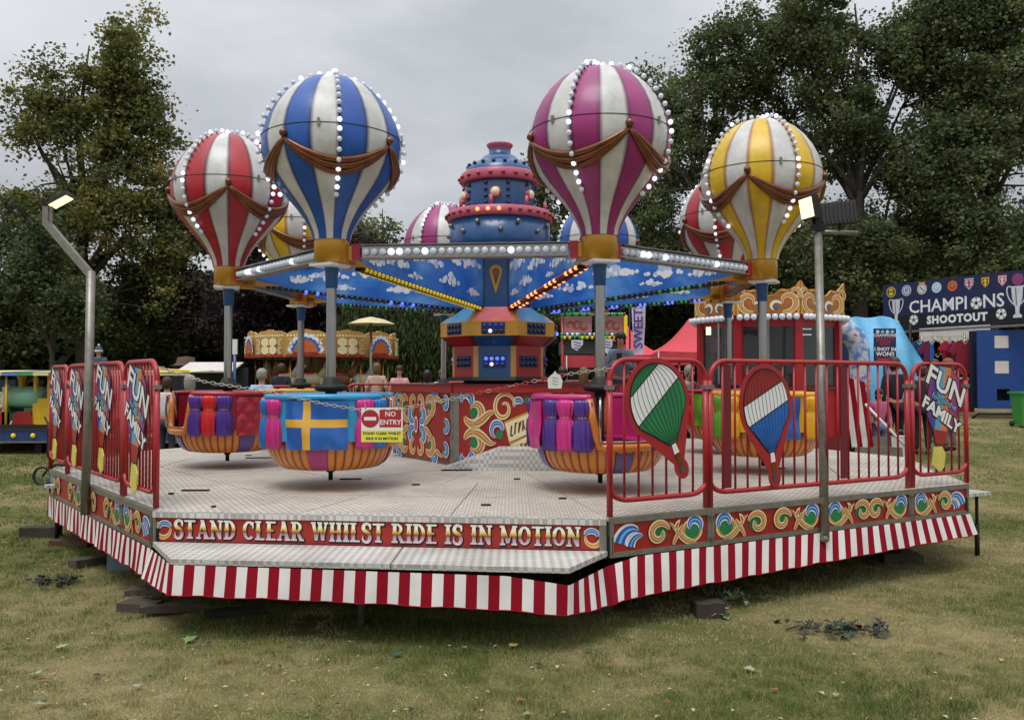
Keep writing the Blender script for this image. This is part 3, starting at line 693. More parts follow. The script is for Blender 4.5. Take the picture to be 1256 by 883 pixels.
for a in range(9):
    v = POLY[a].lerp(CEN, .12); gg = ground(v.x, v.y)
    wp(MB().tube([(v.x, v.y, gg), (v.x, v.y, .6)], .04, DARK, 8).box((v.x, v.y, gg + .04), (.35, .3, .09), WOOD).build('jack_leg'), plat)
# edge trims and fascia boards
ZB = .44
def fascia(P, Q, t0, t1, zt, zb, motif, joint=True):
    a = P.lerp(Q, t0); c = P.lerp(Q, t1); U = (Q - P).normalized(); fr = Fr((a.x, a.y, zb), U, (0, 0, 1)); Lw = (c - a).length; Hh = zt - zb
    b = MB(); e = .032
    for (u0, u1, v0, v1) in ((0, Lw, Hh - e * 1.2, Hh), (0, Lw, 0, e), (0, e, e, Hh - e * 1.2), (Lw - e, Lw, e, Hh - e * 1.2)):
        b.poly(fr, [(u0 + .001, v0), (u1 - .001, v0), (u1 - .001, v1), (u0 + .001, v1)], -.04, .012, STEEL)
    o = wp(b.build('fascia_frame'), plat)
    pb = MB(); pb.poly(fr, [(e, e), (Lw - e, e), (Lw - e, Hh - e * 1.2), (e, Hh - e * 1.2)], -.02, 0, PRED); po = wp(pb.build('fascia_board'), plat)
    if joint:
        for v in (.05, Hh - .06):
            hb = MB()
            hb.poly(fr, [(-.02, v - .015), (.02, v - .015), (.02, v + .015), (-.02, v + .015)], .013, .02, GREYM)
            for du in (-.012, .012): hb.poly(fr, [(x + du, y + v) for x, y in circle(0, 0, .005, 6)], .02, .024, DARK)
            wp(hb.build('hinge'), plat)
    mb = MB(); mid = (e + Hh - e * 1.2) / 2; H = (Hh - e * 2.2) * .96
    motif(mb, Fr(fr.p(0, mid, .001), fr.U, fr.V), e, Lw - e, H)
    if mb.f: m_ = mb.build('scrollwork'); m_.parent = po
def m_commaL(mb, fr, a, b, H):        # two blue commas then one scroll ending in the volute on the right
    w = b - a; comma(mb, fr, a + H * .95, -.28 * H, H * .66, PI * .97, 1, w=1, sweep=-1.9); comma(mb, fr, a + H * 1.25, -.38 * H, H * .48, PI * 1.0, 1, .005, sweep=-1.8)
    scroll_motif(mb, fr, b - .03, H, -1, sx=min(1.15, (w - H * 1.05) / (2.3 * H)))
def m_pair(mb, fr, a, b, H):
    w = b - a; s = min(1.15, w / (4.5 * H)); scroll_motif(mb, fr, a + .01, H, 1, sx=s); scroll_motif(mb, fr, b - .01, H, -1, sx=s)
def m_commaR(mb, fr, a, b, H):
    w = b - a; comma(mb, fr, b - H * .95, -.28 * H, H * .66, PI * .97, -1, sweep=-1.9); comma(mb, fr, b - H * 1.25, -.38 * H, H * .48, PI * 1.0, -1, .005, sweep=-1.8)
    scroll_motif(mb, fr, a + .01, H, 1, sx=min(1.15, (w - H * 1.05) / (2.3 * H)))
t1, t2, t3 = [line_px(PB, PC, x) for x in (870, 1008, 1115)]
fascia(PB, PC, .004, t1, DZ - .001, ZB, m_commaL, False)
fascia(PB, PC, t1, t2, DZ - .001, ZB, m_pair); fascia(PB, PC, t2, t3, DZ - .001, ZB, m_pair); fascia(PB, PC, t3, 1, DZ - .001, ZB, m_commaR)
s1, s2 = [line_px(PD, PA, x) for x in (103, 152)]
fascia(PD, PA, 0, s1, DZ - .001, ZB, m_pair, False); fascia(PD, PA, s1, s2 , DZ - .001, ZB, m_pair); fascia(PD, PA, s2, .996, DZ - .001, ZB, m_commaR)
for i in range(2, 8):
    P, Q = POLY[i], POLY[i + 1]
    fascia(P, Q, 0.002, .998, DZ - .001, ZB, (lambda *a: None) if i > 2 else m_pair, False)
# lettered front board
UF = (PB - PA).normalized(); LF = (PB - PA).length
fr = Fr((PA.x, PA.y, .49), UF, (0, 0, 1))
b = MB(); b.poly(fr, [(0, .165), (LF - .004, .165), (LF - .004, .209), (0, .209)], -.04, .016, CHEQ); b.poly(fr, [(0, 0), (.022, 0), (.022, .165), (0, .165)], -.04, .012, STEEL); b.poly(fr, [(LF - .05, -.05), (LF - .004, -.05), (LF - .004, .165), (LF - .05, .165)], -.04, .012, STEEL)
wp(b.build('fascia_frame'), plat)
for k in range(2):
    u0, u1 = .023 + k * (LF - .075) / 2, .021 + (k + 1) * (LF - .075) / 2
    b = MB(); b.poly(fr, [(u0, 0), (u1, 0), (u1, .164), (u0, .164)], -.02, 0, PRED); bo = wp(b.build('fascia_board'), plat)
LETT = {'I': (.42, [((.21, 0, .21, 1), .2)], [(.0, .42, 0), (.0, .42, .91)]),
 'T': (.74, [((.37, 0, .37, 1), .2)], [(.16, .58, 0), (.0, .74, .89), ]),
 'L': (.66, [((.2, 0, .2, 1), .2)], [(.0, .62, 0), (.0, .4, .91)]),
 'E': (.68, [((.2, 0, .2, 1), .2)], [(.0, .64, 0), (.0, .64, .9), (.2, .5, .46)]),
 'H': (.84, [((.2, 0, .2, 1), .19), ((.64, 0, .64, 1), .19)], [(.02, .38, 0), (.02, .38, .91), (.46, .82, 0), (.46, .82, .91), (.25, .6, .46)]),
 'N': (.88, [((.18, 0, .18, 1), .13), ((.7, 0, .7, 1), .13), ((.16, .95, .7, .05), .2)], [(.0, .34, 0), (.0, .28, .91), (.54, .88, .91)]),
 'M': (1.08, [((.17, 0, .17, 1), .13), ((.9, 0, .9, 1), .19), ((.18, .95, .52, .12), .19), ((.86, .95, .52, .12), .12)], [(.0, .34, 0), (.0, .3, .91), (.72, 1.08, 0), (.78, 1.08, .91)]),
 'W': (1.12, [((.14, 1, .36, .05), .19), ((.36, .05, .56, .9), .11), ((.56, .95, .78, .05), .19), ((.78, .05, .98, 1), .11)], [(.0, .3, .91), (.42, .72, .91), (.84, 1.12, .91)]),
 'A': (.86, [((.16, 0, .42, .98), .11), ((.40, 1, .7, 0), .21)], [(.0, .32, 0), (.52, .88, 0), (.25, .58, .28), (.3, .5, .92)]),
 'D': (.8, [((.2, 0, .2, 1), .2), ('arc', .32, .5, .34, .45, -1.57, 1.57, .2)], [(.0, .45, 0), (.0, .45, .91)]),
 'R': (.84, [((.2, 0, .2, 1), .2), ('arc', .34, .72, .26, .23, -1.57, 1.57, .17), ((.42, .5, .68, .03), .19)], [(.0, .4, 0), (.0, .45, .91), (.2, .4, .46), (.56, .86, 0)]),
 'C': (.76, [('arc', .4, .5, .3, .44, .75, 5.5, .2), ((.66, .6, .66, .95), .08)], []),
 'O': (.8, [('arc', .4, .5, .29, .43, 0, 6.3, .2)], []),
 'S': (.68, [('s',), ((.1, .02, .1, .35), .08), ((.58, .66, .58, .98), .08)], [])}
def letters(txt, u0, u1, v0, H, fr, mdark, mface):
    adv = sum((LETT[c][0] + .05) if c != ' ' else .42 for c in txt); sx = (u1 - u0) / adv; x = u0
    dk, fc = MB(), MB(); q = 0
    for c in txt:
        if c == ' ': x += .42 * sx; continue
        w_, st, sf = LETT[c]
        for layer, mb, mm, ex, du, dv, h in (('d', dk, mdark, .11, .035, -.045, .001), ('f', fc, mface, 0, 0, 0, .0045)):
            k = 0
            for s_ in st:
                if s_[0] == 'arc':
                    _, ax, ay, rx, ry, a0, a1, wd = s_; P = [(ax + rx * math.cos(a0 + (a1 - a0) * i / 14), ay + ry * math.sin(a0 + (a1 - a0) * i / 14)) for i in range(15)]; ws = [wd * (.55 + .45 * abs(math.cos(a0 + (a1 - a0) * i / 14))) for i in range(15)]
                elif s_[0] == 's':
                    P = bez((.6, .78), (.5, 1.08), (.1, 1.0), (.14, .72), 7) + bez((.14, .72), (.18, .5), (.56, .55), (.56, .27), 7)[1:] + bez((.56, .27), (.56, -.05), (.16, -.1), (.07, .22), 7)[1:]; ws = [.12 + .1 * math.sin(PI * i / (len(P) - 1)) for i in range(len(P))]
                else:
                    a, wd = s_; n_ = 6; P = [(a[0] + (a[2] - a[0]) * i / n_, a[1] + (a[3] - a[1]) * i / n_) for i in range(n_ + 1)]
                    ws = [wd * (1.45 if i == n_ // 2 and a[0] == a[2] and wd > .1 else 1) for i in range(n_ + 1)]
                mb.ribbon(fr, [(x + (p_[0] + du) * sx, v0 + (p_[1] + dv) * H) for p_ in P], [(y_ * 1.12 + ex) * sx for y_ in ws], h + k * .0004, mm, 0); k += 1
            for (a, b_, y) in sf:
                e2 = ex / 2
                mb.poly(fr, [(x + (a - e2 + du) * sx, v0 + (y - e2 + dv) * H), (x + (b_ + e2 + du) * sx, v0 + (y - e2 + dv) * H), (x + (b_ + e2 + du) * sx, v0 + (y + .1 + e2 + dv) * H), (x + (a - e2 + du) * sx, v0 + (y + .1 + e2 + dv) * H)], h + k * .0004, h + k * .0004, mm); k += 1
        x += (w_ + .05) * sx
    return dk, fc
LZ0, LH = .513, .128
FACE = ramp_z_mat('letter_face', [(0, '#d8c8cc'), (.3, '#b08a94'), (.42, '#7a4a20'), (.55, '#d9ad4a'), (.7, '#f0e6c0'), (1, '#f2f2ee')], LZ0, LZ0 + LH)
tl = [line_px(PA, PB, x) * LF for x in (215, 713)]
dk, fc = letters('STAND CLEAR WHILST RIDE IS IN MOTION', tl[0], tl[1], LZ0 - .49, LH, fr, PBLACK, FACE)
o = dk.build('letter_shadow'); o.parent = bo; o = fc.build('lettering'); o.parent = bo
mb = MB()
for u, fl in ((tl[0] - .075, 1), (tl[1] + .075, -1)):
    stroke(mb, fr, [(u + fl * q[0], .083 + q[1]) for q in spiral(.0, 0, .058, .05, 2.2, 4.3)], .034, .001, [(CREAM, 1), (GOLDP, .6)], .4, .3)
    stroke(mb, fr, [(u + fl * q[0], .083 + q[1]) for q in spiral(.0, .0, .056, .03, .3, 2.6)], .036, .0045, BLUEL, .3, .5)
o = mb.build('scrollwork'); o.parent = bo
# front step
SL, SR, SB0, SB1 = on(209, 685, .49), on(698, 696, .49), PA.copy(), PB.copy()
b = MB(); q = [Vector((SL.x, SL.y, 0)), Vector((SR.x, SR.y, 0)), Vector((PB.x, PB.y - .013, 0)), Vector((PA.x, PA.y - .013, 0))]
tj = .565
for k, (a0, a1) in enumerate(((0, tj - .0015), (tj + .0015, 1))):
    r = [q[0].lerp(q[1], a0), q[0].lerp(q[1], a1), q[3].lerp(q[2], a1), q[3].lerp(q[2], a0)]
    b = MB(); b.add([(v.x, v.y, z) for z in (.455, .488) for v in r], [(3, 2, 1, 0), (4, 5, 6, 7), (0, 1, 5, 4), (1, 2, 6, 5), (2, 3, 7, 6), (3, 0, 4, 7)], CHEQ)
    wp(b.build('step_plate'), plat)
# slots, studs and bits lying in the deck
for px_, py_, ln, an_ in ((240, 602, .16, .02), (318, 562, .22, .06), (430, 588, .14, .08), (596, 620, .05, 0), (510, 595, .05, .3), (634, 588, .04, .2), (955, 575, .1, .3), (210, 606, .03, 0), (262, 622, .02, 0), (305, 559, .05, .2), (690, 612, .04, .2), (560, 577, .22, .08)):
    v = on(px_, py_, DZ); b = MB(); b.box((v.x, v.y, DZ + .006), (ln * 1.4, .022, .012), DARK, rz=an_); wp(b.build('slot_cover'), plat)
# side outrigger steps
for P0, U_, nm in ((on(1187, 600, .62), (PC - PB).normalized(), 'r'), (on(60, 590, .62), (PD - PA).normalized(), 'l')):
    c = Vector((P0.x, P0.y, .56)) + U_ * (.2 if nm == 'r' else .1) + Vector((-U_.y, U_.x, 0)) * (.22 if nm == 'r' else -.2)
    b = MB(); b.box(c, (.34 if nm == 'r' else .14, .42, .03), CHEQ, rz=math.atan2(U_.y, U_.x)); so_ = wp(b.build('side_step'), plat)
    l_ = c + U_ * (.12 if nm == 'r' else .03) - Vector((-U_.y, U_.x, 0)) * (.1 if nm == 'r' else -.1); b = MB(); b.tube([(l_.x, l_.y, .55), (l_.x, l_.y, ground(l_.x, l_.y) + .12)], .015, DARK, 6); b.tube([(l_.x, l_.y, ground(l_.x, l_.y) + .3), (l_.x, l_.y, ground(l_.x, l_.y))], .022, DARK, 6); b.build('leg', so_)

# striped skirts
def cloth(name, label, top, bot, sw, phase=0, amp=.005, sag=None, group='striped skirts round the platform'):
    """top/bot: polylines of equal count; stripes of width sw"""
    def samp(P, n, Q):
        L_ = [0]
        for i in range(1, len(Q)): L_.append(L_[-1] + (Q[i] - Q[i - 1]).length)
        out = []
        for k in range(n + 1):
            s_ = L_[-1] * k / n; i = 1
            while i < len(P) - 1 and L_[i] < s_: i += 1
            out.append(P[i - 1].lerp(P[i], (s_ - L_[i - 1]) / max(1e-6, L_[i] - L_[i - 1])))
        return out
    Lt = sum((top[i + 1] - top[i]).length for i in range(len(top) - 1)); ns = max(2, round(Lt / sw)); n_ = ns * 4; T = samp(top, n_, top); B = samp(bot, n_, top); rows = 7
    t = thing(name, (T[0].x, T[0].y, min(B[0].z, .2)), label, 'skirt', group)
    vs = []
    for k in range(n_ + 1):
        d = (T[min(n_, k + 1)] - T[max(0, k - 1)]).normalized(); nn = Vector((d.y, -d.x, 0)).normalized()
        for r in range(rows + 1):
            f = r / rows; v = T[k].lerp(B[k], f)
            ph = k / 4; wob = (math.sin(ph * 1.9 + 1.3 * math.sin(ph * .37)) * .6 + math.sin(ph * .71 + 2 + f) * .8) * amp * (f ** .8)
            vs.append(v + nn * wob + Vector((0, 0, .003 * math.sin(ph * 1.1) * f)))
    mb = MB()
    for s_ in range(ns):
        idx = [k * (rows + 1) + r for k in range(s_ * 4, s_ * 4 + 5) for r in range(rows + 1)]
        mb.add([vs[i] for i in idx], [(a * (rows + 1) + r, a * (rows + 1) + r + 1, (a + 1) * (rows + 1) + r + 1, (a + 1) * (rows + 1) + r) for a in range(4) for r in range(rows)], SKR if (s_ + phase) % 2 == 0 else SKW, True)
    wp(mb.build('striped_cloth'), t)
    hem = MB(); hem.tube([Vector(vs[k * (rows + 1) + rows]) for k in range(0, n_ + 1, 2)], .0035, SKR, 4); wp(hem.build('hem'), t); return t
def off(P, Q, d, z, u=0):
    U = (Q - P).normalized(); n_ = Vector((U.y, -U.x, 0)); return n_ * d
nR = off(PB, PC, 1, 0).normalized(); nL = off(PD, PA, 1, 0).normalized(); nF = off(PA, PB, 1, 0).normalized()
def z_(v, z): return Vector((v.x, v.y, z))
FLs, FRs = z_(SL, .452), z_(SR, .44); JT = z_(PB, .40) + nF * .06 + Vector((.0, 0, 0)); JB = z_(PB, .185) + nF * .15 + nR * .05
cloth('platform_skirt', 'red and white striped skirt under the long lettered front board', [z_(PA, .44) + nL * .02 + Vector((.02, -.03, 0)), FLs, FLs.lerp(FRs, .33) - Vector((0, 0, .002)), FLs.lerp(FRs, .85) - Vector((0, 0, .01)), FRs - Vector((0, 0, .055)), JT],
      [z_(PA, .265) + nL * .05 + Vector((.02, -.12, 0)), z_(FLs, .27) + nF * .03, z_(FLs.lerp(FRs, .33), .262) + nF * .03, z_(FLs.lerp(FRs, .85), .235) + nF * .03, z_(FRs, .215) + nF * .04, JB], .068, 1)
cloth('platform_skirt', 'red and white striped skirt flaring out along the right side boards', [JT, z_(PB.lerp(PC, .06), .435) + nR * .02, z_(PB.lerp(PC, .5), .437) + nR * .02, z_(PC, .44) + nR * .02],
      [JB, z_(PB.lerp(PC, .045), .19) + nR * .10, z_(PB.lerp(PC, .48), .225) + nR * .08, z_(PC, .265) + nR * .07 + (PC - PB).normalized() * .03], .067, 0)
cloth('platform_skirt', 'striped skirt hanging in folds along the left side boards', [z_(PD, .44) + nL * .02, z_(PA, .44) + nL * .02],
      [z_(PD, .235) + nL * .03 + (PA - PD).normalized() * .05, z_(PA, .25) + nL * .04 + Vector((.02, -.05, 0))], .066, 0, .009)

# centre barrier with painted boards
BP = [Vector((-1.43, 10.58, 0)), Vector((-.62, 9.27, 0)), Vector((1.12, 9.3, 0)), Vector((1.75, 10.6, 0)), Vector((.9, 11.8, 0)), Vector((-.75, 11.85, 0))]
bar = thing('centre_barrier', (CX, CY, DZ), 'low red barrier painted with gold and blue scrolls around the ride centre', 'barrier')
def bigflower(mb, fr, x0, x1, H):
    """the painted boards: mirrored commas and C scrolls around a pink oval"""
    w = x1 - x0; cx = x0 + w * .42; cy = H * .5
    for sx_ in (-1, 1):
        for sy in (-1, 1):
            def T(P): return [(cx + sx_ * q[0], cy + sy * q[1]) for q in P]
            stroke(mb, fr, T(spiral(.12, .12, .09, .05, -2.2, 4.6)), .10, .002, BLUEL, .3, .3)
            mb.poly(fr, T(circle(.115, .115, .035, 10)), .001, .001, PGREEN)
            stroke(mb, fr, T(spiral(.085, .26, .085, .04, -1.6, 5.2, 20)), .065, .006, GOLDL)
            if w > 1:
                stroke(mb, fr, T(spiral(.34, .2, .12, .05, 2.6, -5.6, 22)), .085, .004, GOLDL); mb.poly(fr, T(circle(.34, .2, .05, 10)), .0015, .0015, PGREEN)
                stroke(mb, fr, T(spiral(.45, .32, .06, .045, -.4, 3.4, 12)), .085, .009, BLUEL)
                stroke(mb, fr, T(bez((.2, .03), (.3, .04), (.33, .12), (.42, .1))), .065, .011, GOLDL)
    for (u, v, fl) in ((x0 + .1, .12, 1), (x0 + .1, H - .12, 1), (x1 - .1, .12, -1), (x1 - .1, H - .12, -1), (x0 + .09, H * .5, 1), (x1 - .09, H * .5, -1)):
        stroke(mb, fr, [(u + fl * q[0], v + q[1]) for q in spiral(0, 0, .075, .03, 1.2, 4.8)], .07, .017, BLUEL, .3, .4); mb.poly(fr, [(u + q[0], v + q[1]) for q in circle(0, 0, .03, 10)], .016, .016, PGREEN)
    for (u, v) in ((x0 + .22, .08), (x0 + .22, H - .08), (x1 - .24, .08), (x1 - .24, H - .08)): stroke(mb, fr, bez((u - .1, v), (u - .02, v + .07), (u + .04, v - .07), (u + .12, v), 10), .05, .02, GOLDL)
    mb.poly(fr, [(cx + .05 * q[0] / .05, cy + q[1] * 1.9) for q in circle(0, 0, .05, 16)], .014, .014, PWHITE); mb.poly(fr, [(cx + q[0], cy + q[1] * 2) for q in circle(0, 0, .038, 16)], .015, .015, PINKR)
def ribbonboard(mb, fr, x0, x1, H):
    for cy_ in (.56, .22):
        s_ = 1 if cy_ > .4 else -1
        stroke(mb, fr, [(x0 + q[0], H * .5 + s_ * q[1]) for q in spiral(.24, .17, .15, .06, -2.8, 5.4, 24)], .10, .004, GOLDL); mb.poly(fr, [(x0 + q[0], H * .5 + s_ * q[1]) for q in circle(.24, .17, .07, 12)], .0015, .0015, PGREEN)
        stroke(mb, fr, [(x0 + q[0], H * .5 + s_ * q[1]) for q in spiral(.12, .29, .08, .06, -.6, 4.2, 14)], .10, .008, BLUEL)
        stroke(mb, fr, [(x0 + q[0], H * .5 + s_ * q[1]) for q in bez((.2, .04), (.38, .04), (.42, .2), (.55, .16))], .085, .011, GOLDL)
    stroke(mb, fr, spiral(x0 + .66, .58, .17, .04, .2, 8.2, 28), .055, .009, [(CREAM, 1), (GOLDP, .4)], .4, .4)
    stroke(mb, fr, spiral(x0 + .56, .34, .09, .07, 0, 4.6), .07, .012, BLUEL); mb.poly(fr, circle(x0 + .6, .3, .05), .011, .011, PGREEN)
    stroke(mb, fr, spiral(x0 + .86, .60, .07, .05, .4, 3.0), .07, .006, BLUEL); mb.poly(fr, circle(x0 + 1.0, .66, .045), .006, .006, PGREEN)
    for (a, bq, v) in ((.7, 1.7, .30), (.78, 1.7, .08)):     # unfurled banner bands with painted lettering too small to read
        mb.ribbon(fr, [(x0 + a, v + .02), (x0 + bq, v + .34)], [.24, .24], .012, GOLDP, 0); mb.ribbon(fr, [(x0 + a + .01, v + .02), (x0 + bq, v + .335)], [.2, .2], .013, CREAM, 0)
        for k in range(17):
            u = x0 + a + .06 + k * .056; vv = v + .02 + (u - x0 - a) * .32; hh = .055
            mb.ribbon(fr, [(u, vv - hh), (u + .012, vv + hh)], [.022, .022], .0145, BROWN, 0)
            mb.ribbon(fr, [(u, vv + (hh if k % 2 else -hh)), (u + .036, vv + (hh if k % 3 else -hh) + .012)], [.016, .016], .015, BROWN, 0)
for i in range(6):
    P, Q = BP[i], BP[(i + 1) % 6]; U = (Q - P).normalized(); Lw = (Q - P).length; fr = Fr((P.x, P.y, DZ + .03), U, (0, 0, 1)); H = .74
    nb_ = 2
    for u0, u1 in ((0, .06), (Lw - .06, Lw)): b = MB(); b.poly(fr, [(u0, 0), (u1, 0), (u1, H), (u0, H)], -.03, .006, STEEL); wp(b.build('corner_post'), bar)
    for k in range(nb_):
        a, c = .06 + (Lw - .12) * k / nb_ + .002, .06 + (Lw - .12) * (k + 1) / nb_ - .002
        b = MB(); b.poly(fr, [(a, 0), (c, 0), (c, H), (a, H)], -.03, 0, PRED); pb_ = wp(b.build('painted_board'), bar)
    if i < 2 or i == 5:
        mb = MB(); (bigflower if i != 1 else ribbonboard)(mb, Fr(fr.p(0, 0, 0), fr.U, fr.V, 1 if i != 1 else .74), .06, Lw - .06, H); o = mb.build('scrollwork'); o.parent = pb_
    b = MB(); b.poly(fr, [(0, H), (Lw, H), (Lw, H + .075), (0, H + .075)], -.08, .03, PRED); b.poly(fr, [(0, H + .075), (Lw, H + .075), (Lw, H + .09), (0, H + .09)], -.1, .04, DRED); wp(b.build('top_rail'), bar)
# chequer plate ramp in front of it
rt = thing('boarding_ramp', tuple(on(640, 572, DZ)), 'grey chequer plate boarding ramp with sloping end before the red barrier', 'ramp')
a = on(591, 577, DZ); a2 = Vector((a.x - .42, a.y + .06, DZ)); e = on(700, 572, DZ); e = Vector((1.25, 8.72, DZ)); back = Vector((.0, .45, 0))
hz_ = .21; fslope = Vector((a.x + .17, a.y, DZ))
b = MB(); vs = [a + Vector((0, 0, 0)), Vector((e.x, e.y, DZ)), Vector((e.x, e.y, DZ + hz_)), fslope + Vector((0, 0, hz_))]; vb = [v + back for v in vs]
b.add(vs + vb, [(0, 1, 2, 3), (7, 6, 5, 4), (3, 2, 6, 7), (1, 5, 6, 2)], CHEQ); wp(b.build('ramp_body'), rt)
b = MB(); sl = [a2, a, fslope + Vector((0, 0, hz_)), fslope + Vector((0, 0, hz_)) + back, a2 + back * .8]
b.add([tuple(v) for v in sl], [(0, 1, 2), (0, 2, 3, 4)], CHEQ); wp(b.build('ramp_flap'), rt)

# ---------------------------------------------------------------- tower
tw = thing('ride_tower', (CX, CY, DZ), 'blue pink and gold centre tower with sky painted arms and strings of bulbs', 'ride tower')
tw.rotation_euler = (0, 0, 0)
def tb(name, mb, par=None):
    o = mb.build(name, par or tw); return o
z0 = DZ
def oct_ring(mb, r0, za, r1, zb, cols, a0=TH0 + PI / 8 - PI / 8, c=(0, 0, 0)):
    mb.lathe([(r0, za - z0), (r1, zb - z0)], 8, None, a0=a0, a1=a0 + 2 * PI, sm=False, mf=lambda k, j: cols[k % len(cols)])
A0 = TH0
b = MB(); b.lathe([(.0, 0), (.5, 0), (.5, .2), (.42, .25), (.42, .9), (.5, .93)], 16, DARK, sm=False); tb('pedestal', b)
def face_panels(name, r0, za, r1, zb, mats_, strip, sub=None):
    for k in range(8):
        a = A0 + PI / 4 * k; b = MB()
        def P(r, an, z): return Vector((r * math.cos(an), r * math.sin(an), z - z0))
        f0, f1 = .08, .92
        p = [P(r0, a, za), P(r0, a + PI / 4, za), P(r1, a + PI / 4, zb), P(r1, a, zb)]
        def q(s_, t): return p[0].lerp(p[1], s_).lerp(p[3].lerp(p[2], s_), t)
        b.add([q(f0, 0), q(f1, 0), q(f1, 1), q(f0, 1)], [(0, 1, 2, 3)], mats_[k % len(mats_)])
        b.add([q(0, 0), q(f0, 0), q(f0, 1), q(0, 1)], [(0, 1, 2, 3)], strip); b.add([q(f1, 0), q(1, 0), q(1, 1), q(f1, 1)], [(0, 1, 2, 3)], strip)
        tb(name, b)
LB2 = mat('light_blue_paint', '#5f9ccb', .25, coat=.5); PK2 = mat('salmon_paint', '#c96a6e', .3, coat=.4); OC = mat('ochre_paint', '#c08a3a', .3, coat=.4)
face_panels('drum_panel', .56, 1.64, .56, 1.98, [BLUE, RED], OC)
face_panels('flare_panel', .56, 1.98, .70, 2.09, [BLUE, RED], DRED)
face_panels('gold_band', .70, 2.09, .70, 2.25, [GOLD], GOLD)
face_panels('slope_panel', .70, 2.25, .46, 2.42, [PK2, LB2], OC)
b = MB(); b.lathe([(.0, 1.60 - z0), (.62, 1.60 - z0), (.60, 1.64 - z0), (.56, 1.641 - z0)], 8, DARK, a0=A0, a1=A0 + 2 * PI, sm=False); tb('drum_skirt', b)
for k in range(8):                                     # bulb clusters, 4 by 2 on each face
    am = A0 + PI / 4 * (k + .5); d = Vector((math.cos(am), math.sin(am), 0)); s_ = Vector((-d.y, d.x, 0))
    for rr, zc, col in ((.56 * math.cos(PI / 8), 1.81, k % 3), (.70 * math.cos(PI / 8), 2.17, k % 2)):
        b = MB(); bp = MB()
        for i in range(4):
            for j in range(2):
                c = d * (rr + .012) + s_ * ((i - 1.5) * .062) + Vector((0, 0, zc - z0 + (j - .5) * .062))
                mm = (BULBB, BULBD, BULBBL)[(i * 3 + j * 5 + k * 2 + (1 if zc > 2 else 0)) % 3] if col != 1 else BULBD
                if col == 0 and i == 1 and j == 0: mm = BULBL
                b.ball(c, .022, mm, 8, 5)
        b.box(d * (rr + .004) + Vector((0, 0, zc - z0)), (.006, .26, .13), mat('cluster_plate', '#20305c', .4), rz=am)
        tb('bulb_cluster', b)
b = MB(); b.lathe([(.42, 2.40 - z0), (.40, 2.42 - z0), (.34, 3.05 - z0)], 8, BLUE, a0=A0, a1=A0 + 2 * PI, sm=False); tb('mast', b)
for k in range(8):
    am = A0 + PI / 4 * (k + .5); d = Vector((math.cos(am), math.sin(am), 0)); s_ = Vector((-d.y, d.x, 0)); c0 = .365
    fr = Fr(d * (c0 + .012) + Vector((0, 0, 2.42 - z0)), s_, (0, 0, 1))
    if fr.W.dot(d) < 0: fr = Fr(fr.o, -s_, (0, 0, 1))
    b = MB(); b.poly(fr, [(-.16, 0), (.16, 0), (.16, .6), (-.16, .6)], -.01, 0, BLUE); mo = tb('mast_panel', b)
    b = MB(); dr = [(0, .15)] + [(.07 * math.cos(t), .40 + .075 * math.sin(t)) for t in [-.3 + (PI + .6) * i / 14 for i in range(15)]]; b.poly(fr, dr, .0, .012, GOLD); b.poly(fr, [(x * .6, .385 + (y - .385) * .62) for x, y in dr], .012, .016, BROWN); b.build('drop_emblem', mo)
    b = MB()
    for u in (-.172, .172): b.poly(fr, [(u - .012, 0), (u + .012, 0), (u + .012, .62), (u - .012, .62)], -.01, .012, CHROME)
    b.build('chrome_strip', mo)
# upper drums
b = MB(); b.lathe([(.3, 3.05 - z0), (.585, 3.10 - z0), (.585, 3.18 - z0), (.585, 3.43 - z0), (.5, 3.43 - z0)], 48, BLUE); b2 = b; lo = tb('lower_drum', b)
b = MB(); b.lathe([(.55, 3.425 - z0), (.60, 3.425 - z0), (.612, 3.44 - z0), (.608, 3.525 - z0), (.59, 3.54 - z0), (.40, 3.545 - z0)], 48, PINKR); r1_ = tb('lower_ring', b)
for k in range(32):
    a = 2 * PI * k / 32; b = MB(); rel = (a - (-1.75)) % (2 * PI); b.ball((.622 * math.cos(a), .622 * math.sin(a), 3.485 - z0), .022, BULBRL if 5.9 < rel or rel < .35 else BULBR, 8, 5); b.build('ring_bulb', r1_)
b = MB(); b.lathe([(.405, 3.54 - z0), (.41, 3.58 - z0), (.41, 3.86 - z0), (.40, 3.88 - z0)], 48, BLUE); md = tb('middle_drum', b)
for k in range(10):
    a = 2 * PI * k / 10 - 1.95
    for j in range(4):
        b = MB(); b.ball((.417 * math.cos(a), .417 * math.sin(a), 3.60 - z0 + j * .075), .024, BULBD, 8, 5); b.build('drum_bulb', md)
for k in range(6):
    a = -1.67 + 2 * PI * k / 6; d = Vector((math.cos(a), math.sin(a), 0))
    b = MB(); b.ball(d * .412 + Vector((0, 0, 3.71 - z0)), .064, CREAM, 14, 8); b.ball(d * .40 + Vector((0, 0, 3.71 - z0)), .072, PINKR, 14, 8); b.build('round_lamp', md)
for k in range(8):
    a = -1.74 + PI / 4 * k; b = MB(); x, y = .53 * math.cos(a), .53 * math.sin(a); b.tube([(x, y, 3.54 - z0), (x, y, 3.66 - z0)], .022, PINKR, 8); b.build('ring_peg', r1_)
    for dz_, aa in ((3.27, a + .2), (3.36, a - .25)):
        b = MB(); b.ball((.592 * math.cos(aa), .592 * math.sin(aa), dz_ - z0), .03, GREYM, 10, 6); b.build('drum_stud', lo)
b = MB(); b.lathe([(.40, 3.87 - z0), (.45, 3.87 - z0), (.46, 3.885 - z0), (.455, 3.975 - z0), (.44, 3.99 - z0), (.36, 3.995 - z0)], 48, PINKR); r2_ = tb('upper_ring', b)
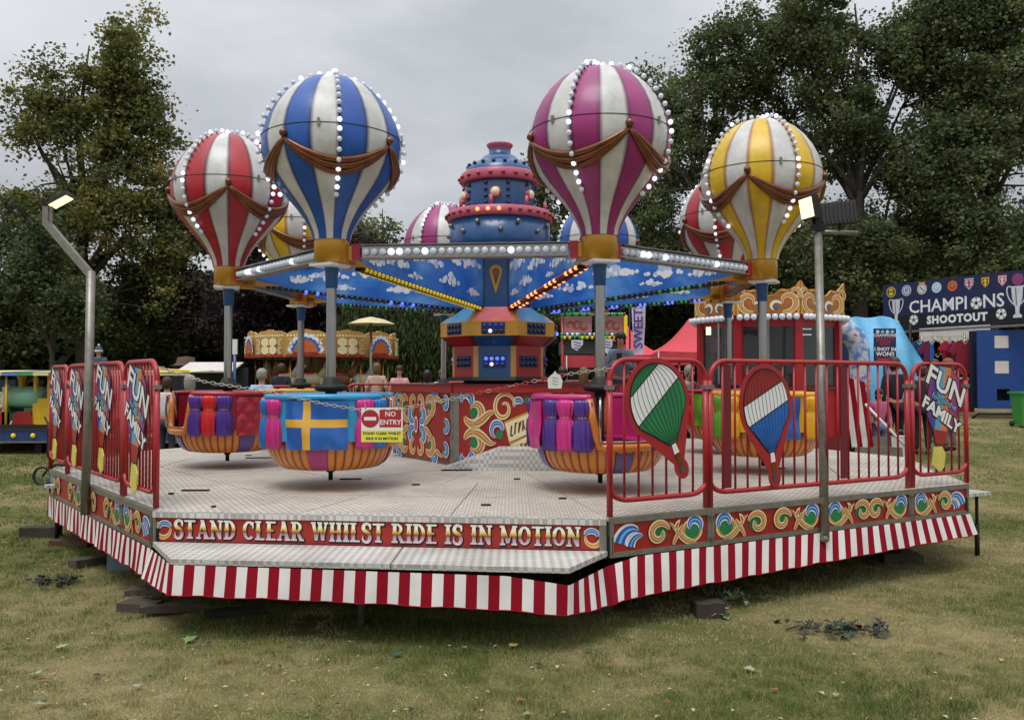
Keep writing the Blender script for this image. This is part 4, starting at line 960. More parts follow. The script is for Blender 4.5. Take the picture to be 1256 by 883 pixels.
for k in range(20):
    a = 2 * PI * k / 20 + .1; b = MB(); b.ball((.468 * math.cos(a), .468 * math.sin(a), 3.925 - z0), .024, BULBR, 8, 5); b.build('ring_bulb', r2_)
b = MB(); b.lathe([(.41, 3.99 - z0), (.40, 4.03 - z0), (.35, 4.09 - z0), (.28, 4.13 - z0), (.24, 4.14 - z0), (.22, 4.17 - z0), (.19, 4.20 - z0), (.13, 4.215 - z0), (.125, 4.28 - z0)], 40, BLUE); dm = tb('dome', b)
for k in range(18):
    a = 2 * PI * k / 18; b = MB(); b.ball((.37 * math.cos(a), .37 * math.sin(a), 4.08 - z0), .024, BULBD, 8, 5); b.build('dome_bulb', dm)
b = MB(); b.lathe([(.125, 4.28 - z0), (.13, 4.30 - z0), (.155, 4.335 - z0), (.15, 4.35 - z0), (0, 4.365 - z0)], 32, PINKR); tb('cap', b)
CLW = mat('cloud_white', '#e6eaf0', .35, var=.06, scale=20); CLS = mat('cloud_shade', '#b4c6e0', .35, var=.06)
# arms
def bulbrow(mb, a, bq, n_, r, mm, nrm=None):
    a = Vector(a); bq = Vector(bq)
    for i in range(n_):
        c = a.lerp(bq, (i + .5) / n_); mb.ball(c, r, mm if not isinstance(mm, list) else mm[(i * 7 + i // 3) % len(mm)], 6, 4)
UPC = {0: BULBY, 7: [BULBR, BULBR, BULBRL], 1: [BULBD, BULBB, BULBD, BULBBL, BULBD], 6: [BULBG, BULBD, BULBD, BULBG, BULBD], 5: [BULBG, BULBD, BULBBL, BULBD], 2: [BULBD, BULBG, BULBD], 3: BULBY, 4: [BULBG, BULBD, BULBB]}
for k, a in enumerate(ANG):
    d = Vector((math.cos(a), math.sin(a), 0)); s_ = Vector((-d.y, d.x, 0))
    prof = [(.36, 2.41), (2.5, 2.60), (2.74, 2.63), (2.74, 2.75), (.36, 3.06)]
    b = MB(); fr = Fr(-s_ * 0 + Vector((0, 0, -z0)), d, (0, 0, 1)); b.poly(fr, prof, -.02, .02, CLOUD, CLOUD); ao = tb('arm', b)
    cr_ = random.Random(k * 3 + 1); q = MB()
    for sd in (1, -1):
        f2 = Fr(s_ * (-.0) + Vector((0, 0, -z0)), d * sd, (0, 0, 1))
        for (u, v, sz) in ((2.35, 2.69, .06), (1.95, 2.72, .085), (1.45, 2.78, .11), (1.05, 2.62, .085), (.75, 2.86, .12), (1.2, 2.90, .06), (1.75, 2.62, .05), (.62, 2.55, .06)):
            sz *= 1.45; u += cr_.uniform(-.1, .1); v += cr_.uniform(-.015, .015)
            for i in range(22):
                t_ = cr_.uniform(-1, 1); rr = sz * (.14 + .30 * (1 - abs(t_)) * cr_.random()); uu_, vv_ = u + t_ * sz * 1.7, v + cr_.uniform(-.25, .75) * sz * (1 - abs(t_)) * .8
                lo_, hi_ = 2.41 + (uu_ - .36) * .089 + .01, 3.06 - (uu_ - .36) * .130 - .01
                if vv_ - rr < lo_ or vv_ + rr > hi_: continue
                q.poly(f2, [(sd * uu_ + rr * (1 + .18 * math.sin(3 * g_ + i)) * math.cos(g_), vv_ + rr * (1 + .18 * math.sin(5 * g_ + i)) * math.sin(g_)) for g_ in [2 * PI * h_ / 11 for h_ in range(11)]], .0215 + i * .00012, .0215 + i * .00012, CLW if i % 4 else CLS)
    q.build('cloud_print', ao)
    e = MB(); P3 = lambda r, z, w_=0: d * r + s_ * w_ + Vector((0, 0, z - z0))
    e.beam(P3(.36, 2.395), P3(2.62, 2.60), .09, .03, DARK); e.beam(P3(.4, 3.075), P3(2.74, 2.765), .07, .025, GREYM); e.build('arm_flange', ao)
    for w_ in (-.045, .045):
        q = MB(); bulbrow(q, P3(.5, 2.375 + .02, w_), P3(2.6, 2.575 + .02, w_), 34, .021, UPC[k]); q.build('bulb_row', ao, kind='stuff')
    q = MB(); bulbrow(q, P3(1.0, 3.02), P3(2.6, 2.81), 28, .02, BULBR if k in (7, 4) else BULBY); q.build('bulb_row', ao, kind='stuff')
    g = MB(); g.box(P3(2.79, 2.70), (.12, .10, .16), GOLD, rz=a); g.box(P3(2.86, 2.60), (.2, .07, .05), GOLD, rz=a)
    g.add([P3(2.45, 2.61, -.05), P3(2.9, 2.61, -.05), P3(2.9, 2.70, -.05), P3(2.45, 2.61, .05), P3(2.9, 2.61, .05), P3(2.9, 2.70, .05)], [(0, 1, 2), (5, 4, 3), (0, 3, 4, 1), (0, 2, 5, 3)], GOLD); g.build('bracket', ao)
for k in range(8):                                    # chrome ring beams between neighbouring balloons
    a, c = ANG[k], ANG[(k + 1) % 8]; P = Vector((math.cos(a), math.sin(a), 0)) * 2.96; Q = Vector((math.cos(c), math.sin(c), 0)) * 2.96; U = (P - Q).normalized()
    z_c = 2.70 - z0; a1_, a2_ = Q + U * .25, P - U * .25; nn = Vector((U.y, -U.x, 0)); nn = nn if nn.dot(P) > 0 else -nn
    b = MB(); up = Vector((0, 0, 1)); b.beam(a1_ + up * z_c, a2_ + up * z_c, .07, .092, CHROME)
    b.beam(a1_ + up * (z_c + .058) + nn * .02, a2_ + up * (z_c + .058) + nn * .02, .11, .008, GREYM); b.beam(a1_ + up * (z_c - .058) + nn * .02, a2_ + up * (z_c - .058) + nn * .02, .11, .008, GREYM); bo_ = tb('ring_beam', b)
    q = MB(); fr_u = 0
    for i in range(24):
        cc = a1_.lerp(a2_, (i + .5) / 24) + up * z_c; q.ball(cc + nn * .05, .031, BULBL if i in (3, 4, 7, 17) and k in (0, 7, 6) else BULB, 10, 6)
    q.build('bulb_row', bo_, kind='stuff')
    q = MB()
    for Z in (a1_ - U * .05, a2_ + U * .05): q.box(Z + up * z_c, (.07, .10, .14), RED, rz=math.atan2(U.y, U.x))
    for Z in (a1_ - U * .12, a2_ + U * .12): q.box(Z + up * (z_c - .005), (.09, .09, .12), GOLD, rz=math.atan2(U.y, U.x))
    q.build('end_box', bo_)

# ---------------------------------------------------------------- balloons with their baskets
ENV = [(0, 4.215), (.12, 4.205), (.24, 4.165), (.34, 4.10), (.43, 4.01), (.50, 3.91), (.555, 3.80), (.585, 3.69), (.595, 3.60), (.585, 3.50), (.555, 3.41), (.50, 3.31), (.435, 3.225), (.36, 3.14), (.295, 3.065), (.24, 2.99), (.20, 2.92), (.172, 2.86), (.16, 2.80)]
def env_r(z):
    for (r0, z0_), (r1, z1_) in zip(ENV, ENV[1:]):
        if z1_ <= z <= z0_: return r0 + (r1 - r0) * (z0_ - z) / (z0_ - z1_)
    return .1
SWE_B = mat('flag_blue', '#1c5aa8', .3, coat=.4); SWE_Y = mat('flag_yellow', '#d9a53a', .3, coat=.4); FLW = mat('flag_white', '#cfd3dc', .3, coat=.4)
def surf(mb, rf, a0, a1, z0_, z1_, na, nz__, mf, thick=0):
    vs = []; 
    for j in range(nz__ + 1):
        z = z0_ + (z1_ - z0_) * j / nz__
        for i in range(na + 1):
            a = a0 + (a1 - a0) * i / na; r = rf(a, z); vs.append((r * math.cos(a), r * math.sin(a), z))
    o = len(mb.v); mb.v.extend(vs)
    for j in range(nz__):
        for i in range(na):
            q = o + j * (na + 1) + i; mb.f.append((q, q + 1, q + na + 2, q + na + 1)); mm = mf(i / na, j / nz__); mb.m.append(mb.mi(mm)); mb.s.append(True)
BOWL = [(0, .155), (.33, .16), (.40, .172), (.455, .208), (.488, .255), (.51, .31), (.518, .37), (.522, .42)]
def bowl_r(z):
    for (r0, a), (r1, c) in zip(BOWL[1:], BOWL[2:]):
        if a <= z <= c: return r0 + (r1 - r0) * (z - a) / (c - a)
    return .522
OPN = R(31)
def make_gondola(k, colour, env_mat, label, rim, drapes, flag, band, bphase):
    a = ANG[k]; x, y = CX + 3 * math.cos(a), CY + 3 * math.sin(a)
    g = thing('balloon_gondola', (x, y, DZ), label, 'balloon ride car', 'balloon cars hung from the ride arms', rz=a)
    D = DZ
    b = MB(); b.lathe([(r, z - D) for r, z in reversed(ENV)], 64, env_mat); env = b.build('envelope', g)
    # seam and latches
    b = MB(); b.tube([(env_r(3.66) * 1.003 * math.cos(t), env_r(3.66) * 1.003 * math.sin(t), 3.66 - D) for t in [2 * PI * i / 64 for i in range(64)]], .0035, DARK, 4, closed=True)
    b.build('seam', env)
    for i in range(4):
        t = PI / 8 + PI / 2 * i + .12; b = MB(); b.box((.6 * math.cos(t), .6 * math.sin(t), 3.66 - D), (.012, .022, .06), GREYM, rz=t); b.build('latch', env)
    # strings of bulbs on four meridians
    zs = []; arc = 0; P = [(r, z) for r, z in ENV]
    for j in range(4):
        t = PI / 4 + PI / 2 * j; b = MB(); d = 0; last = None; step = .076; acc = .03
        for (r0, z0_), (r1, z1_) in zip(P, P[1:]):
            L_ = math.hypot(r1 - r0, z1_ - z0_); s_ = acc
            while s_ < L_:
                f = s_ / L_; r, z = r0 + (r1 - r0) * f, z0_ + (z1_ - z0_) * f
                if z < 3.14: break
                nx, nz2 = (z0_ - z1_) / L_, (r1 - r0) / L_
                rr, zz = r + nx * .03, z + nz2 * .03; 
                b.ball((rr * math.cos(t), rr * math.sin(t), zz - D), .022, BULBL if (int(z * 50) + j) % 3 == 0 else BULB, 8, 5)
                b.tube([((r - .01 * nx) * math.cos(t), (r - .01 * nx) * math.sin(t), z - D - .01 * nz2), (rr * math.cos(t), rr * math.sin(t), zz - D)], .010, GREYM, 5)
                s_ += step
            acc = s_ - L_
        b.build('bulb_string', g, kind='stuff')
    # swags: knots between the strings, three folds each
    for j in range(4):
        t0, t1 = PI / 2 * j, PI / 2 * (j + 1); b = MB()
        for q, (dz_, wr) in enumerate(((0, .026), (.045, .028), (.09, .024))):
            pts = []; rs = []
            for i in range(19):
                f = i / 18; t = t0 + (t1 - t0) * f; sg = 1 - (2 * f - 1) ** 2; z = 3.575 - .20 * sg - dz_ * (.12 + .88 * sg ** .8) - .02 * (1 - sg)
                pts.append(((env_r(z) + .012) * math.cos(t), (env_r(z) + .012) * math.sin(t), z - D)); rs.append(wr * (.35 + .75 * sg ** .6))
            b.tube(pts, rs, BROWN, 7)
        b.build('swag', g)
        b = MB(); b.ball(((env_r(3.59) + .012) * math.cos(t0), (env_r(3.59) + .012) * math.sin(t0), 3.59 - D), .034, BROWN, 10, 6); b.build('swag_knot', g)
    b = MB(); b.lathe([(.0, 2.815 - D), (.150, 2.815 - D), (.152, 2.80 - D), (.150, 2.605 - D), (.14, 2.60 - D), (0, 2.60 - D)], 32, GOLD); b.build('collar', g)
    b = MB(); b.box((-.14, 0, 2.64 - D), (.2, .1, .07), GOLD); b.build('collar_bracket', g)
    b = MB(); b.box((.02, 0, 2.585 - D), (.26, .24, .022), WHITE); b.box((.02, 0, 2.571 - D), (.22, .2, .006), BULB); b.build('under_lamp', g)
    b = MB(); b.lathe([(.065, 2.57 - D), (.055, 2.50 - D), (.052, 2.40 - D), (.046, 2.39 - D)], 20, BLUE); b.build('sleeve', g)
    b = MB(); b.lathe([(.043, .80), (.043, 2.40 - D)], 36, CHROME, rf=lambda t, z, r: r - .003 * (math.cos(t * 12) > .3)); b.build('pole', g)
    b = MB(); b.lathe([(.045, .93), (.07, .91), (.075, .87), (.125, .865), (.14, .85), (.14, .825), (.12, .81), (.05, .80), (.05, .76)], 28, BLACK); b.build('pole_disc', g)
    b = MB(); b.tube([(0, 0, .12), (0, 0, .80)], .035, DARK, 10); b.build('inner_post', g)
    # basket
    rib = lambda t, z, r: r + (.006 * abs(math.sin(t * 22)) if r > .3 else 0)
    b = MB(); b.lathe(BOWL, 132, WICKER, rf=rib); b.lathe([(.515, .41), (.48, .28), (.3, .2), (0, .2)], 32, DARK)
    bk = b.build('basket', g); bk.rotation_euler = (0, 0, bphase)
    FR_ = ORANGE
    for s_ in (0, PI):                                # side walls between the two doorways
        a0_, a1_ = s_ + OPN, s_ + PI - OPN; zt = .745
        b = MB(); surf(b, lambda t, z: .556, a0_, a1_, .41, zt, 24, 4, lambda u, v: rim); surf(b, lambda t, z: .52, a1_, a0_, .41, zt, 24, 4, lambda u, v: rim)
        b.build('side_wall', bk)
        b = MB(); b.tube([(.548 * math.cos(t), .548 * math.sin(t), .765) for t in [a0_ - .03 + (a1_ - a0_ + .06) * i / 24 for i in range(25)]], .028, rim, 10); b.build('rim', bk)
        m_ = (a0_ + a1_) / 2
        # drapes
        DR = drapes; spots = {'quilt': [-.95, -.70, -.45, .95], 'drapes': [-.95, -.7, -.45, .45, .7, .95]}.get(flag, [-.95, -.71, .71, .95])
        for i, dt in enumerate(spots):
            t = m_ + dt; b = MB(); cx_, cy_ = .565 * math.cos(t), .565 * math.sin(t)
            prof = [(.02, .345), (.056, .35), (.068, .38), (.073, .46), (.070, .53), (.058, .585), (.044, .61), (.056, .635), (.066, .67), (.069, .725), (.056, .745), (.01, .75)]
            b.lathe(prof, 48, DR[i % len(DR)], c=(cx_, cy_, 0), rf=lambda q, z, r: r * 1.12 * (1 + .15 * math.cos(12 * q + z * 5 + .6 * math.sin(z * 30))), sx=.6, sy=1.0, rot=t)
            b.lathe([(.048, .602), (.053, .61), (.048, .618)], 16, GOLD, c=(cx_, cy_, 0), sx=.62, sy=1.0, rot=t)
            b.build('drape', bk)
        # flag or quilted cloth in the middle
        b = MB(); w_ = .44; wav = lambda t, z: .585 + .010 * math.sin((t - m_) * 14 + z * 9) + .008 * math.sin(z * 20 + t * 5)
        if flag == 'cross': mf = lambda u, v: SWE_Y if (.28 < u < .42 or .42 < v < .6) else SWE_B
        elif flag == 'bands': mf = lambda u, v: SWE_B if u < .36 else (FLW if u < .68 else SWE_B)
        elif flag == 'tri': mf = lambda u, v: LIME if u < .33 else (FLW if u < .66 else CRED)
        elif flag == 'drapes': mf = lambda u, v: MAGENTA
        else: mf = lambda u, v: CRIMSON if u < .6 else PURPLE
        if flag == 'quilt':
            w_ = .44; wav = lambda t, z: (.585 + .014 * abs(math.sin((t - m_ + (z - .5) * 1.6) * 11)) * abs(math.sin((t - m_ - (z - .5) * 1.6) * 11))) if (t - m_) < .17 else .59 + .01 * math.cos((t - m_ - .32) * 14)
        if flag == 'drapes': w_ = .26
        surf(b, wav, m_ - w_ + (.2 if flag == 'quilt' else 0), m_ + w_ + (.22 if flag == 'quilt' else 0), .35, .735, 50, 24, mf); b.build('draped_flag' if flag != 'quilt' else 'quilted_cloth', bk)
        # ribbon round the bowl
        b = MB(); surf(b, lambda t, z: bowl_r(z) + .012, m_ - .15, m_ + .15, .162, .40, 6, 14, lambda u, v: band); b.build('ribbon', bk)
        b = MB(); dd = s_; surf(b, lambda t, z: bowl_r(z) + .012, dd - .14, dd + .14, .162, .33, 6, 12, lambda u, v: band); b.build('ribbon', bk)
        # doorway frame and chrome handle
        b = MB(); P_ = []
        for i in range(21):
            f = i / 20; tt = s_ - OPN + 2 * OPN * f; u = abs(2 * f - 1); z = .385 + (.37 * max(0, (u - .72) / .28) ** 1.3)
            P_.append((.562 * math.cos(tt), .562 * math.sin(tt), z))
        b.tube(P_, .034, FR_, 8); b.build('doorway_frame', bk)
        b = MB()
        for sg in (1,): 
            tt = s_ - sg * (OPN - .16); c_, s2 = math.cos(tt), math.sin(tt); b.tube([(.6 * c_, .6 * s2, .42), (.61 * c_, .61 * s2, .6), (.60 * c_, .60 * s2, .74), (.55 * c_, .55 * s2, .765), (.52 * c_, .52 * s2, .7), (.5 * c_, .5 * s2, .5)], .011, CHROME, 8)
            P_ = [(.575 * math.cos(s_ + q), .575 * math.sin(s_ + q), .425 + .0 * q) for q in [-(OPN - .16) + (2 * OPN - .32) * i / 10 for i in range(11)]]; b.tube(P_, .009, CHROME, 6)
        b.build('door_rail', bk)
        # bench and backrest inside
        b = MB(); surf(b, lambda t, z: .50 - (z - .44) * .0, a1_, a0_, .40, .74, 20, 3, lambda u, v: rim)
        b.lathe([(.22, .42), (.5, .42)], 20, rim, a0=a0_, a1=a1_); b.lathe([(.22, .2), (.22, .42)], 20, rim, a0=a0_, a1=a1_); b.build('bench', bk)
    b = MB(); b.tube([(0, 0, .05), (0, 0, .16)], .02, DARK, 8); b.build('floor_pin', bk)
    return g
EM = {'blue': gore_mat('balloon_blue', '#1a57b0', (.01, .03, .14)), 'red': gore_mat('balloon_red', '#b3192a', (.09, .012, .02)),
      'yellow': gore_mat('balloon_yellow', '#e6bc14', (.36, .12, .03)), 'pink': gore_mat('balloon_pink', '#a02873', (.14, .015, .08))}
spec = [('blue', 'blue and white striped balloon car with a yellow cross flag basket, front left', CYAN, [SKYB, MAGENTA, MAGENTA, SKYB], 'cross', mat('magenta_band', '#a83c74', .4), 1.95 - ANG[0] - PI / 2 + PI),
        ('red', 'red and white striped balloon car nearest the left fence with crimson quilted basket', CRIMSON, [PURPLE, CRED, PURPLE, PURPLE], 'quilt', VIOLET, 0),
        ('yellow', 'yellow and white striped balloon car half hidden behind the front blue one', CYEL, [CYEL, LIME, LIME, CYEL], 'bands', LIME, .4),
        ('pink', 'pink and white striped balloon car far behind to the left of the tower', PINK, [PURPLE, MAGENTA, MAGENTA, PURPLE], 'tri', VIOLET, .2),
        ('blue', 'blue and white striped balloon car seen behind the neck of the front pink one', CYAN, [SKYB, MAGENTA, SKYB, MAGENTA], 'bands', VIOLET, .9),
        ('red', 'red and white striped balloon car peeking out left of the near yellow one', CRIMSON, [PURPLE, CRED, CRED, PURPLE], 'tri', VIOLET, .3),
        ('yellow', 'yellow and white striped balloon car nearest the flood lights on the right', CYEL, [LIME, CYEL, CYEL, LIME], 'bands', LIME, 0),
        ('pink', 'pink and white striped balloon car, large, in front with a magenta seated basket', PINK, [PURPLE, MAGENTA, PURPLE, PURPLE, MAGENTA, PURPLE], 'drapes', VIOLET, 0)]
def view_ang(k):
    x, y = CX + 3 * math.cos(ANG[k]), CY + 3 * math.sin(ANG[k]); return math.atan2(-y, -x)
# basket headings: doorway angle measured from the line to the photographer
HEAD = {0: R(78), 1: R(-68), 2: R(60), 3: R(80), 4: R(40), 5: R(70), 6: R(100), 7: R(22)}
for k, (c, lab, rim, dr, fl, bd, ph) in enumerate(spec):
    make_gondola(k, c, EM[c], lab, rim, dr, fl, bd, view_ang(k) + HEAD[k] - ANG[k])

# ================================================================= FENCES
def rrect(w, z0_, z1_, r0, r1, e=0):
    """closed rounded frame: r1 radius at top, r0 at the bottom"""
    P = []
    for cx_, cz_, r, a in ((w - r1, z1_ - r1, r1, 0), (r1, z1_ - r1, r1, PI / 2), (r0, z0_ + r0 * .55, r0, PI), (w - r0, z0_ + r0 * .55, r0, 1.5 * PI)):
        for i in range(7):
            t = a + PI / 2 * i / 6; sy = .55 if a >= PI else 1; P.append((cx_ + r * math.cos(t), cz_ + r * math.sin(t) * sy))
    return P
def fence(P, Q, z, h, nbar, label, plates=(), sign=None, rad=.14, cat='fence panel', m=RED, group='red tubular fence panels round the ride', bw=.0095, pr=.019):
    P = Vector((P[0], P[1], z)); Q = Vector((Q[0], Q[1], z)); U = (Q - P).normalized(); w = (Q - P).length; fr = Fr(P, U, (0, 0, 1))
    t = thing('fence_panel', tuple(P), label, cat, group); bt = .10
    L3 = lambda pts, wv=0: [fr.p(u, v, wv) - P for u, v in pts]
    MB().tube(L3(rrect(w, bt, h, .16, rad)), pr, m, 10, closed=True).build('frame', t)
    for u in (0, w): MB().tube(L3([(u, 0), (u, h - rad)]), pr * 1.12, m, 10).build('post', t)
    for i in range(nbar):
        u = w * (i + 1) / (nbar + 1); lift = 0 if .16 < u < w - .16 else .05 * (1 - min(u, w - u) / .16)
        dt = 0 if rad < u < w - rad else rad * .35 * (1 - min(u, w - u) / rad)
        MB().tube(L3([(u, bt + lift), (u, h - dt)]), bw, m, 6).build('bar', t)
    for u in plates:
        b = MB(); b.box(fr.p(u, (h + bt) / 2 , 0) - P, (.075, .012, h - bt - .05), DRED, rz=math.atan2(U.y, U.x)); b.build('plate', t)
    for u in (.0, w):
        b = MB(); b.box(fr.p(u, h * .82, .0) - P, (.05, .05, .03), GREYM, rz=math.atan2(U.y, U.x)); b.build('clamp', t)
    if sign: sign(t, Fr(fr.o - P, fr.U, fr.V), w, h)
    return t
def clip(pts, a, b, c):
    """keep the side a*x+b*y+c >= 0 of a convex outline"""
    out = []
    for i in range(len(pts)):
        p, q = pts[i], pts[(i + 1) % len(pts)]; dp, dq = a * p[0] + b * p[1] + c, a * q[0] + b * q[1] + c
        if dp >= 0: out.append(p)
        if dp * dq < 0: s = dp / (dp - dq); out.append((p[0] + s * (q[0] - p[0]), p[1] + s * (q[1] - p[1])))
    return out
def balloon_outline(rx, ry, tail, tw_=.035, n=26):
    """balloon outline hanging from its head: circle top, straight flanks to a narrow tail; y down is negative"""
    P = []
    for i in range(n + 1):
        a = -.38 + (PI + .76) * i / n; P.append((rx * math.cos(a), ry * math.sin(a)))
    return P + [(-tw_, -tail), (tw_, -tail)]
def balloon_sign(cu, cv, rot, rx, ry, tail, bands, ang):
    def f(t, fr, w, h):
        s = fr.sub(cu, cv, .03, rot); b = MB(); out = balloon_outline(rx + .03, ry + .03, tail, .04)
        b.poly(s, out, -.008, .0, RED); b.poly(s.sub(0, -tail - .035, 0), [(q[0], q[1] * 1.3) for q in circle(0, 0, .06)], -.008, .001, RED); bo_ = b.build('balloon_board', t)
        c, sn = math.cos(ang), math.sin(ang); inn = balloon_outline(rx - .012, ry - .012, tail - .16, .03)
        p = MB(); p.poly(s, balloon_outline(rx - .002, ry - .002, tail - .15, .036), .002, .002, PBLACK)
        for m_, lo, hi in bands:
            q = clip(clip(inn, -sn, c, -lo), sn, -c, hi)
            if len(q) > 2: p.poly(s, q, .004, .004, m_)
            if lo > -1: 
                pts = [x for x in clip(clip(inn, -sn, c, -lo + .004), sn, -c, lo + .004)]
                if len(pts) > 2: p.poly(s, pts, .0055, .0055, PBLACK)
        for i in range(-5, 6):          # panel seams running from crown to mouth
            x = i / 6
            pts = bez((x * .25 * rx, ry * .97), (x * rx * 1.25, ry * .6), (x * rx * 1.2, -ry * .35), (x * .05, -(tail - .17)), 12)
            p.ribbon(s, pts, [.0035] * 13, .007, PBLACK, 0)
        p.poly(s, [(-.018, -tail + .15), (.018, -tail + .15), (.024, -tail + .08), (-.024, -tail + .08)], .004, .004, PWHITE)
        p.poly(s, [(-.024, -tail + .07), (.024, -tail + .07), (.022, -tail + .0), (-.022, -tail + .0)], .004, .004, BROWN)
        p.poly(s, [(-.024, -tail - .01), (.024, -tail - .01), (.02, -tail - .07), (-.02, -tail - .07)], .004, .004, WOOD); p.build('balloon_print', bo_)
    return f
MULTI = [mat('print_magenta', '#8a2a72', .5), mat('print_purple', '#4a3a8a', .5), mat('print_cyan', '#5aa0c0', .5), mat('print_orange', '#d07a3a', .5), mat('print_rose', '#a03a5a', .5)]
PYEL = mat('yellow_print', '#d8c860', .5); SIGNY = mat('sign_yellow', '#e2dc50', .5)
def fun_sign(cu, cv, sc_=1.0, wv=.03):
    def f(t, fr, w, h):
        s = fr.sub(cu, cv, wv, R(-8)); s.k = 1.22; b = MB(); k = sc_
        out = [(x * k, y * k) for x, y in [(-.10, .30), (.06, .31), (.17, .22), (.19, .06), (.17, -.12), (.08, -.26), (.05, -.38), (-.05, -.38), (-.08, -.28), (-.17, -.14), (-.18, .06), (-.16, .22)]]
        b.poly(s, out, -.006, 0, PBLACK); bo_ = b.build('sign_board', t)
        p = MB()
        for i in range(6):
            lo, hi = -.2 + i * .066, -.2 + (i + 1) * .066; q = clip(clip([(x * .96, y * .97) for x, y in out], 1, 0, -lo * k), -1, 0, hi * k); q = clip(q, 0, 1, .25 * k)
            if len(q) > 2: p.poly(s, q, .002, .002, MULTI[i % 5])
        q = clip([(x * .96, y * .97) for x, y in out], 0, -1, -.25 * k)
        p.poly(s, q, .002, .002, PRED)
        p.poly(s, [(x * k, y * k) for x, y in ((-.055, -.40), (.03, -.385), (.075, -.44), (.07, -.56), (.02, -.60), (-.065, -.55))], -.006, .002, PYEL)
        for txt, u, v, sz, rt_, m_, bd in (('FUN', .015, .13, .235, -.30, PWHITE, .012), ('for all the', .01, 0, .072, -.22, LBLUE, .006), ('FAMILY', -.01, -.12, .14, -.34, PWHITE, .010)):
            g = s.sub(u * k, v * k, 0, rt_); p.text(g, txt, sz * k, PBLACK, off=(.016 if sz > .1 else .006) * k, h=.004); p.text(g, txt, sz * k, m_, off=(.0055 if sz > .1 else .001) * k, h=.006)
        p.build('sign_print', bo_)
    return f
nR_ = Vector((nR.x, nR.y, 0)); inR = -nR_ * .05
def onR(px): return (PB + inR).lerp(PC + inR, line_px(PB + inR, PC + inR, px))
FH = 1.04
pF = [onR(747.5), onR(865), onR(1115), onR(1184)]
wA, wB, wC = (pF[1] - pF[0]).length, (pF[2] - pF[1]).length, (pF[3] - pF[2]).length
A_u = lambda px, i: (onR(px) - pF[i]).length
fence(pF[0] , pF[1] - nR_ * 0, DZ, FH, 6, 'red fence panel carrying the green and white balloon board at the front corner', sign=balloon_sign(A_u(804, 0), .755, R(24), .245, .275, .47, [(PGREEN, .19, 9), (PWHITE, .0, .19), (PGREEN, -9, .0)], R(20)))
fence(pF[1] + Vector((.035, .02, 0)), pF[2] - Vector((.03, .02, 0)), DZ, FH, 17, 'long red fence panel carrying the red white and blue balloon board', plates=(A_u(886, 1), A_u(1030, 1)), sign=balloon_sign(A_u(931, 1), .71, R(9), .235, .285, .50, [(mat('balloon_red_print', '#96231f', .5), .10, 9), (PWHITE, -.06, .10), (PBLUE, -9, -.06)], R(17)))
fence(pF[2] + Vector((.03, .02, 0)), pF[3], DZ, FH, 6, 'narrow red fence panel with the family fun board at the right end of the platform', sign=fun_sign(A_u(1149, 2) , .72, 1.0))
def onL(px): return (PD - nL * .05).lerp(PA - nL * .05, line_px(PD - nL * .05, PA - nL * .05, px))
lp = [onL(63.5), onL(84), onL(153), onL(193)]
fence(lp[0], lp[1], DZ, FH, 7, 'red fence panel with a single board, farthest along the left side', sign=fun_sign((lp[1] - lp[0]).length * .5, .70, 1.0))
wm = (lp[2] - lp[1]).length
def two(t, fr, w, h): fun_sign(w * .23, .69, 1.0)(t, fr, w, h); fun_sign(w * .74, .72, 1.0)(t, fr, w, h)
fence(lp[1] + Vector((.02, -.03, 0)), lp[2] - Vector((.02, -.03, 0)), DZ, FH, 22, 'long red fence panel with two balloon boards behind the left lamp post', sign=two)
fence(lp[2] + Vector((.02, -.03, 0)), lp[3], DZ, FH, 9, 'red fence panel with a family fun board at the front left corner', sign=fun_sign((lp[3] - lp[2]).length * .5, .68, 1.05))
# back railings seen between the baskets
bf = [(-4.6, 15.2), (-3.0, 15.7), (-1.4, 16.0), (.3, 16.2), (1.9, 16.1)]
nmz = ['behind the red balloon basket', 'behind the blue balloon basket', 'behind the centre barrier, left part', 'behind the tower base']
for i in range(4):
    fence(bf[i], (bf[i + 1][0] - .06, bf[i + 1][1]), ground(*bf[i]) + .28, 1.05, 9, 'low red back railing ' + nmz[i], rad=.2, group='red railings behind the platform', bw=.012, pr=.022)
WB_ = mat('white_board', '#cfc6c0', .6, dirt=.2)
for i, (u, v) in enumerate((((-4.3, 16.0), (-3.5, 16.1)), ((-3.1, 16.4), (-2.2, 16.5)), ((-1.3, 16.6), (-.6, 16.6)), ((.9, 16.6), (1.6, 16.6)))):
    g0 = ground(*u); t = thing('low_board', (u[0], u[1], g0), ['pale board standing behind the left back railing', 'pale board under the carousel behind the blue basket', 'pale board behind the middle back railing', 'pale board behind the railing right of the tower'][i], 'board', 'pale boards behind the railings')
    b = MB(); b.beam((0, 0, .75), (v[0] - u[0], v[1] - u[1], .75), .03, .8, WB_); b.build('panel', t)
    for q in (0, 1): MB().tube([((v[0] - u[0]) * q, (v[1] - u[1]) * q + .03, 0), ((v[0] - u[0]) * q, (v[1] - u[1]) * q + .03, 1.1)], .02, GREYM, 6).build('leg', t)
fence((3.35, 15.3), (4.75, 14.3), .75, 1.0, 8, 'red railing before the ticket kiosk behind the yellow basket', rad=.15, group='red railings behind the platform', bw=.012)
fence((1.5, 15.5), (3.2, 15.5), .75, 1.0, 8, 'red railing in front of the red gazebos', rad=.15, group='red railings behind the platform', bw=.012)

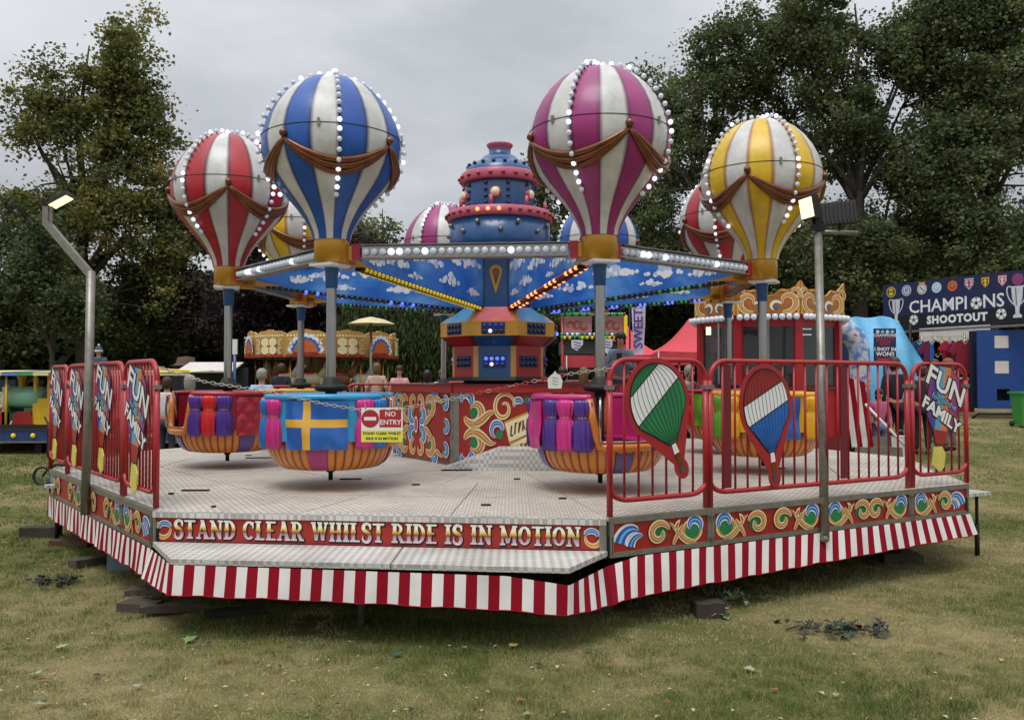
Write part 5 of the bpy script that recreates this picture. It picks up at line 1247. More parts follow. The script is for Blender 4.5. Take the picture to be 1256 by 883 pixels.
# ================================================================= LAMP POSTS
q = (PD + nL * .05).lerp(PA + nL * .05, line_px(PD + nL * .05, PA + nL * .05, 106)); Yp = q.y
def LP(px, py, Y=Yp): return at(px, py, Y)
base = on(106, 628, .45); base = Vector((q.x, q.y, .46))
t = thing('lamp_post', tuple(base), 'galvanised lamp post on the left fence with its arm bent back to a lit lamp', 'lamp post')
knee, elb, tip = LP(111.5, 333), LP(56.5, 273), LP(57, 252)
b = MB(); b.tube([base, LP(108.5, 500), knee], .036, STEEL, 12); wp(b.build('post', ), t)
b = MB(); b.beam(knee + Vector((0, 0, -.03)), elb, .06, .06, STEEL); b.beam(elb + Vector((0, 0, -.02)), tip, .04, .05, STEEL); b.beam(elb + Vector((.04, 0, -.02)), tip + Vector((.04, 0, 0)), .02, .03, STEEL); wp(b.build('arm'), t)
def flood(par, c, dirn, up, w_, h_, d_, label_lit):
    dirn = Vector(dirn).normalized(); x = Vector(up).cross(dirn).normalized(); u = dirn.cross(x); M = Matrix((x, dirn, u)).transposed()
    b = MB(); b.box(c, (w_, d_, h_), BLACK, M=M)
    for i in range(9): b.box(c - dirn * (d_ * .5 + .012) + x * (w_ * (i / 8 - .5) * .9), (.006, .03, h_ * .9), BLACK, M=M)
    fo = wp(b.build('flood_light'), par); g = MB(); g.box(c + dirn * (d_ * .5 + .004), (w_ * .88, .008, h_ * .84), LEDL if label_lit else GLASS, M=M); wp(g.build('lit_panel'), par) if False else None
    g = g.build('lit_panel'); g.parent = fo
    return fo
flood(t, LP(74, 246), (.42, -.2, -.88), (0, 1, .2), .2, .11, .025, True)
b = MB(); b.box(LP(59, 249), (.07, .05, .06), DARK); b.tube([LP(57, 250), LP(66, 246)], .016, DARK, 6); wp(b.build('bracket'), t)
q = (PB + nR * .055).lerp(PC + nR * .055, line_px(PB + nR * .055, PC + nR * .055, 1010)); Yp = q.y; base = Vector((q.x, q.y, .40))
t = thing('lamp_post', tuple(base), 'straight galvanised lamp post on the right fence carrying two flood lights', 'lamp post')
b = MB(); b.tube([base, LP(1003.5, 286)], .034, STEEL, 14); b.ball(base, .036, STEEL, 10, 6); wp(b.build('post'), t)
b = MB(); b.tube([LP(996, 284), LP(1052, 286)], .02, GREYM, 8); b.box(LP(1003, 280), (.1, .08, .05), DARK); b.box(LP(1003, 268), (.06, .06, .12), DARK); wp(b.build('cross_bar'), t)
flood(t, LP(1028, 262), (.25, .9, -.25), (0, .2, 1), .29, .20, .05, False)
flood(t, LP(992, 255), (-.93, -.25, -.18), (0, 0, 1), .2, .2, .04, True)
b = MB(); b.tube([LP(1030, 274), LP(1030, 285)], .012, DARK, 6); b.tube([LP(996, 266), LP(1001, 284)], .012, DARK, 6); b.tube([LP(1006, 285), LP(1012, 278), LP(1022, 288), LP(1010, 300)], .005, BLACK, 5); wp(b.build('bracket'), t)

# ================================================================= CHAIN AND SIGNS
CHW = mat('chain_white', '#aaa498', .4); CHR = mat('chain_red', '#c03a34', .4)
t = thing('chain', tuple(Vector((lp[3].x, lp[3].y, DZ + .9))), 'white and red plastic chain sagging across the open front of the platform', 'chain')
sp = [Vector((lp[3].x, lp[3].y, DZ + 1.0)), at(250, 468, 5.98), at(337, 482, 5.92), at(400, 496, 5.88), at(445, 503, 5.85), at(492, 501, 5.83), at(560, 488, 5.79), at(620, 475, 5.75), at(690, 460, 5.71), Vector((pF[0].x, pF[0].y, DZ + .98))]
dense = []
for i in range(len(sp) - 1):
    for k in range(12): dense.append(sp[i].lerp(sp[i + 1], k / 12))
dense.append(sp[-1]); acc = 0; i = 0; par_ = 0; wv_, rd_ = MB(), MB(); lastp = dense[0]
def link(mb, c, d, odd, m):
    d = d.normalized(); s_ = d.cross(Vector((0, 0, 1))).normalized(); s_ = s_ if odd else s_.cross(d)
    mb.tube([c + d * (.021 * math.cos(2 * PI * j / 8)) + s_ * (.010 * math.sin(2 * PI * j / 8)) for j in range(8)], .0026, m, 5, closed=True)
for a_, b_ in zip(dense, dense[1:]):
    L_ = (b_ - a_).length; s_ = .031 - acc
    while s_ < L_:
        c = a_.lerp(b_, s_ / L_); px_ = 628 + F * c.x / c.y; par_ += 1
        link(rd_ if 572 < px_ < 690 and par_ % 5 else wv_, c, b_ - a_, par_ % 2, CHR if 572 < px_ < 690 and par_ % 5 else CHW); s_ += .031
    acc = L_ - (s_ - .031)
wp(wv_.build('white_links', kind='stuff'), t); wp(rd_.build('red_links', kind='stuff'), t)
c = at(468.5, 521, 5.83); t = thing('no_entry_sign', tuple(c), 'no entry sign board in red white and yellow hanging on the chain', 'sign')
fr = Fr((0, 0, 0), (1, -.03, 0), (0, 0, 1)); k = 5.83 / F; W2, H2 = 25.5 * k, 21 * k
b = MB(); b.poly(fr, [(-W2, -H2), (W2, -H2), (W2, H2), (-W2, H2)], -.004, 0, PWHITE); sb = b.build('sign_board', t)
SR_ = mat('sign_red', '#b0242a', .45)
b = MB(); b.poly(fr, [(-W2, -H2), (W2, -H2), (W2, -H2 * .32), (-W2, -H2 * .32)], .001, .001, SIGNY); b.poly(fr, circle(-W2 * .57, H2 * .36, H2 * .52, 28), .001, .001, SR_); b.poly(fr, [(-W2 * .86, H2 * .26), (-W2 * .28, H2 * .26), (-W2 * .28, H2 * .46), (-W2 * .86, H2 * .46)], .002, .002, PWHITE)
b.poly(fr, [(-W2 * .12, -H2 * .14), (W2 * .93, -H2 * .14), (W2 * .93, H2 * .88), (-W2 * .12, H2 * .88)], .001, .001, SR_)
b.text(fr.sub(W2 * .41, H2 * .62), 'NO', .046, PWHITE, off=.0008, h=.002); b.text(fr.sub(W2 * .41, H2 * .14), 'ENTRY', .046, PWHITE, off=.0008, h=.002)
b.text(fr.sub(0, -H2 * .5), 'STAND CLEAR WHILST', .0245, PBLACK, off=.0008, h=.002); b.text(fr.sub(0, -H2 * .8), 'RIDE IS IN MOTION', .0245, PBLACK, off=.0008, h=.002); b.build('sign_print', sb)
MB().tube([fr.p(-W2 * .8, H2 - .01, .003), fr.p(-W2 * .8, H2 + .02, .003)], .003, CHW, 5).tube([fr.p(W2 * .8, H2 - .01, .003), fr.p(W2 * .8, H2 + .03, .003)], .003, CHW, 5).build('hook', t)
c = at(681, 467, 5.70); t = thing('paper_tag', tuple(c), 'white rounded tag hanging on the chain in front of the centre barrier', 'tag')
b = MB(); f2 = Fr((0, 0, 0), (1, 0, 0), (0, 0, 1)); b.poly(f2, [(-.045, -.05), (.04, -.05), (.048, .0), (.03, .04), (.012, .045), (0, .065), (-.015, .045), (-.03, .035), (-.05, .01)], -.003, 0, WHITE); q = b.build('tag', t)
b = MB()
for i in range(3): b.ribbon(f2, bez((-.02, .02 - i * .02), (-.01, .03 - i * .02), (.0, .005 - i * .02), (.02, .018 - i * .02), 6), [.004] * 7, .001, GREYM, 0)
b.build('scribble', q)

# ================================================================= TIMBER AND LITTER ON THE GRASS
WD2 = mat('dark_wood', '#3a322a', .9, var=.3, scale=7, bump_s=.5, bscale=20)
def plank(px, py, L_, W_, H_, rz, label, z=0, m=WOOD, tilt=0):
    v = on(px, py, 0.0); g_ = ground(v.x, v.y); t = MB(); M = Matrix.Rotation(rz, 3, 'Z') @ Matrix.Rotation(tilt, 3, 'Y')
    n_ = 6; vs = []; fs = []
    for i in range(n_ + 1):
        x = (i / n_ - .5) * L_; j = lambda: random.uniform(-.004, .004)
        for y_, z_2 in ((-W_/2, 0), (W_/2, 0), (W_/2, H_), (-W_/2, H_)): vs.append(M @ Vector((x, y_ + j(), z_2 + j())))
    for i in range(n_):
        for k in range(4): fs.append((i*4 + k, i*4 + (k+1) % 4, (i+1)*4 + (k+1) % 4, (i+1)*4 + k))
    fs += [(3, 2, 1, 0), (n_*4, n_*4+1, n_*4+2, n_*4+3)]
    t.add(vs, fs, m); o = t.build('timber_block'); o.location = (v.x, v.y, g_ + z); return tag(o, label, 'timber', 'packing timbers under the platform')
plank(50, 658, .36, .16, .10, .05, 'thick weathered timber under the left outrigger leg', m=WD2)
plank(110, 693, .32, .12, .07, 1.0, 'short weathered plank on the grass below the left skirt')
plank(92, 668, .42, .2, .05, -.2, 'brown board beneath the far left skirt', m=mat('brown_board', '#5a4030', .9, var=.2))
plank(172, 747, .26, .16, .06, -.2, 'split square board at the front left corner of the skirt')
plank(210, 752, .40, .09, .04, .3, 'long grey plank lying aslant at the front left corner', z=.03)
plank(290, 752, .36, .13, .04, .35, 'dark flat board in the shadow under the front step', m=WD2)
plank(180, 737, .26, .16, .04, .1, 'board stacked on the split square one', z=.065)
plank(868, 752, .2, .15, .10, .1, 'square wooden block by the pale leaves under the right skirt', m=WD2)
v = on(140, 702, 0); t = MB(); t.box((0, 0, .09), (.2, .03, .18), mat('blue_grey_plastic', '#6b7c84', .6)); o = t.build('plastic_board'); o.location = (v.x, v.y + .1, ground(v.x, v.y)); tag(o, 'blue grey plastic board standing behind the left skirt', 'board')
LFG = mat('leaf_green', '#6f8a4a', .7, var=.2, scale=30); LFP = mat('leaf_pale', '#8c9878', .7, var=.2, scale=30); LFY = mat('leaf_yellow', '#b59a4a', .7, var=.25, scale=30); LFB = mat('leaf_brown', '#8a5a34', .8, var=.25, scale=30); LFD = mat('leaf_dark', '#2c3026', .8, var=.3, scale=30); LFGR = mat('leaf_grey', '#3f3e38', .8, var=.3, scale=30)
def leaf_shape(mb, c, s_, rot, tilt, m, curl=.25):
    """five lobed maple like leaf with a folded midrib"""
    out = [(0, -.5), (.12, -.28), (.42, -.36), (.34, -.12), (.6, .08), (.32, .14), (.34, .34), (.16, .28), (0, .62), (-.16, .28), (-.34, .34), (-.32, .14), (-.6, .08), (-.34, -.12), (-.42, -.36), (-.12, -.28)]
    M = Matrix.Rotation(rot, 3, 'Z') @ Matrix.Rotation(tilt, 3, 'X'); c = Vector(c)
    vs = [c + M @ Vector((0, 0, .01)) ] + [c + M @ Vector((x * s_, y * s_, curl * s_ * (abs(x) ** 1.2) + random.uniform(0, .1) * s_)) for x, y in out]
    mb.add(vs, [(0, 1 + i, 1 + (i + 1) % 16) for i in range(16)], m)
    mb.tube([c + M @ Vector((0, -.45 * s_, .0)), c + M @ Vector((.05 * s_, -.95 * s_, .01))], .0015, m, 4)
for px_, py_, s_, m_, lab in ((232, 787, .12, LFG, 'large green maple leaf on the grass in front of the striped skirt'), (256, 791, .06, LFD, 'small dark curled leaf beside the large green one'), (75, 797, .11, LFP, 'pale underside of a fallen leaf at left'), (118, 832, .07, LFD, 'dark leaf lying flat at lower left'), (44, 830, .09, LFP, 'pale rolled leaf near the left edge'), (168, 845, .07, LFP, 'pale green leaf near the bottom left'), (50, 868, .08, LFP, 'pale leaf at the bottom left'), (280, 812, .06, LFB, 'small brown leaf on the grass'),
    (630, 792, .09, LFY, 'yellow brown leaf on the grass before the long skirt'), (596, 797, .06, LFD, 'dark crumpled leaf in the middle of the grass'), (722, 797, .08, mat('leaf_bluegreen', '#3c5a4c', .7), 'blue green leaf in the middle right of the grass'), (660, 815, .07, LFD, 'nearly black leaf on the grass'), (638, 860, .08, LFB, 'orange brown leaf at the bottom'), (645, 878, .07, LFG, 'yellow green leaf at the very bottom'), (488, 803, .08, mat('leaf_deepgreen', '#2f5038', .7), 'deep green leaf left of the middle'), (920, 820, .10, LFP, 'pale leaf on the right grass'), (570, 795, .05, LFG, 'tiny green leaf near the skirt shadow'), (1115, 676, .06, LFP, 'small pale leaf behind the right skirt'), (1168, 667, .07, LFP, 'pale leaf beside the right outrigger'), (950, 845, .06, LFB, 'brown leaf low on the right grass'), (748, 815, .06, LFB, 'reddish leaf on a bare patch'), (1025, 852, .05, LFP, 'tiny pale scrap of leaf at lower right'), (8, 795, .08, LFD, 'dark leaf at the left edge')):
    v = on(px_, py_, 0); b = MB(); leaf_shape(b, (0, 0, .02), s_ * .68, random.uniform(0, 6), random.uniform(-.3, .3), m_); o = b.build('fallen_leaf'); o.location = (v.x, v.y, ground(v.x, v.y)); tag(o, lab, 'leaf', 'fallen leaves on the grass')
def sprig(px, py, w_px, n_, ms, label, hgt=.05):
    v = on(px, py, 0); t = thing('leafy_twig', (v.x, v.y, ground(v.x, v.y)), label, 'twig', 'broken leafy twigs on the grass'); w_ = w_px / F * v.y; s = MB(); b = MB()
    s.tube([(-w_ * .5, .0, .015), (-w_ * .1, .03, .03), (w_ * .2, -.02, .025), (w_ * .5, .02, .012)], [.006, .006, .004, .002], BARK, 5); s.build('stem', t)
    for i in range(n_): leaf_shape(b, (random.uniform(-.5, .5) * w_, random.gauss(0, .07), random.uniform(.008, hgt * .8)), random.uniform(.03, .075), random.uniform(0, 6), random.uniform(-1.1, 1.1), random.choice(ms), random.uniform(.2, .9))
    b.build('leaves', t)
sprig(68, 716, 55, 34, [LFD, LFD, LFGR], 'withered dark leafy twig on the grass below the left skirt', .07)
sprig(985, 770, 42, 16, [LFGR, LFGR, LFD], 'grey withered leaves, left part of the twig on the right grass')
sprig(1050, 772, 78, 50, [LFGR, LFD, mat('leaf_darkgreen', '#36483a', .8)], 'large dark leafy twig lying on the right grass', .08)
sprig(900, 738, 30, 18, [LFP, LFP, LFG], 'pale green leafy sprig beside the wooden block', .1)
sprig(880, 752, 26, 10, [LFP, LFG], 'small pale sprig in front of the wooden block')
sprig(270, 690, 60, 14, [LFD, mat('leaf_darkgreen', '#36483a', .8)], 'dark leafy scraps in the shade of the left skirt')

# ================================================================= PEOPLE
HAIRM = {'brown': mat('brown_hair', '#3a2718', .6, var=.3, scale=40), 'dark': mat('dark_hair', '#1a1410', .5, var=.3, scale=40), 'grey': mat('grey_hair', '#8f8a82', .6, var=.2, scale=40), 'blond': mat('blond_hair', '#6a4c2c', .6, var=.3, scale=40)}
def clothm(h): return mat('cloth_' + h.strip('#'), h, .85, var=.15, scale=8, bump_s=.3, bscale=30)
def skin_obj(name, V, E_, Rr, m, par, root=0, sub=1):
    me = bpy.data.meshes.new(name); me.from_pydata(V, E_, []); o = bpy.data.objects.new(name, me); C.objects.link(o); me.materials.append(m)
    md = o.modifiers.new('skin', 'SKIN'); md.use_smooth_shade = True; sv = me.skin_vertices[0] if me.skin_vertices else None
    if sv is None:
        bpy.context.view_layer.objects.active = o; me.skin_vertices if False else None
    for i, r in enumerate(Rr):
        me.skin_vertices[0].data[i].radius = r if isinstance(r, tuple) else (r, r)
        me.skin_vertices[0].data[i].use_root = (i == root)
    o.modifiers.new('sub', 'SUBSURF').levels = sub; o.modifiers['sub'].render_levels = sub
    # bake to a plain mesh
    dg = bpy.context.evaluated_depsgraph_get(); m2 = bpy.data.meshes.new_from_object(o.evaluated_get(dg)); o.modifiers.clear(); o.data = m2
    if not m2.materials: m2.materials.append(m)
    o.parent = par; return o
def person(x, y, z, H, face, label, top, legs, hair, hairlen=0, arms='down', lean=0.0, skirtm=None, shoe='#1c1a1a', hat=None, sit=False, group='visitors to the fair'):
    """figure built for a 1.75 m body and scaled to H; face = heading (radians, 0 looks towards +x)"""
    t = thing('person', (x, y, z), label, 'person', group, rz=face - PI / 2); s = H / 1.75; ln = lean
    fw = lambda zz: ln * max(0, zz - .95)                       # forward lean (body looks along +y)
    P = {'pel': (0, 0, .95), 'wst': (0, fw(1.1), 1.1), 'cst': (0, fw(1.3), 1.32), 'nck': (0, fw(1.46) , 1.47), 'n2': (0, fw(1.5) + .01, 1.53), 'hd': (0, fw(1.6) + .02, 1.63), 'tp': (0, fw(1.6) + .01, 1.72)}
    for sg, n_ in ((-1, 'L'), (1, 'R')):
        P['sh' + n_] = (sg * .17, fw(1.42), 1.42)
        if arms == 'down' or (arms == 'phone' and False): el, wr = (sg * .24, fw(1.15) - .02, 1.14), (sg * .25, fw(.9) + .06, .90)
        elif arms == 'phone': el, wr = (sg * .22, .06 + fw(1.15), 1.16), (sg * .07, .26 + fw(1.2), 1.26)
        elif arms == 'rail': el, wr = (sg * .24, .12, 1.16), (sg * .2, .34, 1.08)
        else: el, wr = ((sg * .24, .0, 1.15), (sg * .25, .06, .90)) if sg < 0 else ((sg * .3, .12, 1.25), (sg * .18, .3, 1.4))
        P['el' + n_] = el; P['wr' + n_] = wr
        d = (Vector(wr) - Vector(el)).normalized(); h0 = Vector(wr) + d * .07; P['hn' + n_] = tuple(h0)
        sx = Vector((1, 0, 0)) if abs(d.x) < .8 else Vector((0, 1, 0))
        for q in range(4): P['f%s%d' % (n_, q)] = tuple(h0 + sx * (q - 1.5) * .017 + d * (.07 - .008 * abs(q - 1.3)) + Vector((0, .012, 0)))
        P['t' + n_] = tuple(Vector(wr) + d * .05 + Vector((-sg * .035, .03, 0)))
        P['hp' + n_] = (sg * .09, 0, .90)
        if sit: kn, an_ = (sg * .11, .40, .92), (sg * .11, .42, .50); 
        else: kn, an_ = (sg * .10, .02, .50), (sg * .11, -.02, .09)
        P['kn' + n_] = kn; P['an' + n_] = an_; P['to' + n_] = (an_[0], an_[1] + .15, an_[2] - .05)
    keys = list(P); ix = {k_: i for i, k_ in enumerate(keys)}
    E_ = [('pel', 'wst'), ('wst', 'cst'), ('cst', 'nck'), ('nck', 'n2'), ('n2', 'hd'), ('hd', 'tp')]
    for n_ in 'LR':
        E_ += [('cst', 'sh' + n_), ('sh' + n_, 'el' + n_), ('el' + n_, 'wr' + n_), ('wr' + n_, 'hn' + n_), ('wr' + n_, 't' + n_), ('pel', 'hp' + n_), ('hp' + n_, 'kn' + n_), ('kn' + n_, 'an' + n_), ('an' + n_, 'to' + n_)] + [('hn' + n_, 'f%s%d' % (n_, q)) for q in range(4)]
    RR = {'pel': (.14, .10), 'wst': (.125, .09), 'cst': (.145, .10), 'nck': (.06, .06), 'n2': (.052, .055), 'hd': (.078, .098), 'tp': (.05, .062)}
    for n_ in 'LR': RR.update({'sh' + n_: .055, 'el' + n_: .040, 'wr' + n_: .027, 'hn' + n_: (.036, .02), 't' + n_: .010, 'hp' + n_: .09, 'kn' + n_: .055, 'an' + n_: .036, 'to' + n_: .035, **{'f%s%d' % (n_, q): .0085 for q in range(4)}})
    sc_ = lambda v: tuple(q * s for q in v); rs = lambda k_: tuple(q * s for q in RR[k_]) if isinstance(RR[k_], tuple) else (RR[k_] * s,) * 2
    body = skin_obj('body', [sc_(P[k_]) for k_ in keys], [(ix[a], ix[b]) for a, b in E_], [rs(k_) for k_ in keys], SKIN, t)
    hd = Vector(P['hd']); f = MB(); e = MB()
    f.ball((hd.x, hd.y + .098, hd.z - .015), .016, SKIN, 6, 4, (.8, 1.2, 1.4))
    for sg in (-1, 1):
        f.ball((sg * .083, hd.y, hd.z - .01), .026, SKIN, 6, 4, (.35, .7, 1)); f.ball((sg * .031, hd.y + .086, hd.z + .012), .011, PWHITE, 6, 4); f.ball((sg * .031, hd.y + .094, hd.z + .012), .0065, PBLACK, 6, 4)
    f.box((0, hd.y + .094, hd.z - .055), (.042, .008, .007), mat('lips', '#8f4a44', .5))
    f.v = [sc_(v) for v in f.v]; f.build('face', t)
    def sub(names, extra, m, nm, root):
        ks = names; V = [sc_(extra.get(k_, (P.get(k_),))[0] if k_ in extra else P[k_]) for k_ in ks]; ii = {k_: i for i, k_ in enumerate(ks)}
        ee = [(ii[a], ii[b]) for a, b in E_ if a in ii and b in ii]; 
        return skin_obj(nm, V, ee, [tuple(q * 1.0 + .018 * s for q in rs(k_)) for k_ in ks], m, t, ii[root])
    sub(['pel', 'wst', 'cst', 'nck', 'shL', 'elL', 'shR', 'elR'] + (['wrL', 'wrR'] if top[1] == 'long' else []), {}, clothm(top[0]), 'top', 'cst')
    if skirtm is None: sub(['pel', 'hpL', 'hpR', 'knL', 'knR', 'anL', 'anR'], {}, clothm(legs), 'trousers', 'pel')
    else:
        b = MB(); b.lathe([(.15, 1.0), (.2, .8), (.24, .45)], 16, clothm(skirtm), sy=.75, rf=lambda a, z_2, r: r * (1 + .05 * math.cos(8 * a))); b.v = [sc_(v) for v in b.v]; b.build('skirt', t)
    for sg, n_ in ((-1, 'L'), (1, 'R')):
        a = P['an' + n_]; b = MB(); b.ball((a[0], a[1] + .06, a[2] - .045), .06, clothm(shoe), 8, 5, (.75, 2.1, .75)); b.v = [sc_(v) for v in b.v]; b.build('shoe', t)
    if hair:
        b = MB(); hm = HAIRM[hair]; c = (hd.x, hd.y - .016, hd.z + .03)
        b.lathe([(.088, -.02), (.096, .02), (.092, .06), (.07, .10), (.035, .122), (0, .128)], 18, hm, c=c, sy=1.16, rf=lambda a, z_2, r: r * (1 + .03 * math.sin(9 * a + z_2 * 40)) * (.90 if math.sin(a) > .55 and z_2 < .05 else 1))
        b.lathe([(.05, -.12 - hairlen), (.086, -.08 - hairlen * .6), (.094, -.02), (.092, .03)], 14, hm, c=c, a0=PI * .97, a1=PI * 2.03, sy=1.2, rf=lambda a, z_2, r: r * (1 + .04 * math.sin(11 * a)))
        b.v = [sc_(v) for v in b.v]; b.build('hair', t)
    if hat:
        b = MB(); b.lathe([(.10, .0), (.105, .04), (.09, .10), (.05, .14), (0, .15)], 16, clothm(hat), c=(hd.x, hd.y - .01, hd.z + .02), sy=1.12); b.lathe([(.106, -.015), (.11, .015), (.106, .04)], 16, clothm('#c9c9cf'), c=(hd.x, hd.y - .01, hd.z + .02), sy=1.12); b.ball((hd.x, hd.y, hd.z + .2), .035, clothm('#c9c9cf'), 8, 5); b.v = [sc_(v) for v in b.v]; b.build('hat', t)
    if arms == 'phone':
        b = MB(); b.box((0, .34 + fw(1.3), 1.33), (.09, .012, .15), BLACK); b.v = [sc_(v) for v in b.v]; o = b.build('smartphone'); o.location = (x, y, z); o.rotation_euler = (0, 0, face - PI / 2); tag(o, 'black smartphone held in both hands by the man looking down', 'phone')
    return t
def pp(px, Y): return (px - 628) / F * Y
def put(px, Y, H, face, label, *a, z=None, **k):
    x = pp(px, Y); return person(x, Y, ground(x, Y) if z is None else z, H, face, label, *a, **k)
BK = PI / 2; TW = -PI / 2
put(762, 14.3, 1.66, TW - .2, 'man in a grey blue shirt looking down at his phone beyond the pink balloon car', ('#6b7484', 'long'), '#1f232e', 'dark', 0, 'phone', .25, z=DZ)
put(716, 15.6, 1.58, BK, 'woman with wavy brown hair seen from behind near the centre barrier', ('#3a2c28', 'long'), '#20222a', 'blond', .16)
put(740, 15.9, 1.6, BK, 'woman in a black spotted top seen from behind beside the chrome pole', ('#151518', 'long'), '#20222a', 'brown', .1)
put(690, 15.8, 1.58, BK, 'dark haired person beside the tower seen from behind', ('#22242c', 'long'), '#20222a', 'dark', .05)
put(836, 15.2, 1.62, TW + .5, 'balding man in a white shirt bending forward behind the fence', ('#c8c8cc', 'short'), '#22252d', 'grey', 0, 'rail', .35)
put(1097, 15.4, 1.74, BK + .2, 'man in a dark navy jacket standing with his back turned beside the stall', ('#171a28', 'long'), '#14151b', 'brown', 0)
put(1130, 15.8, 1.58, BK - .3, 'boy in a dark top standing right of the navy jacketed man', ('#23262e', 'short'), '#1b1d24', 'brown', 0)
put(1163, 16.2, 1.68, BK + .5, 'woman with long light brown hair beyond the family fun board', ('#2b2224', 'long'), '#6d5a66', 'blond', .22, 'one')
put(1146, 17.2, 1.62, BK, 'woman in a mauve top behind the family fun board', ('#7a4a6a', 'long'), '#2b2c36', 'brown', .12)
put(1078, 14.7, 1.25, TW, 'small child in pink beside the striped panel', ('#b05a78', 'long'), '#5a6a8a', 'brown', .06)
put(321, 15.0, 1.62, BK, 'bald man in a pale blue shirt with his back turned before the carousel', ('#9fb6d8', 'short'), '#3a3f4a', 'grey', -.03)
put(233, 13.6, 1.56, BK, 'grey haired woman in a white top behind the crimson basket', ('#c9ccd2', 'short'), '#3a3f4a', 'grey', .05)
put(121, 15.6, 1.1, TW + .3, 'child in a knitted bobble hat above the left fence', ('#46546a', 'long'), '#2a3040', 'brown', 0, 'one', hat='#3e4a62', z=1.08)
put(205, 14.6, 1.5, BK, 'person in white standing by the little train ride', ('#d0d0cc', 'short'), '#30343c', 'brown', 0)
put(524, 17.0, 1.5, BK, 'dark haired woman in a white top behind the centre barrier', ('#c6c6ca', 'short'), '#30343c', 'dark', .08)
put(543, 17.6, 1.5, TW, 'fair haired person near the tower behind the back railing', ('#b8a8a8', 'short'), '#30343c', 'blond', .1)
put(490, 18.5, 1.55, TW, 'woman in pale pink beside the carousel', ('#c79a9a', 'short'), '#3f3f48', 'brown', .1)
put(462, 18.8, 1.6, BK, 'person with ginger hair watching the carousel', ('#b9a08c', 'short'), '#3f3f48', 'blond', .04)
put(345, 19.0, 1.6, BK, 'person in dark clothes left of the carousel', ('#20242c', 'long'), '#20242c', 'brown', 0)

# ================================================================= OTHER ATTRACTIONS
# --- children's carousel
Yc = 22.0; kx = Yc / F; cx_ = pp(396, Yc); g0 = ground(cx_, Yc)
car = thing('carousel', (cx_, Yc, g0), 'small carousel with gold scalloped rounding boards behind the blue balloon car', 'carousel')
rc = 88 * kx; zb_, zt_ = at(396, 440, Yc).z - g0, at(396, 414, Yc).z - g0
b = MB(); b.lathe([(0, .25), (rc * .97, .25), (rc * .97, .38), (0, .40)], 40, DARK); b.build('floor', car)
b = MB(); b.lathe([(rc * .93, zb_), (rc * .5, zb_ + .1), (0, zb_ + .12)], 32, DARK); b.lathe([(rc * .96, zt_ - .05), (rc * .55, zt_ - .02), (.3, zt_ + .05), (0, zt_ + .06)], 32, mat('carousel_canvas', '#5b2a2a', .8)); b.build('roof', car)
b = MB(); b.lathe([(.45, .4), (.5, zb_)], 12, mat('mirror_gold', '#8a6a30', .3, .4), sm=False); b.build('centre_drum', car)
nP = 12
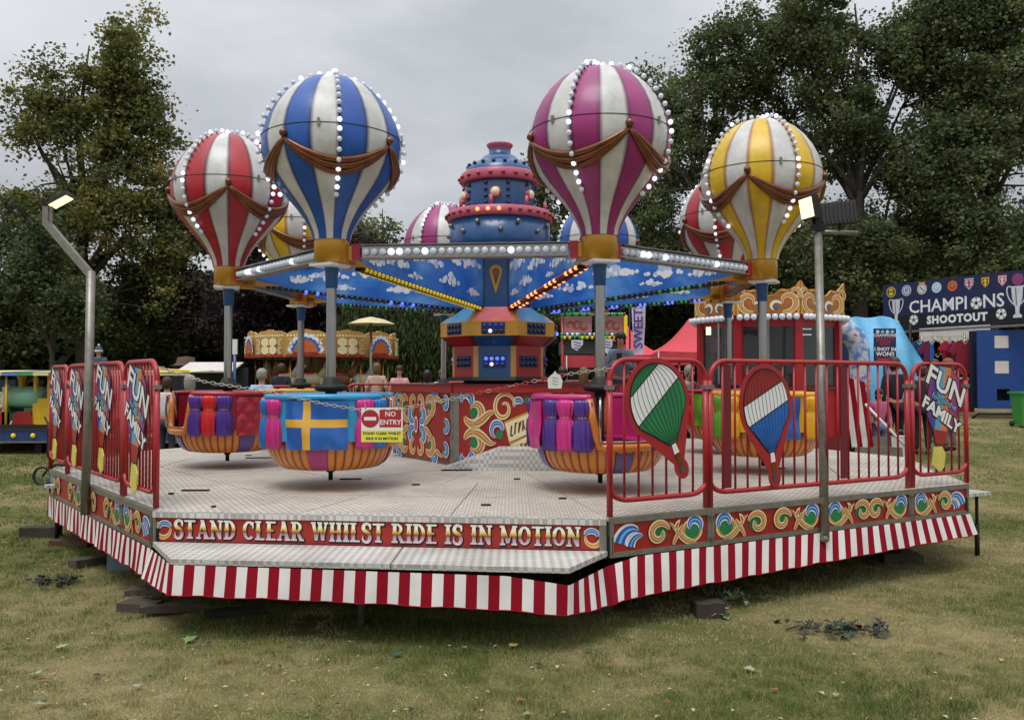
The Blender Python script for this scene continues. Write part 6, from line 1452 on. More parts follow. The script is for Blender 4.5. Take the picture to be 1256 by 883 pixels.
for i in range(nP):
    a0 = 2 * PI * i / nP - PI / 2 - PI / nP; a1 = a0 + 2 * PI / nP; b = MB(); n_ = 14; vs = []
    for j in range(n_ + 1):
        f = j / n_; a = a0 + (a1 - a0) * f; top = zt_ + .08 * math.sin(PI * f) + (.03 * abs(math.sin(3 * PI * f)))
        for r, z in ((rc + .0, zb_), (rc + .02, top), (rc - .03, top), (rc - .03, zb_)): vs.append((r * math.cos(a), r * math.sin(a), z))
    b.add(vs, [(4 * j + k, 4 * j + 4 + k, 4 * j + 4 + (k + 1) % 4, 4 * j + (k + 1) % 4) for j in range(n_) for k in range(4)], mat('rounding_gold', '#bf9350', .4)); rb = b.build('rounding_board', car)
    am = (a0 + a1) / 2; d = Vector((math.cos(am), math.sin(am), 0)); s_ = Vector((-d.y, d.x, 0)); ap = rc; QS = 1.45
    fr = Fr(d * (rc + .035) + Vector((0, 0, zb_)), s_, (0, 0, 1)); H = zt_ - zb_; b = MB()
    ww = 2 * (rc * math.sin(PI / nP)) * .98
    b.ribbon(fr, [(-ww / 2, .03), (ww / 2, .03)], [.06, .06], .002, PRED, 0)
    for q in range(12): b.poly(fr, [(-ww / 2 + ww * (q + .5) / 12 + x, H * .93 + y) for x, y in circle(0, 0, .028, 8)], .003, .003, CREAM)
    for sg in (-1, 1):
        for vv in (.25, .6): stroke(b, fr, [(sg * q[0], q[1]) for q in spiral(ww * .40, H * vv, .085, .03, 1, 5)], .05, .0032 + vv * .002, [(CREAM, 1), (BROWN, .3)])
    if (i % 2) == 0:
        for q in range(9):
            t_ = PI * (q + .5) / 9; u, v = .36 * math.cos(t_), H * .22 + .36 * math.sin(t_); b.poly(fr, [(u + x, v + y) for x, y in circle(0, 0, .07, 8)], .004, .004, PWHITE); b.poly(fr, [(u * .82 + x, (v - H * .22) * .82 + H * .22 + y) for x, y in circle(0, 0, .055, 8)], .006, .006, PBLUE)
        b.poly(fr, [(.27 * math.cos(t), H * .2 + .28 * math.sin(t)) for t in [PI * q / 12 for q in range(13)]], .008, .008, PORANGE)
        for sg in (-1, 1): stroke(b, fr, [(sg * q[0], q[1]) for q in spiral(.12, H * .38, .10, .03, -1.2, 6)], .05, .010, [(GOLDP, 1), (PRED, .4)])
        b.ribbon(fr, bez((-.26, H * .18), (-.1, H * .05), (.1, H * .05), (.26, H * .18), 10), [.05] * 11, .012, PRED)
    else:
        for sg in (-1, 1):
            for vv in (.3, .65): b.poly(fr, [(sg * .12 + x * 1.3, H * vv + y) for x, y in circle(0, 0, .10, 9)], .004, .004, CREAM); stroke(b, fr, [(sg * q[0], q[1]) for q in spiral(.15, H * vv, .06, .03, 0, 4)], .03, .007, [(CREAM, 1)])
        b.ribbon(fr, [(0, .03), (0, H * .95)], [.04, .04], .006, GOLDP)
    b.build('painted_shell', rb)
    a = a0; b = MB(); b.tube([(rc * .9 * math.cos(a), rc * .9 * math.sin(a), .38), (rc * .9 * math.cos(a), rc * .9 * math.sin(a), zb_)], .02, mat('brass', '#b8923c', .3, .8), 8); b.build('pole', car)
HC = [mat('horse_cream', '#cfc2a2', .4), mat('horse_brown', '#8a5a3a', .4), mat('horse_white', '#d8d4cc', .4)]
def horse(x, y, z, rz, m, label):
    t = thing('carousel_horse', (x, y, z), label, 'carousel horse', 'horses on the carousel', rz=rz); b = MB()
    b.ball((0, 0, .75), .17, m, 12, 8, (1.9, .8, .95)); b.tube([(.24, 0, .82), (.36, 0, 1.0), (.42, 0, 1.16)], [.11, .08, .06], m, 8); b.tube([(.40, 0, 1.17), (.5, 0, 1.12), (.6, 0, 1.03)], [.065, .055, .035], m, 8)
    for sx_, dx in ((.24, .18), (-.24, -.16)):
        for sy in (-.07, .07): b.tube([(sx_, sy, .68), (sx_ + dx * .7, sy, .5), (sx_ + dx * .3, sy, .34)], [.05, .035, .025], m, 6)
    b.build('body', t); q = MB(); q.tube([(.3, 0, 1.0), (.36, 0, 1.16), (.42, 0, 1.22)], [.03, .035, .02], CREAM, 6); q.tube([(-.3, 0, .8), (-.42, 0, .75), (-.46, 0, .5)], [.03, .04, .015], CREAM, 6); q.build('mane_and_tail', t)
    q = MB(); q.ball((-.02, 0, .86), .12, CRED, 10, 6, (1.2, .9, .6)); q.build('saddle', t); q = MB(); q.tube([(0, 0, 0), (0, 0, zb_ - .3)], .015, mat('brass', '#b8923c', .3, .8), 8); q.build('pole', t)
    for sg in (-1, 1): e_ = MB(); e_.ball((.44, sg * .03, 1.235), .02, m, 6, 4, (.6, .5, 1.5)); e_.build('ear', t)
for i in range(7):
    a = -PI / 2 + (i - 3) * .52; horse(cx_ + rc * .7 * math.cos(a), Yc + rc * .7 * math.sin(a), g0 + .4, a + PI / 2, HC[i % 3], ['cream', 'brown', 'white', 'cream', 'brown', 'white', 'cream'][i] + ' carousel horse, number of places from the left edge: ' + ['leftmost', 'second', 'third', 'middle', 'third from right', 'second from right', 'rightmost'][i])
# tall swing ride canopy glimpse: cream parasol on pole behind carousel
v = at(455, 395, 20); t = thing('parasol', (v.x, 20, ground(v.x, 20)), 'cream umbrella canopy on a pole above the carousel', 'parasol'); zz = v.z - ground(v.x, 20)
b = MB(); b.lathe([(.55, zz - .05), (.3, zz + .06), (0, zz + .12)], 8, mat('cream_canvas', '#c9bc92', .8), sm=False); b.build('canopy', t); b = MB(); b.tube([(0, 0, 0), (0, 0, zz)], .03, GREYM, 8); b.build('pole', t)
# post left of the tower and slim pole with blue box left of the carousel
for px_, Y, y1, m_, lab in ((544, 13.9, 380, GREYM, None), (288, 17.5, 418, BLUE, 'slim blue pole left of the carousel')):
    if lab is None: continue
    v = at(px_, y1, Y); g_ = ground(v.x, Y); t = thing('pole', (v.x, Y, g_), lab, 'pole'); b = MB(); b.tube([(0, 0, 0), (0, 0, v.z - g_)], .03, m_, 8); b.build('shaft', t); b = MB(); b.box((0, 0, v.z - g_ - .12), (.1, .06, .3), WHITE); b.build('box', t)

# --- little train ride on the left
Yt = 16.6; kt = Yt / F; gt = ground(pp(30, Yt), Yt)
tr = thing('train_ride', (pp(20, Yt), Yt, gt), 'little train ride platform with blue bulb lit edge and rainbow canopy at far left', 'train ride'); x0t, x1t = pp(-70, Yt), pp(236, Yt); xo = pp(20, Yt)
zz = lambda y: at(0, y, Yt).z - gt
b = MB(); b.box(((x0t + x1t) / 2 - xo, 1.2, (zz(527) + zz(541)) / 2), (x1t - x0t, 2.4, zz(527) - zz(541)), mat('navy_board', '#203a6e', .5)); b.box(((x0t + x1t) / 2 - xo, 1.2, zz(526)), (x1t - x0t + .03, 2.45, .03), GREYM); b.box(((x0t + x1t) / 2 - xo, 1.2, zz(542)), (x1t - x0t + .03, 2.45, .03), GREYM); ed = b.build('platform_edge', tr)
for i in range(14): b = MB(); b.ball((x0t - xo + .25 + i * .37, -.02, (zz(527) + zz(541)) / 2), .045, BULBY, 8, 5); b.build('edge_bulb', ed)
for i in range(4):
    x = x0t - xo + .4 + i * 1.35; b = MB(); b.box((x, .2, zz(548) / 2 + .0), (.12, .12, max(.2, zz(541))), DARK); b.build('leg', tr)
b = MB(); b.poly(Fr((pp(-60, Yt) - xo, -.035, zz(527) + .01), (1, 0, 0), (0, 0, 1)), [(0, 0), (pp(62, Yt) - pp(-60, Yt), 0), (pp(62, Yt) - pp(-60, Yt), .09), (0, .09)], -.02, 0, BLACK); lb_ = b.build('letter_board', tr)
b = MB(); b.text(Fr((pp(38, Yt) - xo, -.033, zz(527) + .055), (1, 0, 0), (0, 0, 1)), 'STAND CLEAR', .115, GOLDP, off=.002, space=1.15); b.build('lettering', lb_)
stp = [mat('canopy_purple', '#7a5aa0', .6), mat('canopy_green', '#4a9a5a', .6), mat('canopy_yellow', '#d8cc50', .6), mat('canopy_cream', '#d8d2a0', .6), mat('canopy_blue', '#5a8ac0', .6)]
for i in range(16):
    w_ = (x1t - x0t) / 16; xs = x0t - xo + i * w_; b = MB(); pts = [(xs, -.12, zz(457)), (xs + w_ * .995, -.12, zz(457)), (xs + w_ * .995, 1.2, zz(454)), (xs, 1.2, zz(454))]
    b.add(pts + [(x, y, z + .012) for x, y, z in pts], [(3, 2, 1, 0), (4, 5, 6, 7), (0, 1, 5, 4), (1, 2, 6, 5), (2, 3, 7, 6), (3, 0, 4, 7)], stp[i % 4] if i < 10 else stp[3]); b.box((xs + w_ / 2, -.12, zz(459)), (w_ * .99, .015, .05), stp[(i * 2 + 1) % 5] if i < 10 else stp[3]); b.build('canopy_panel', tr)
q = MB(); bulbrow(q, (pp(196, Yt) - xo, -.15, zz(453)), (pp(236, Yt) - xo, -.15, zz(455)), 16, .025, BULBY); q.build('bulb_row', tr, kind='stuff')
for px_ in (-40, 8, 64, 150, 205, 232):
    b = MB(); b.tube([(pp(px_, Yt) - xo, .0, zz(527)), (pp(px_, Yt) - xo, .0, zz(458))], .022, YELLOW if px_ < 100 else RED, 8); b.build('canopy_post', tr)
Yl = Yt + .4
lo_ = thing('toy_locomotive', (pp(34, Yl), Yl, gt + zz(527) + .02), 'toy steam engine with green boiler and yellow cab on the train ride', 'toy train'); ox, oz = pp(34, Yl), gt + zz(527) + .02
Z = lambda y: at(0, y, Yl).z - oz; Xp = lambda px: pp(px, Yl) - ox
GRN = mat('boiler_green', '#8cc4ac', .3, coat=.5); DG = mat('dark_green_paint', '#1d4a34', .4)
b = MB(); b.tube([(Xp(14), 0, Z(487)), (Xp(52), 0, Z(487))], .21, GRN, 20); b.build('boiler', lo_)
b = MB(); b.tube([(Xp(10), 0, Z(490)), (Xp(14.5), 0, Z(490))], .26, CREAM, 20); sb = b.build('smokebox_ring', lo_)
for i in range(12): a = 2 * PI * i / 12; b = MB(); b.ball((Xp(9.5), .25 * math.cos(a), Z(490) + .25 * math.sin(a)), .035, BULB, 6, 4); b.build('bulb', sb)
b = MB(); b.box((Xp(32), .1, Z(516)), (.75, .5, .34), DG); b.box((Xp(14), .1, Z(512)), (.12, .5, .4), DG); b.build('chassis', lo_)
b = MB(); b.poly(Fr((Xp(20), -.2, Z(525)), (1, 0, 0), (0, 0, 1)), [(0, 0), (.46, 0), (.40, .32), (.10, .32)], -.03, 0, PRED); nb_ = b.build('name_board', lo_)
b = MB(); b.text(Fr((Xp(34), -.198, Z(508)), (1, 0, 0), (0, 0, 1)), 'ALL', .13, PWHITE, off=.006); b.text(Fr((Xp(34), -.198, Z(518)), (1, 0, 0), (0, 0, 1)), 'ABOARD', .11, PWHITE, off=.004); b.build('lettering', nb_)
b = MB(); b.box((Xp(58), .1, Z(508)), (.36, .55, .62), YELLOW); b.box((Xp(49.5), -.16, Z(475)), (.05, .05, .5), YELLOW); b.box((Xp(66), -.16, Z(475)), (.05, .05, .5), YELLOW); b.box((Xp(58), .1, Z(459.5)), (.42, .62, .04), YELLOW); b.build('cab', lo_)
for px_, y0, y1, r in ((27, 474, 460, .085), (44, 474, 464, .06)):
    b = MB(); b.lathe([(r * .7, Z(y0 + 3)), (r * .75, Z((y0 + y1) / 2)), (r, Z(y1 + 2)), (r * 1.1, Z(y1)), (r * .8, Z(y1))], 16, GOLD, c=(Xp(px_), 0, 0)); b.build('funnel' if r > .07 else 'steam_dome', lo_)
wl = MB()
for px_ in (24, 40, 60):
    b = MB(); b.tube([(Xp(px_), -.15, Z(525)), (Xp(px_), -.12, Z(525))], .07, CRED, 14); b.build('wheel', lo_)
wg = thing('toy_wagon', (pp(-6, Yl), Yl, oz), 'red toy train wagon cut by the left edge of the picture', 'toy train'); b = MB(); b.box((0, .1, .33), (.55, .5, .55), CRED); b.build('body', wg); b = MB(); b.poly(Fr((.1, -.155, .3), (1, 0, 0), (0, 0, 1)), circle(0, 0, .1), -.01, 0, FLW); b.build('roundel', wg); b = MB(); b.box((0, .3, .75), (.5, .08, .35), BLUE); b.build('seat_back', wg)
w3 = thing('toy_wagon', (pp(118, Yt), Yt + .5, oz), 'yellow and blue toy wagon carrying the child behind the left fence', 'toy train'); b = MB(); b.box((0, .1, .28), (.9, .5, .45), YELLOW); b.build('body', w3); b = MB(); b.box((.3, .1, .6), (.08, .45, .3), BLUE); b.build('seat_back', w3)
for px_ in (-.3, .3): b = MB(); b.tube([(px_, -.2, .08), (px_, -.16, .08)], .1, DARK, 14); b.build('wheel', w3)
# pushchair beside the left fence
vp = at(54, 562, 12.9); t = thing('pushchair', (vp.x, 12.9, ground(vp.x, 12.9)), 'black pushchair with spoked rear wheel standing behind the left fence', 'pushchair')
for dx, dy in ((-.02, 0), (-.02, .45), (.55, 0), (.55, .45)):
    b = MB(); r = .13 if dx < .1 else .09; b.tube([(dx + r * math.cos(a), dy, r + r * math.sin(a)) for a in [2 * PI * i / 20 for i in range(20)]], .02, BLACK, 6, closed=True); wo = b.build('wheel', t)
    b = MB()
    for i in range(6): a = PI * i / 3; b.tube([(dx, dy, r), (dx + r * .9 * math.cos(a), dy, r + r * .9 * math.sin(a))], .005, GREYM, 4)
    b.build('spokes', wo)
for yy in (0, .45): b = MB(); b.tube([(-.02, yy, .13), (.25, yy, .5), (.0, yy, 1.0)], .014, DARK, 6); b.tube([(.55, yy, .09), (.25, yy, .5)], .014, DARK, 6); b.build('frame', t)
b = MB(); b.box((.25, .22, .42), (.42, .38, .12), clothm('#1c1d22')); b.box((.06, .22, .62), (.08, .38, .42), clothm('#1c1d22')); b.build('seat', t); b = MB(); b.lathe([(.22, .0), (.18, .16), (.05, .24)], 12, clothm('#24262c'), c=(.15, .22, .78), a0=0, a1=PI * 2, sy=.9); b.build('hood', t)
# baskety straw hat like stall top behind the red balloon car
Yh = 24; v = at(228, 448, Yh); t = thing('stall', (v.x, Yh, ground(v.x, Yh)), 'low stall with a brown hat shaped roof behind the left fence', 'stall'); hz0 = at(0, 436, Yh).z - ground(v.x, Yh)
b = MB(); b.lathe([(.42, hz0 - .28), (.3, hz0 - .25), (.25, hz0 - .2), (.22, hz0 - .05), (0, hz0 - .02)], 18, mat('thatch', '#5a4034', .9, var=.3)); b.build('roof', t); b = MB(); b.lathe([(.35, 0), (.35, hz0 - .26)], 12, DARK); b.build('core', t)
vv = at(248, 470, 20)
t = thing('awning', (pp(262, 21), 21, ground(pp(262, 21), 21)), 'low white awning and dark stall between the train ride and the carousel', 'stall'); g_ = ground(pp(262, 21), 21)
b = MB(); b.box((0, .8, .75), (1.6, 1.4, 1.5), mat('stall_dark', '#24242a', .7)); b.build('stall_body', t); b = MB(); M = Matrix.Rotation(.25, 3, 'X'); b.box((0, -.2, 1.5), (1.3, .9, .04), WB_, M=M); b.build('canopy', t)

# --- ticket kiosk with crown top
Yk = 14.9; kc = Vector((pp(942, Yk) , Yk, 0)); gk = ground(kc.x, Yk); rk = 1.22
ks = thing('ticket_kiosk', (kc.x, Yk, gk), 'red ticket kiosk with painted gold crown boards and a fringe of white bulbs', 'kiosk')
zk = lambda y: at(942, y, Yk - 1.1).z - gk; NK = 8; aK = -PI / 2 - .28
b = MB(); b.lathe([(0, .1), (rk * .98, .1), (rk * .98, .5), (0, .5)], NK, DRED, a0=aK - PI / NK, a1=aK - PI / NK + 2 * PI, sm=False); b.build('base', ks)
b = MB(); b.lathe([(rk * 1.05, zk(382)), (rk * .8, zk(378)), (0, zk(372))], NK, DRED, a0=aK - PI / NK, a1=aK - PI / NK + 2 * PI, sm=False); b.lathe([(rk * 1.0, zk(386)), (0, zk(386))], NK, DARK, a0=aK - PI / NK, a1=aK - PI / NK + 2 * PI, sm=False); b.build('roof', ks)
b = MB(); b.box((0, .35, (.5 + zk(388)) / 2), (1.3, .06, zk(388) - .5), DRED); b.box((0, -.25, 1.28), (1.5, .35, .05), WOOD); b.build('inner_partition', ks)
for q_ in range(7): b = MB(); b.box((-.6 + q_ * .2, .30, 1.62 + .10 * (q_ % 2)), (.08 + .03 * (q_ % 3), .03, .10 + .04 * (q_ % 2)), (GOLD, WB_, CRED, BROWN, PINKR, PBLUE, GOLD)[q_]); b.build('prize_card', ks)
for i in range(NK):
    a = aK + 2 * PI * i / NK; d = Vector((math.cos(a), math.sin(a), 0)); s_ = Vector((-d.y, d.x, 0)); ap = rk * math.cos(PI / NK); hw = rk * math.sin(PI / NK)
    fr = Fr(d * (ap + .06) - s_ * hw * 1.03 + Vector((0, 0, zk(386))), s_, (0, 0, 1)); W_ = hw * 2.06; Hc = zk(345) - zk(386)
    out = [(0, 0), (W_, 0)] + [(W_ * (1 - f_), Hc * (.58 + .42 * abs(1 - 2 * f_) ** 2.6 + .14 * math.exp(-((abs(1 - 2 * f_) - .42) / .16) ** 2))) for f_ in [q_ / 24 for q_ in range(25)]]
    b = MB(); b.poly(fr, out, -.03, 0, GOLDP); cb = b.build('crown_board', ks)
    b = MB(); b.poly(fr, [(W_ / 2 + (x - W_ / 2) * .9, .02 + y * .86) for x, y in out], .002, .002, PRED); b.poly(fr, [(W_ / 2 + (x - W_ / 2) * .84, .03 + y * .78) for x, y in out], .0028, .0028, mat('crown_ochre', '#9a6428', .5))
    for sg in (-1, 1):
        X = lambda P: [(W_ / 2 + sg * q[0], q[1]) for q in P]
        stroke(b, fr, X(spiral(W_ * .3, Hc * .38, .17, .06, -2, 5.6, 18)), .085, .004, GOLDL); stroke(b, fr, X(spiral(W_ * .42, Hc * .62, .10, .04, -1.2, 4.4, 14)), .06, .006, GOLDL); stroke(b, fr, X(spiral(W_ * .12, Hc * .22, .10, .05, .4, 4)), .05, .009, [(CREAM, 1), (PWHITE, .5)]); b.poly(fr, X(circle(W_ * .13, Hc * .2, .03, 8)), .012, .012, PBLUE); b.poly(fr, X(circle(W_ * .3, Hc * .36, .04, 8)), .003, .003, PORANGE)
    b.build('scrollwork', cb)
    q = MB()
    for j in range(9): q.ball(fr.p(W_ * (j + .5) / 9, -.04, .05), .052, BULB, 8, 5)
    q.build('bulb_fringe', cb, kind='stuff')
    c = a + PI / NK; b = MB(); b.box((rk * .95 * math.cos(c), rk * .95 * math.sin(c), (.5 + zk(386)) / 2), (.13, .13, zk(386) - .5), RED, rz=c); b.build('corner_post', ks)
    if i not in (6, ):
        b = MB(); fr2 = Fr(d * ap * .97 - s_ * hw + Vector((0, 0, 0)), s_, (0, 0, 1)); b.poly(fr2, [(.05, .5), (2 * hw - .05, .5), (2 * hw - .05, 1.25), (.05, 1.25)], -.03, 0, RED); b.poly(fr2, [(.05, zk(400)), (2 * hw - .05, zk(400)), (2 * hw - .05, zk(389)), (.05, zk(389))], -.03, .004, RED); b.poly(fr2, [(.0, 1.25), (2 * hw, 1.25), (2 * hw, 1.30), (0, 1.30)], -.05, .03, DRED); b.build('counter_panel', ks)
        b = MB(); b.poly(fr2, [(.06, 1.31), (2 * hw - .06, 1.31), (2 * hw - .06, zk(390)), (.06, zk(390))], -.012, -.006, KGLASS); wo = b.build('window', ks)
        b = MB(); b.poly(fr2, [(hw - .02, 1.31), (hw + .02, 1.31), (hw + .02, zk(390)), (hw - .02, zk(390))], -.005, .008, CHROME if i in (0, 1, 7) else RED); b.build('mullion', wo)
for px_, py_, m_ in ((869, 406, LEDL),):
    v = at(px_, py_, Yk - 1.30); b = MB(); b.box((v.x - kc.x, v.y - Yk, v.z - gk), (.07, .03, .12), m_); b.build('lamp', ks)
b = MB(); 
for j in range(2): b.box((.25, -1.20, zk(404 + j * 7)), (.16, .02, .02), PWHITE)
b.build('price_strip', ks)
# --- striped steps panel and machine right of the kiosk
Ys = 14.4; gs = ground(pp(1030, Ys), Ys); sp_ = thing('striped_board', (pp(1035, Ys), Ys, gs), 'tall red and white striped board slanting behind the long right fence', 'board')
zs_ = lambda y: at(0, y, Ys).z - gs
for i in range(9):
    fr = Fr((pp(1000, Ys) - pp(1035, Ys), 0, .0), (1, 0, 0), (0, 0, 1)); u0, u1 = i * .09, (i + 1) * .09; f = lambda u, top: zs_(452 + u * 20) if top else .18
    b = MB(); b.poly(fr, [(u0 + .06 + .1 * (i > 4), f(u0, 0)), (u1 + .06 + .1 * (i > 4), f(u1, 0)), (u1, f(u1, 1)), (u0, f(u0, 1))], -.02, 0, SKR if i % 2 == 0 else SKW); b.build('stripe_board', sp_)
t = thing('amusement_step', (pp(1078, Ys), Ys - .2, gs), 'grey steps with a white handrail and white bucket behind the right fence', 'steps')
for i in range(3): b = MB(); b.box((0, i * .18, .1 + i * .16), (.9, .2, .16), GREYM); b.build('step', t)
b = MB(); b.tube([(-.35, -.1, 1.05), (.1, -.15, .55), (.3, -.15, .35)], .022, WHITE, 8); b.build('handrail', t)
t = thing('white_bucket', (pp(1104, Ys), Ys, gs), 'white square bin beside the steps behind the right fence', 'bin'); b = MB(); b.lathe([(.13, .02), (.16, .5), (.17, .52), (.15, .5), (.12, .05), (0, .05)], 4, WHITE, sm=False); b.build('tub', t); b = MB(); b.tube([(.16, 0, .5), (0, 0, .62), (-.16, 0, .5)], .008, GREYM, 6); b.build('handle', t)
t = thing('red_machine', (pp(1067, Ys), Ys + .5, gs), 'red riveted round machine tub between striped board and steps', 'ride tub'); b = MB(); b.lathe([(.22, .3), (.27, .35), (.27, .62), (.24, .66), (0, .66)], 18, RED); b.lathe([(.2, 0), (.2, .3)], 12, GREYM); b.build('tub', t); b = MB()
for i in range(10): b.ball((.275 * math.cos(i * .628), .275 * math.sin(i * .628), .5), .02, GREYM, 6, 4)
b.build('rivets', t)

# --- red gazebos
def gazebo(px0, px1, pk, ypk, yeave, Y, label):
    x0, x1 = pp(px0, Y), pp(px1, Y); cx = (x0 + x1) / 2; g_ = ground(cx, Y); t = thing('gazebo', (cx, Y, g_), label, 'gazebo', 'red pop up gazebos'); w_ = (x1 - x0) / 2; d_ = w_ * .9
    zp, ze = at(0, ypk, Y).z - g_, at(0, yeave, Y).z - g_; xp = pp(pk, Y) - cx; zc = ze - .32; n_ = 8
    b = MB(); cs = [(-w_, -d_), (w_, -d_), (w_, d_), (-w_, d_)]
    for i in range(4):
        p, q = Vector((*cs[i], ze)), Vector((*cs[(i + 1) % 4], ze)); top = Vector((xp, 0, zp)); vs = []
        for r in range(n_ + 1):
            for c in range(n_ + 1):
                f = r / n_; v = p.lerp(q, c / n_).lerp(top, f); v.z -= .16 * math.sin(PI * f) ** 1 * (1) + .05 * math.sin(PI * c / n_) * (1 - f); vs.append(v)
        b.add(vs, [(r * (n_ + 1) + c, r * (n_ + 1) + c + 1, (r + 1) * (n_ + 1) + c + 1, (r + 1) * (n_ + 1) + c) for r in range(n_) for c in range(n_)], TENT, True)
    b.build('canopy', t)
    for i in range(4):
        p, q = cs[i], cs[(i + 1) % 4]; b = MB(); vs = []
        for c in range(17):
            f = c / 16; x, y = p[0] + (q[0] - p[0]) * f, p[1] + (q[1] - p[1]) * f; s_ = .02 * math.sin(c * 1.9); vs += [(x, y + s_ * .3, ze - .03 * math.sin(PI * f)), (x, y + s_, ze - .20 - .03 * math.sin(PI * f)), (x, y + s_ * 1.4, zc)]
        b.add(vs, [(3 * c + r, 3 * c + 3 + r, 3 * c + 4 + r, 3 * c + 1 + r) for c in range(16) for r in range(2)], TENT, True); b.build('valance', t)
        b = MB(); b.tube([(p[0], p[1], 0), (p[0], p[1], ze)], .025, GREYM, 6); b.build('leg', t)
gazebo(692, 806, 768, 397, 436, 22, 'red pop up gazebo, the left of two, behind the sweets banner')
gazebo(800, 905, 846, 390, 432, 21, 'red pop up gazebo, the right of two, beside the kiosk')
# --- game stall with pink picture boards
Yg = 19; xg = pp(728, Yg); gg_ = ground(xg, Yg); st = thing('game_stall', (xg, Yg, gg_), 'game stall with pink picture board and coloured bulb borders right of the tower', 'stall'); zg = lambda y: at(0, y, Yg).z - gg_
for i, (a, c) in enumerate(((-38, -2), (2, 38))):
    b = MB(); fr = Fr((a * Yg / F, 0, zg(412)), (1, 0, 0), (0, 0, 1)); w_ = (c - a) * Yg / F; h_ = zg(388) - zg(412); b.poly(fr, [(0, 0), (w_, 0), (w_, h_), (0, h_)], -.05, 0, mat('stall_pink', '#b0787c', .5)); pb_ = b.build('picture_board', st); b = MB()
    for q in range(3): stroke(b, fr, spiral(w_ * (.25 + .25 * q), h_ * .5, .11, .03, q, 4.5), .05, .002 + q * .004, [(BROWN, 1), (PORANGE, .4)])
    b.build('painted_figure', pb_)
for (a, bq, n_, m_) in (((-40, 414), (39, 414), 26, [BULBG, BULBY, BULBD]), ((-40, 410.5), (39, 411), 26, [BULBG, BULBD, BULB]), ((39, 388), (39, 412), 12, BULBY), ((-40, 386), (39, 386), 26, [BULBG, BULBD])):
    q = MB(); bulbrow(q, (a[0] * Yg / F, -.08, zg(a[1])), (bq[0] * Yg / F, -.08, zg(bq[1])), n_, .045, m_); q.build('bulb_row', st, kind='stuff')
b = MB(); b.box((0, .6, zg(426)), (78 * Yg / F, 1.2, zg(417) - zg(433)), mat('stall_grey', '#3c3d3e', .7)); b.build('counter_canopy', st); b = MB(); b.box((0, .8, .6), (76 * Yg / F, 1.4, 1.2), mat('stall_dark', '#24242a', .7)); b.build('counter', st)
for u in (-38, 38): b = MB(); b.tube([(u * Yg / F, 0, 0), (u * Yg / F, 0, zg(388))], .035, RED, 8); b.build('post', st)
for i, (px_, py0, py1, hw) in enumerate(((708, 417, 430, 7), (745, 416, 434, 6))):
    v = at(px_, py0, Yg - .4); b = MB(); fr = Fr((0, 0, 0), (1, 0, 0), (0, 0, 1)); k = Yg / F; b.poly(fr, [(-hw * k, -(py1 - py0) * k * .7), (0, -(py1 - py0) * k), (hw * k, -(py1 - py0) * k * .4), (hw * k, .0), (-hw * k, .0)], -.01, 0, FLW)
    for q in range(3): b.ribbon(fr, bez((-hw * k * .6, -.05 - q * .06), (0, -.02 - q * .06), (0, -.1 - q * .06), (hw * k * .6, -.06 - q * .06), 6), [.02] * 7, .002, PURPLE, 0)
    o = b.build('pennant'); o.location = v; tag(o, ['small white pennant with purple writing on the grey stall', 'narrow white pennant hanging behind the chrome pole'][i], 'pennant')
# sweets banner on a pole
Yb = 17; v0, v1 = at(783, 380, Yb), at(783, 434, Yb); t = thing('feather_banner', (v0.x, Yb, ground(v0.x, Yb)), 'white feather banner with purple sweets lettering in front of the gazebos', 'banner'); g_ = ground(v0.x, Yb)
b = MB(); vs = []; n_ = 14; hw = 8.5 * Yb / F
for i in range(n_ + 1):
    f = i / n_; z = v0.z + .25 + (v1.z - v0.z - .25) * f - g_; w0 = -hw * (1 - .25 * f); w1 = hw * (1 if f < .5 else 1 - .5 * (f - .5) * 2 * .7)
    for k_ in range(5): x = w0 + (w1 - w0) * k_ / 4; vs.append((x, .02 * math.sin(f * 7 + k_), z))
b.add(vs, [(i * 5 + k_, i * 5 + k_ + 1, i * 5 + k_ + 6, i * 5 + k_ + 5) for i in range(n_) for k_ in range(4)], mat('banner_white', '#cfc6dc', .7), True); bn = b.build('banner_cloth', t)
b = MB(); fr = Fr((0, -.035, (v0.z + v1.z) / 2 - g_ + .12), (0, 0, 1), (-1, 0, 0)); b.text(fr, 'SWEETS', .25, PURPLE, off=.004, h=.0); b.build('lettering', bn)
b = MB(); b.tube([(-hw - .03, .03, 0), (-hw - .03, .03, v0.z + .3 - g_)], .018, DARK, 8); b.build('pole', t)

# --- football stall at the right
NAVY = mat('banner_navy', '#15204a', .5, var=.08); BLK2 = mat('banner_black', '#0c0d14', .5)
L0, L1 = at(1083, 378, 24.0), at(1256, 368, 20.6); d_ = Vector((L1.x - L0.x, L1.y - L0.y, 0)); U = d_.normalized(); Lb = d_.length * 1.12
g_ = ground(L0.x, L0.y); st = thing('football_stall', (L0.x, L0.y, g_), 'football shooting stall with a long navy club banner at the right edge', 'stall'); zt_, zb_ = at(1083, 350, 24).z - g_, at(1083, 405.5, 24).z - g_
fr = Fr((0, 0, zb_), U, (0, 0, 1)); H = zt_ - zb_
b = MB(); b.poly(fr, [(0, 0), (Lb, 0), (Lb, H), (0, H)], -.06, 0, NAVY); bb_ = b.build('banner', st)
uu = lambda px: (lambda t_: t_ * d_.length)(line_px(L0, L1, px))
b = MB(); b.poly(fr, [(.02, .02), (Lb - .02, .02), (Lb - .02, H * .3), (.02, H * .3)], .001, .001, BLK2)
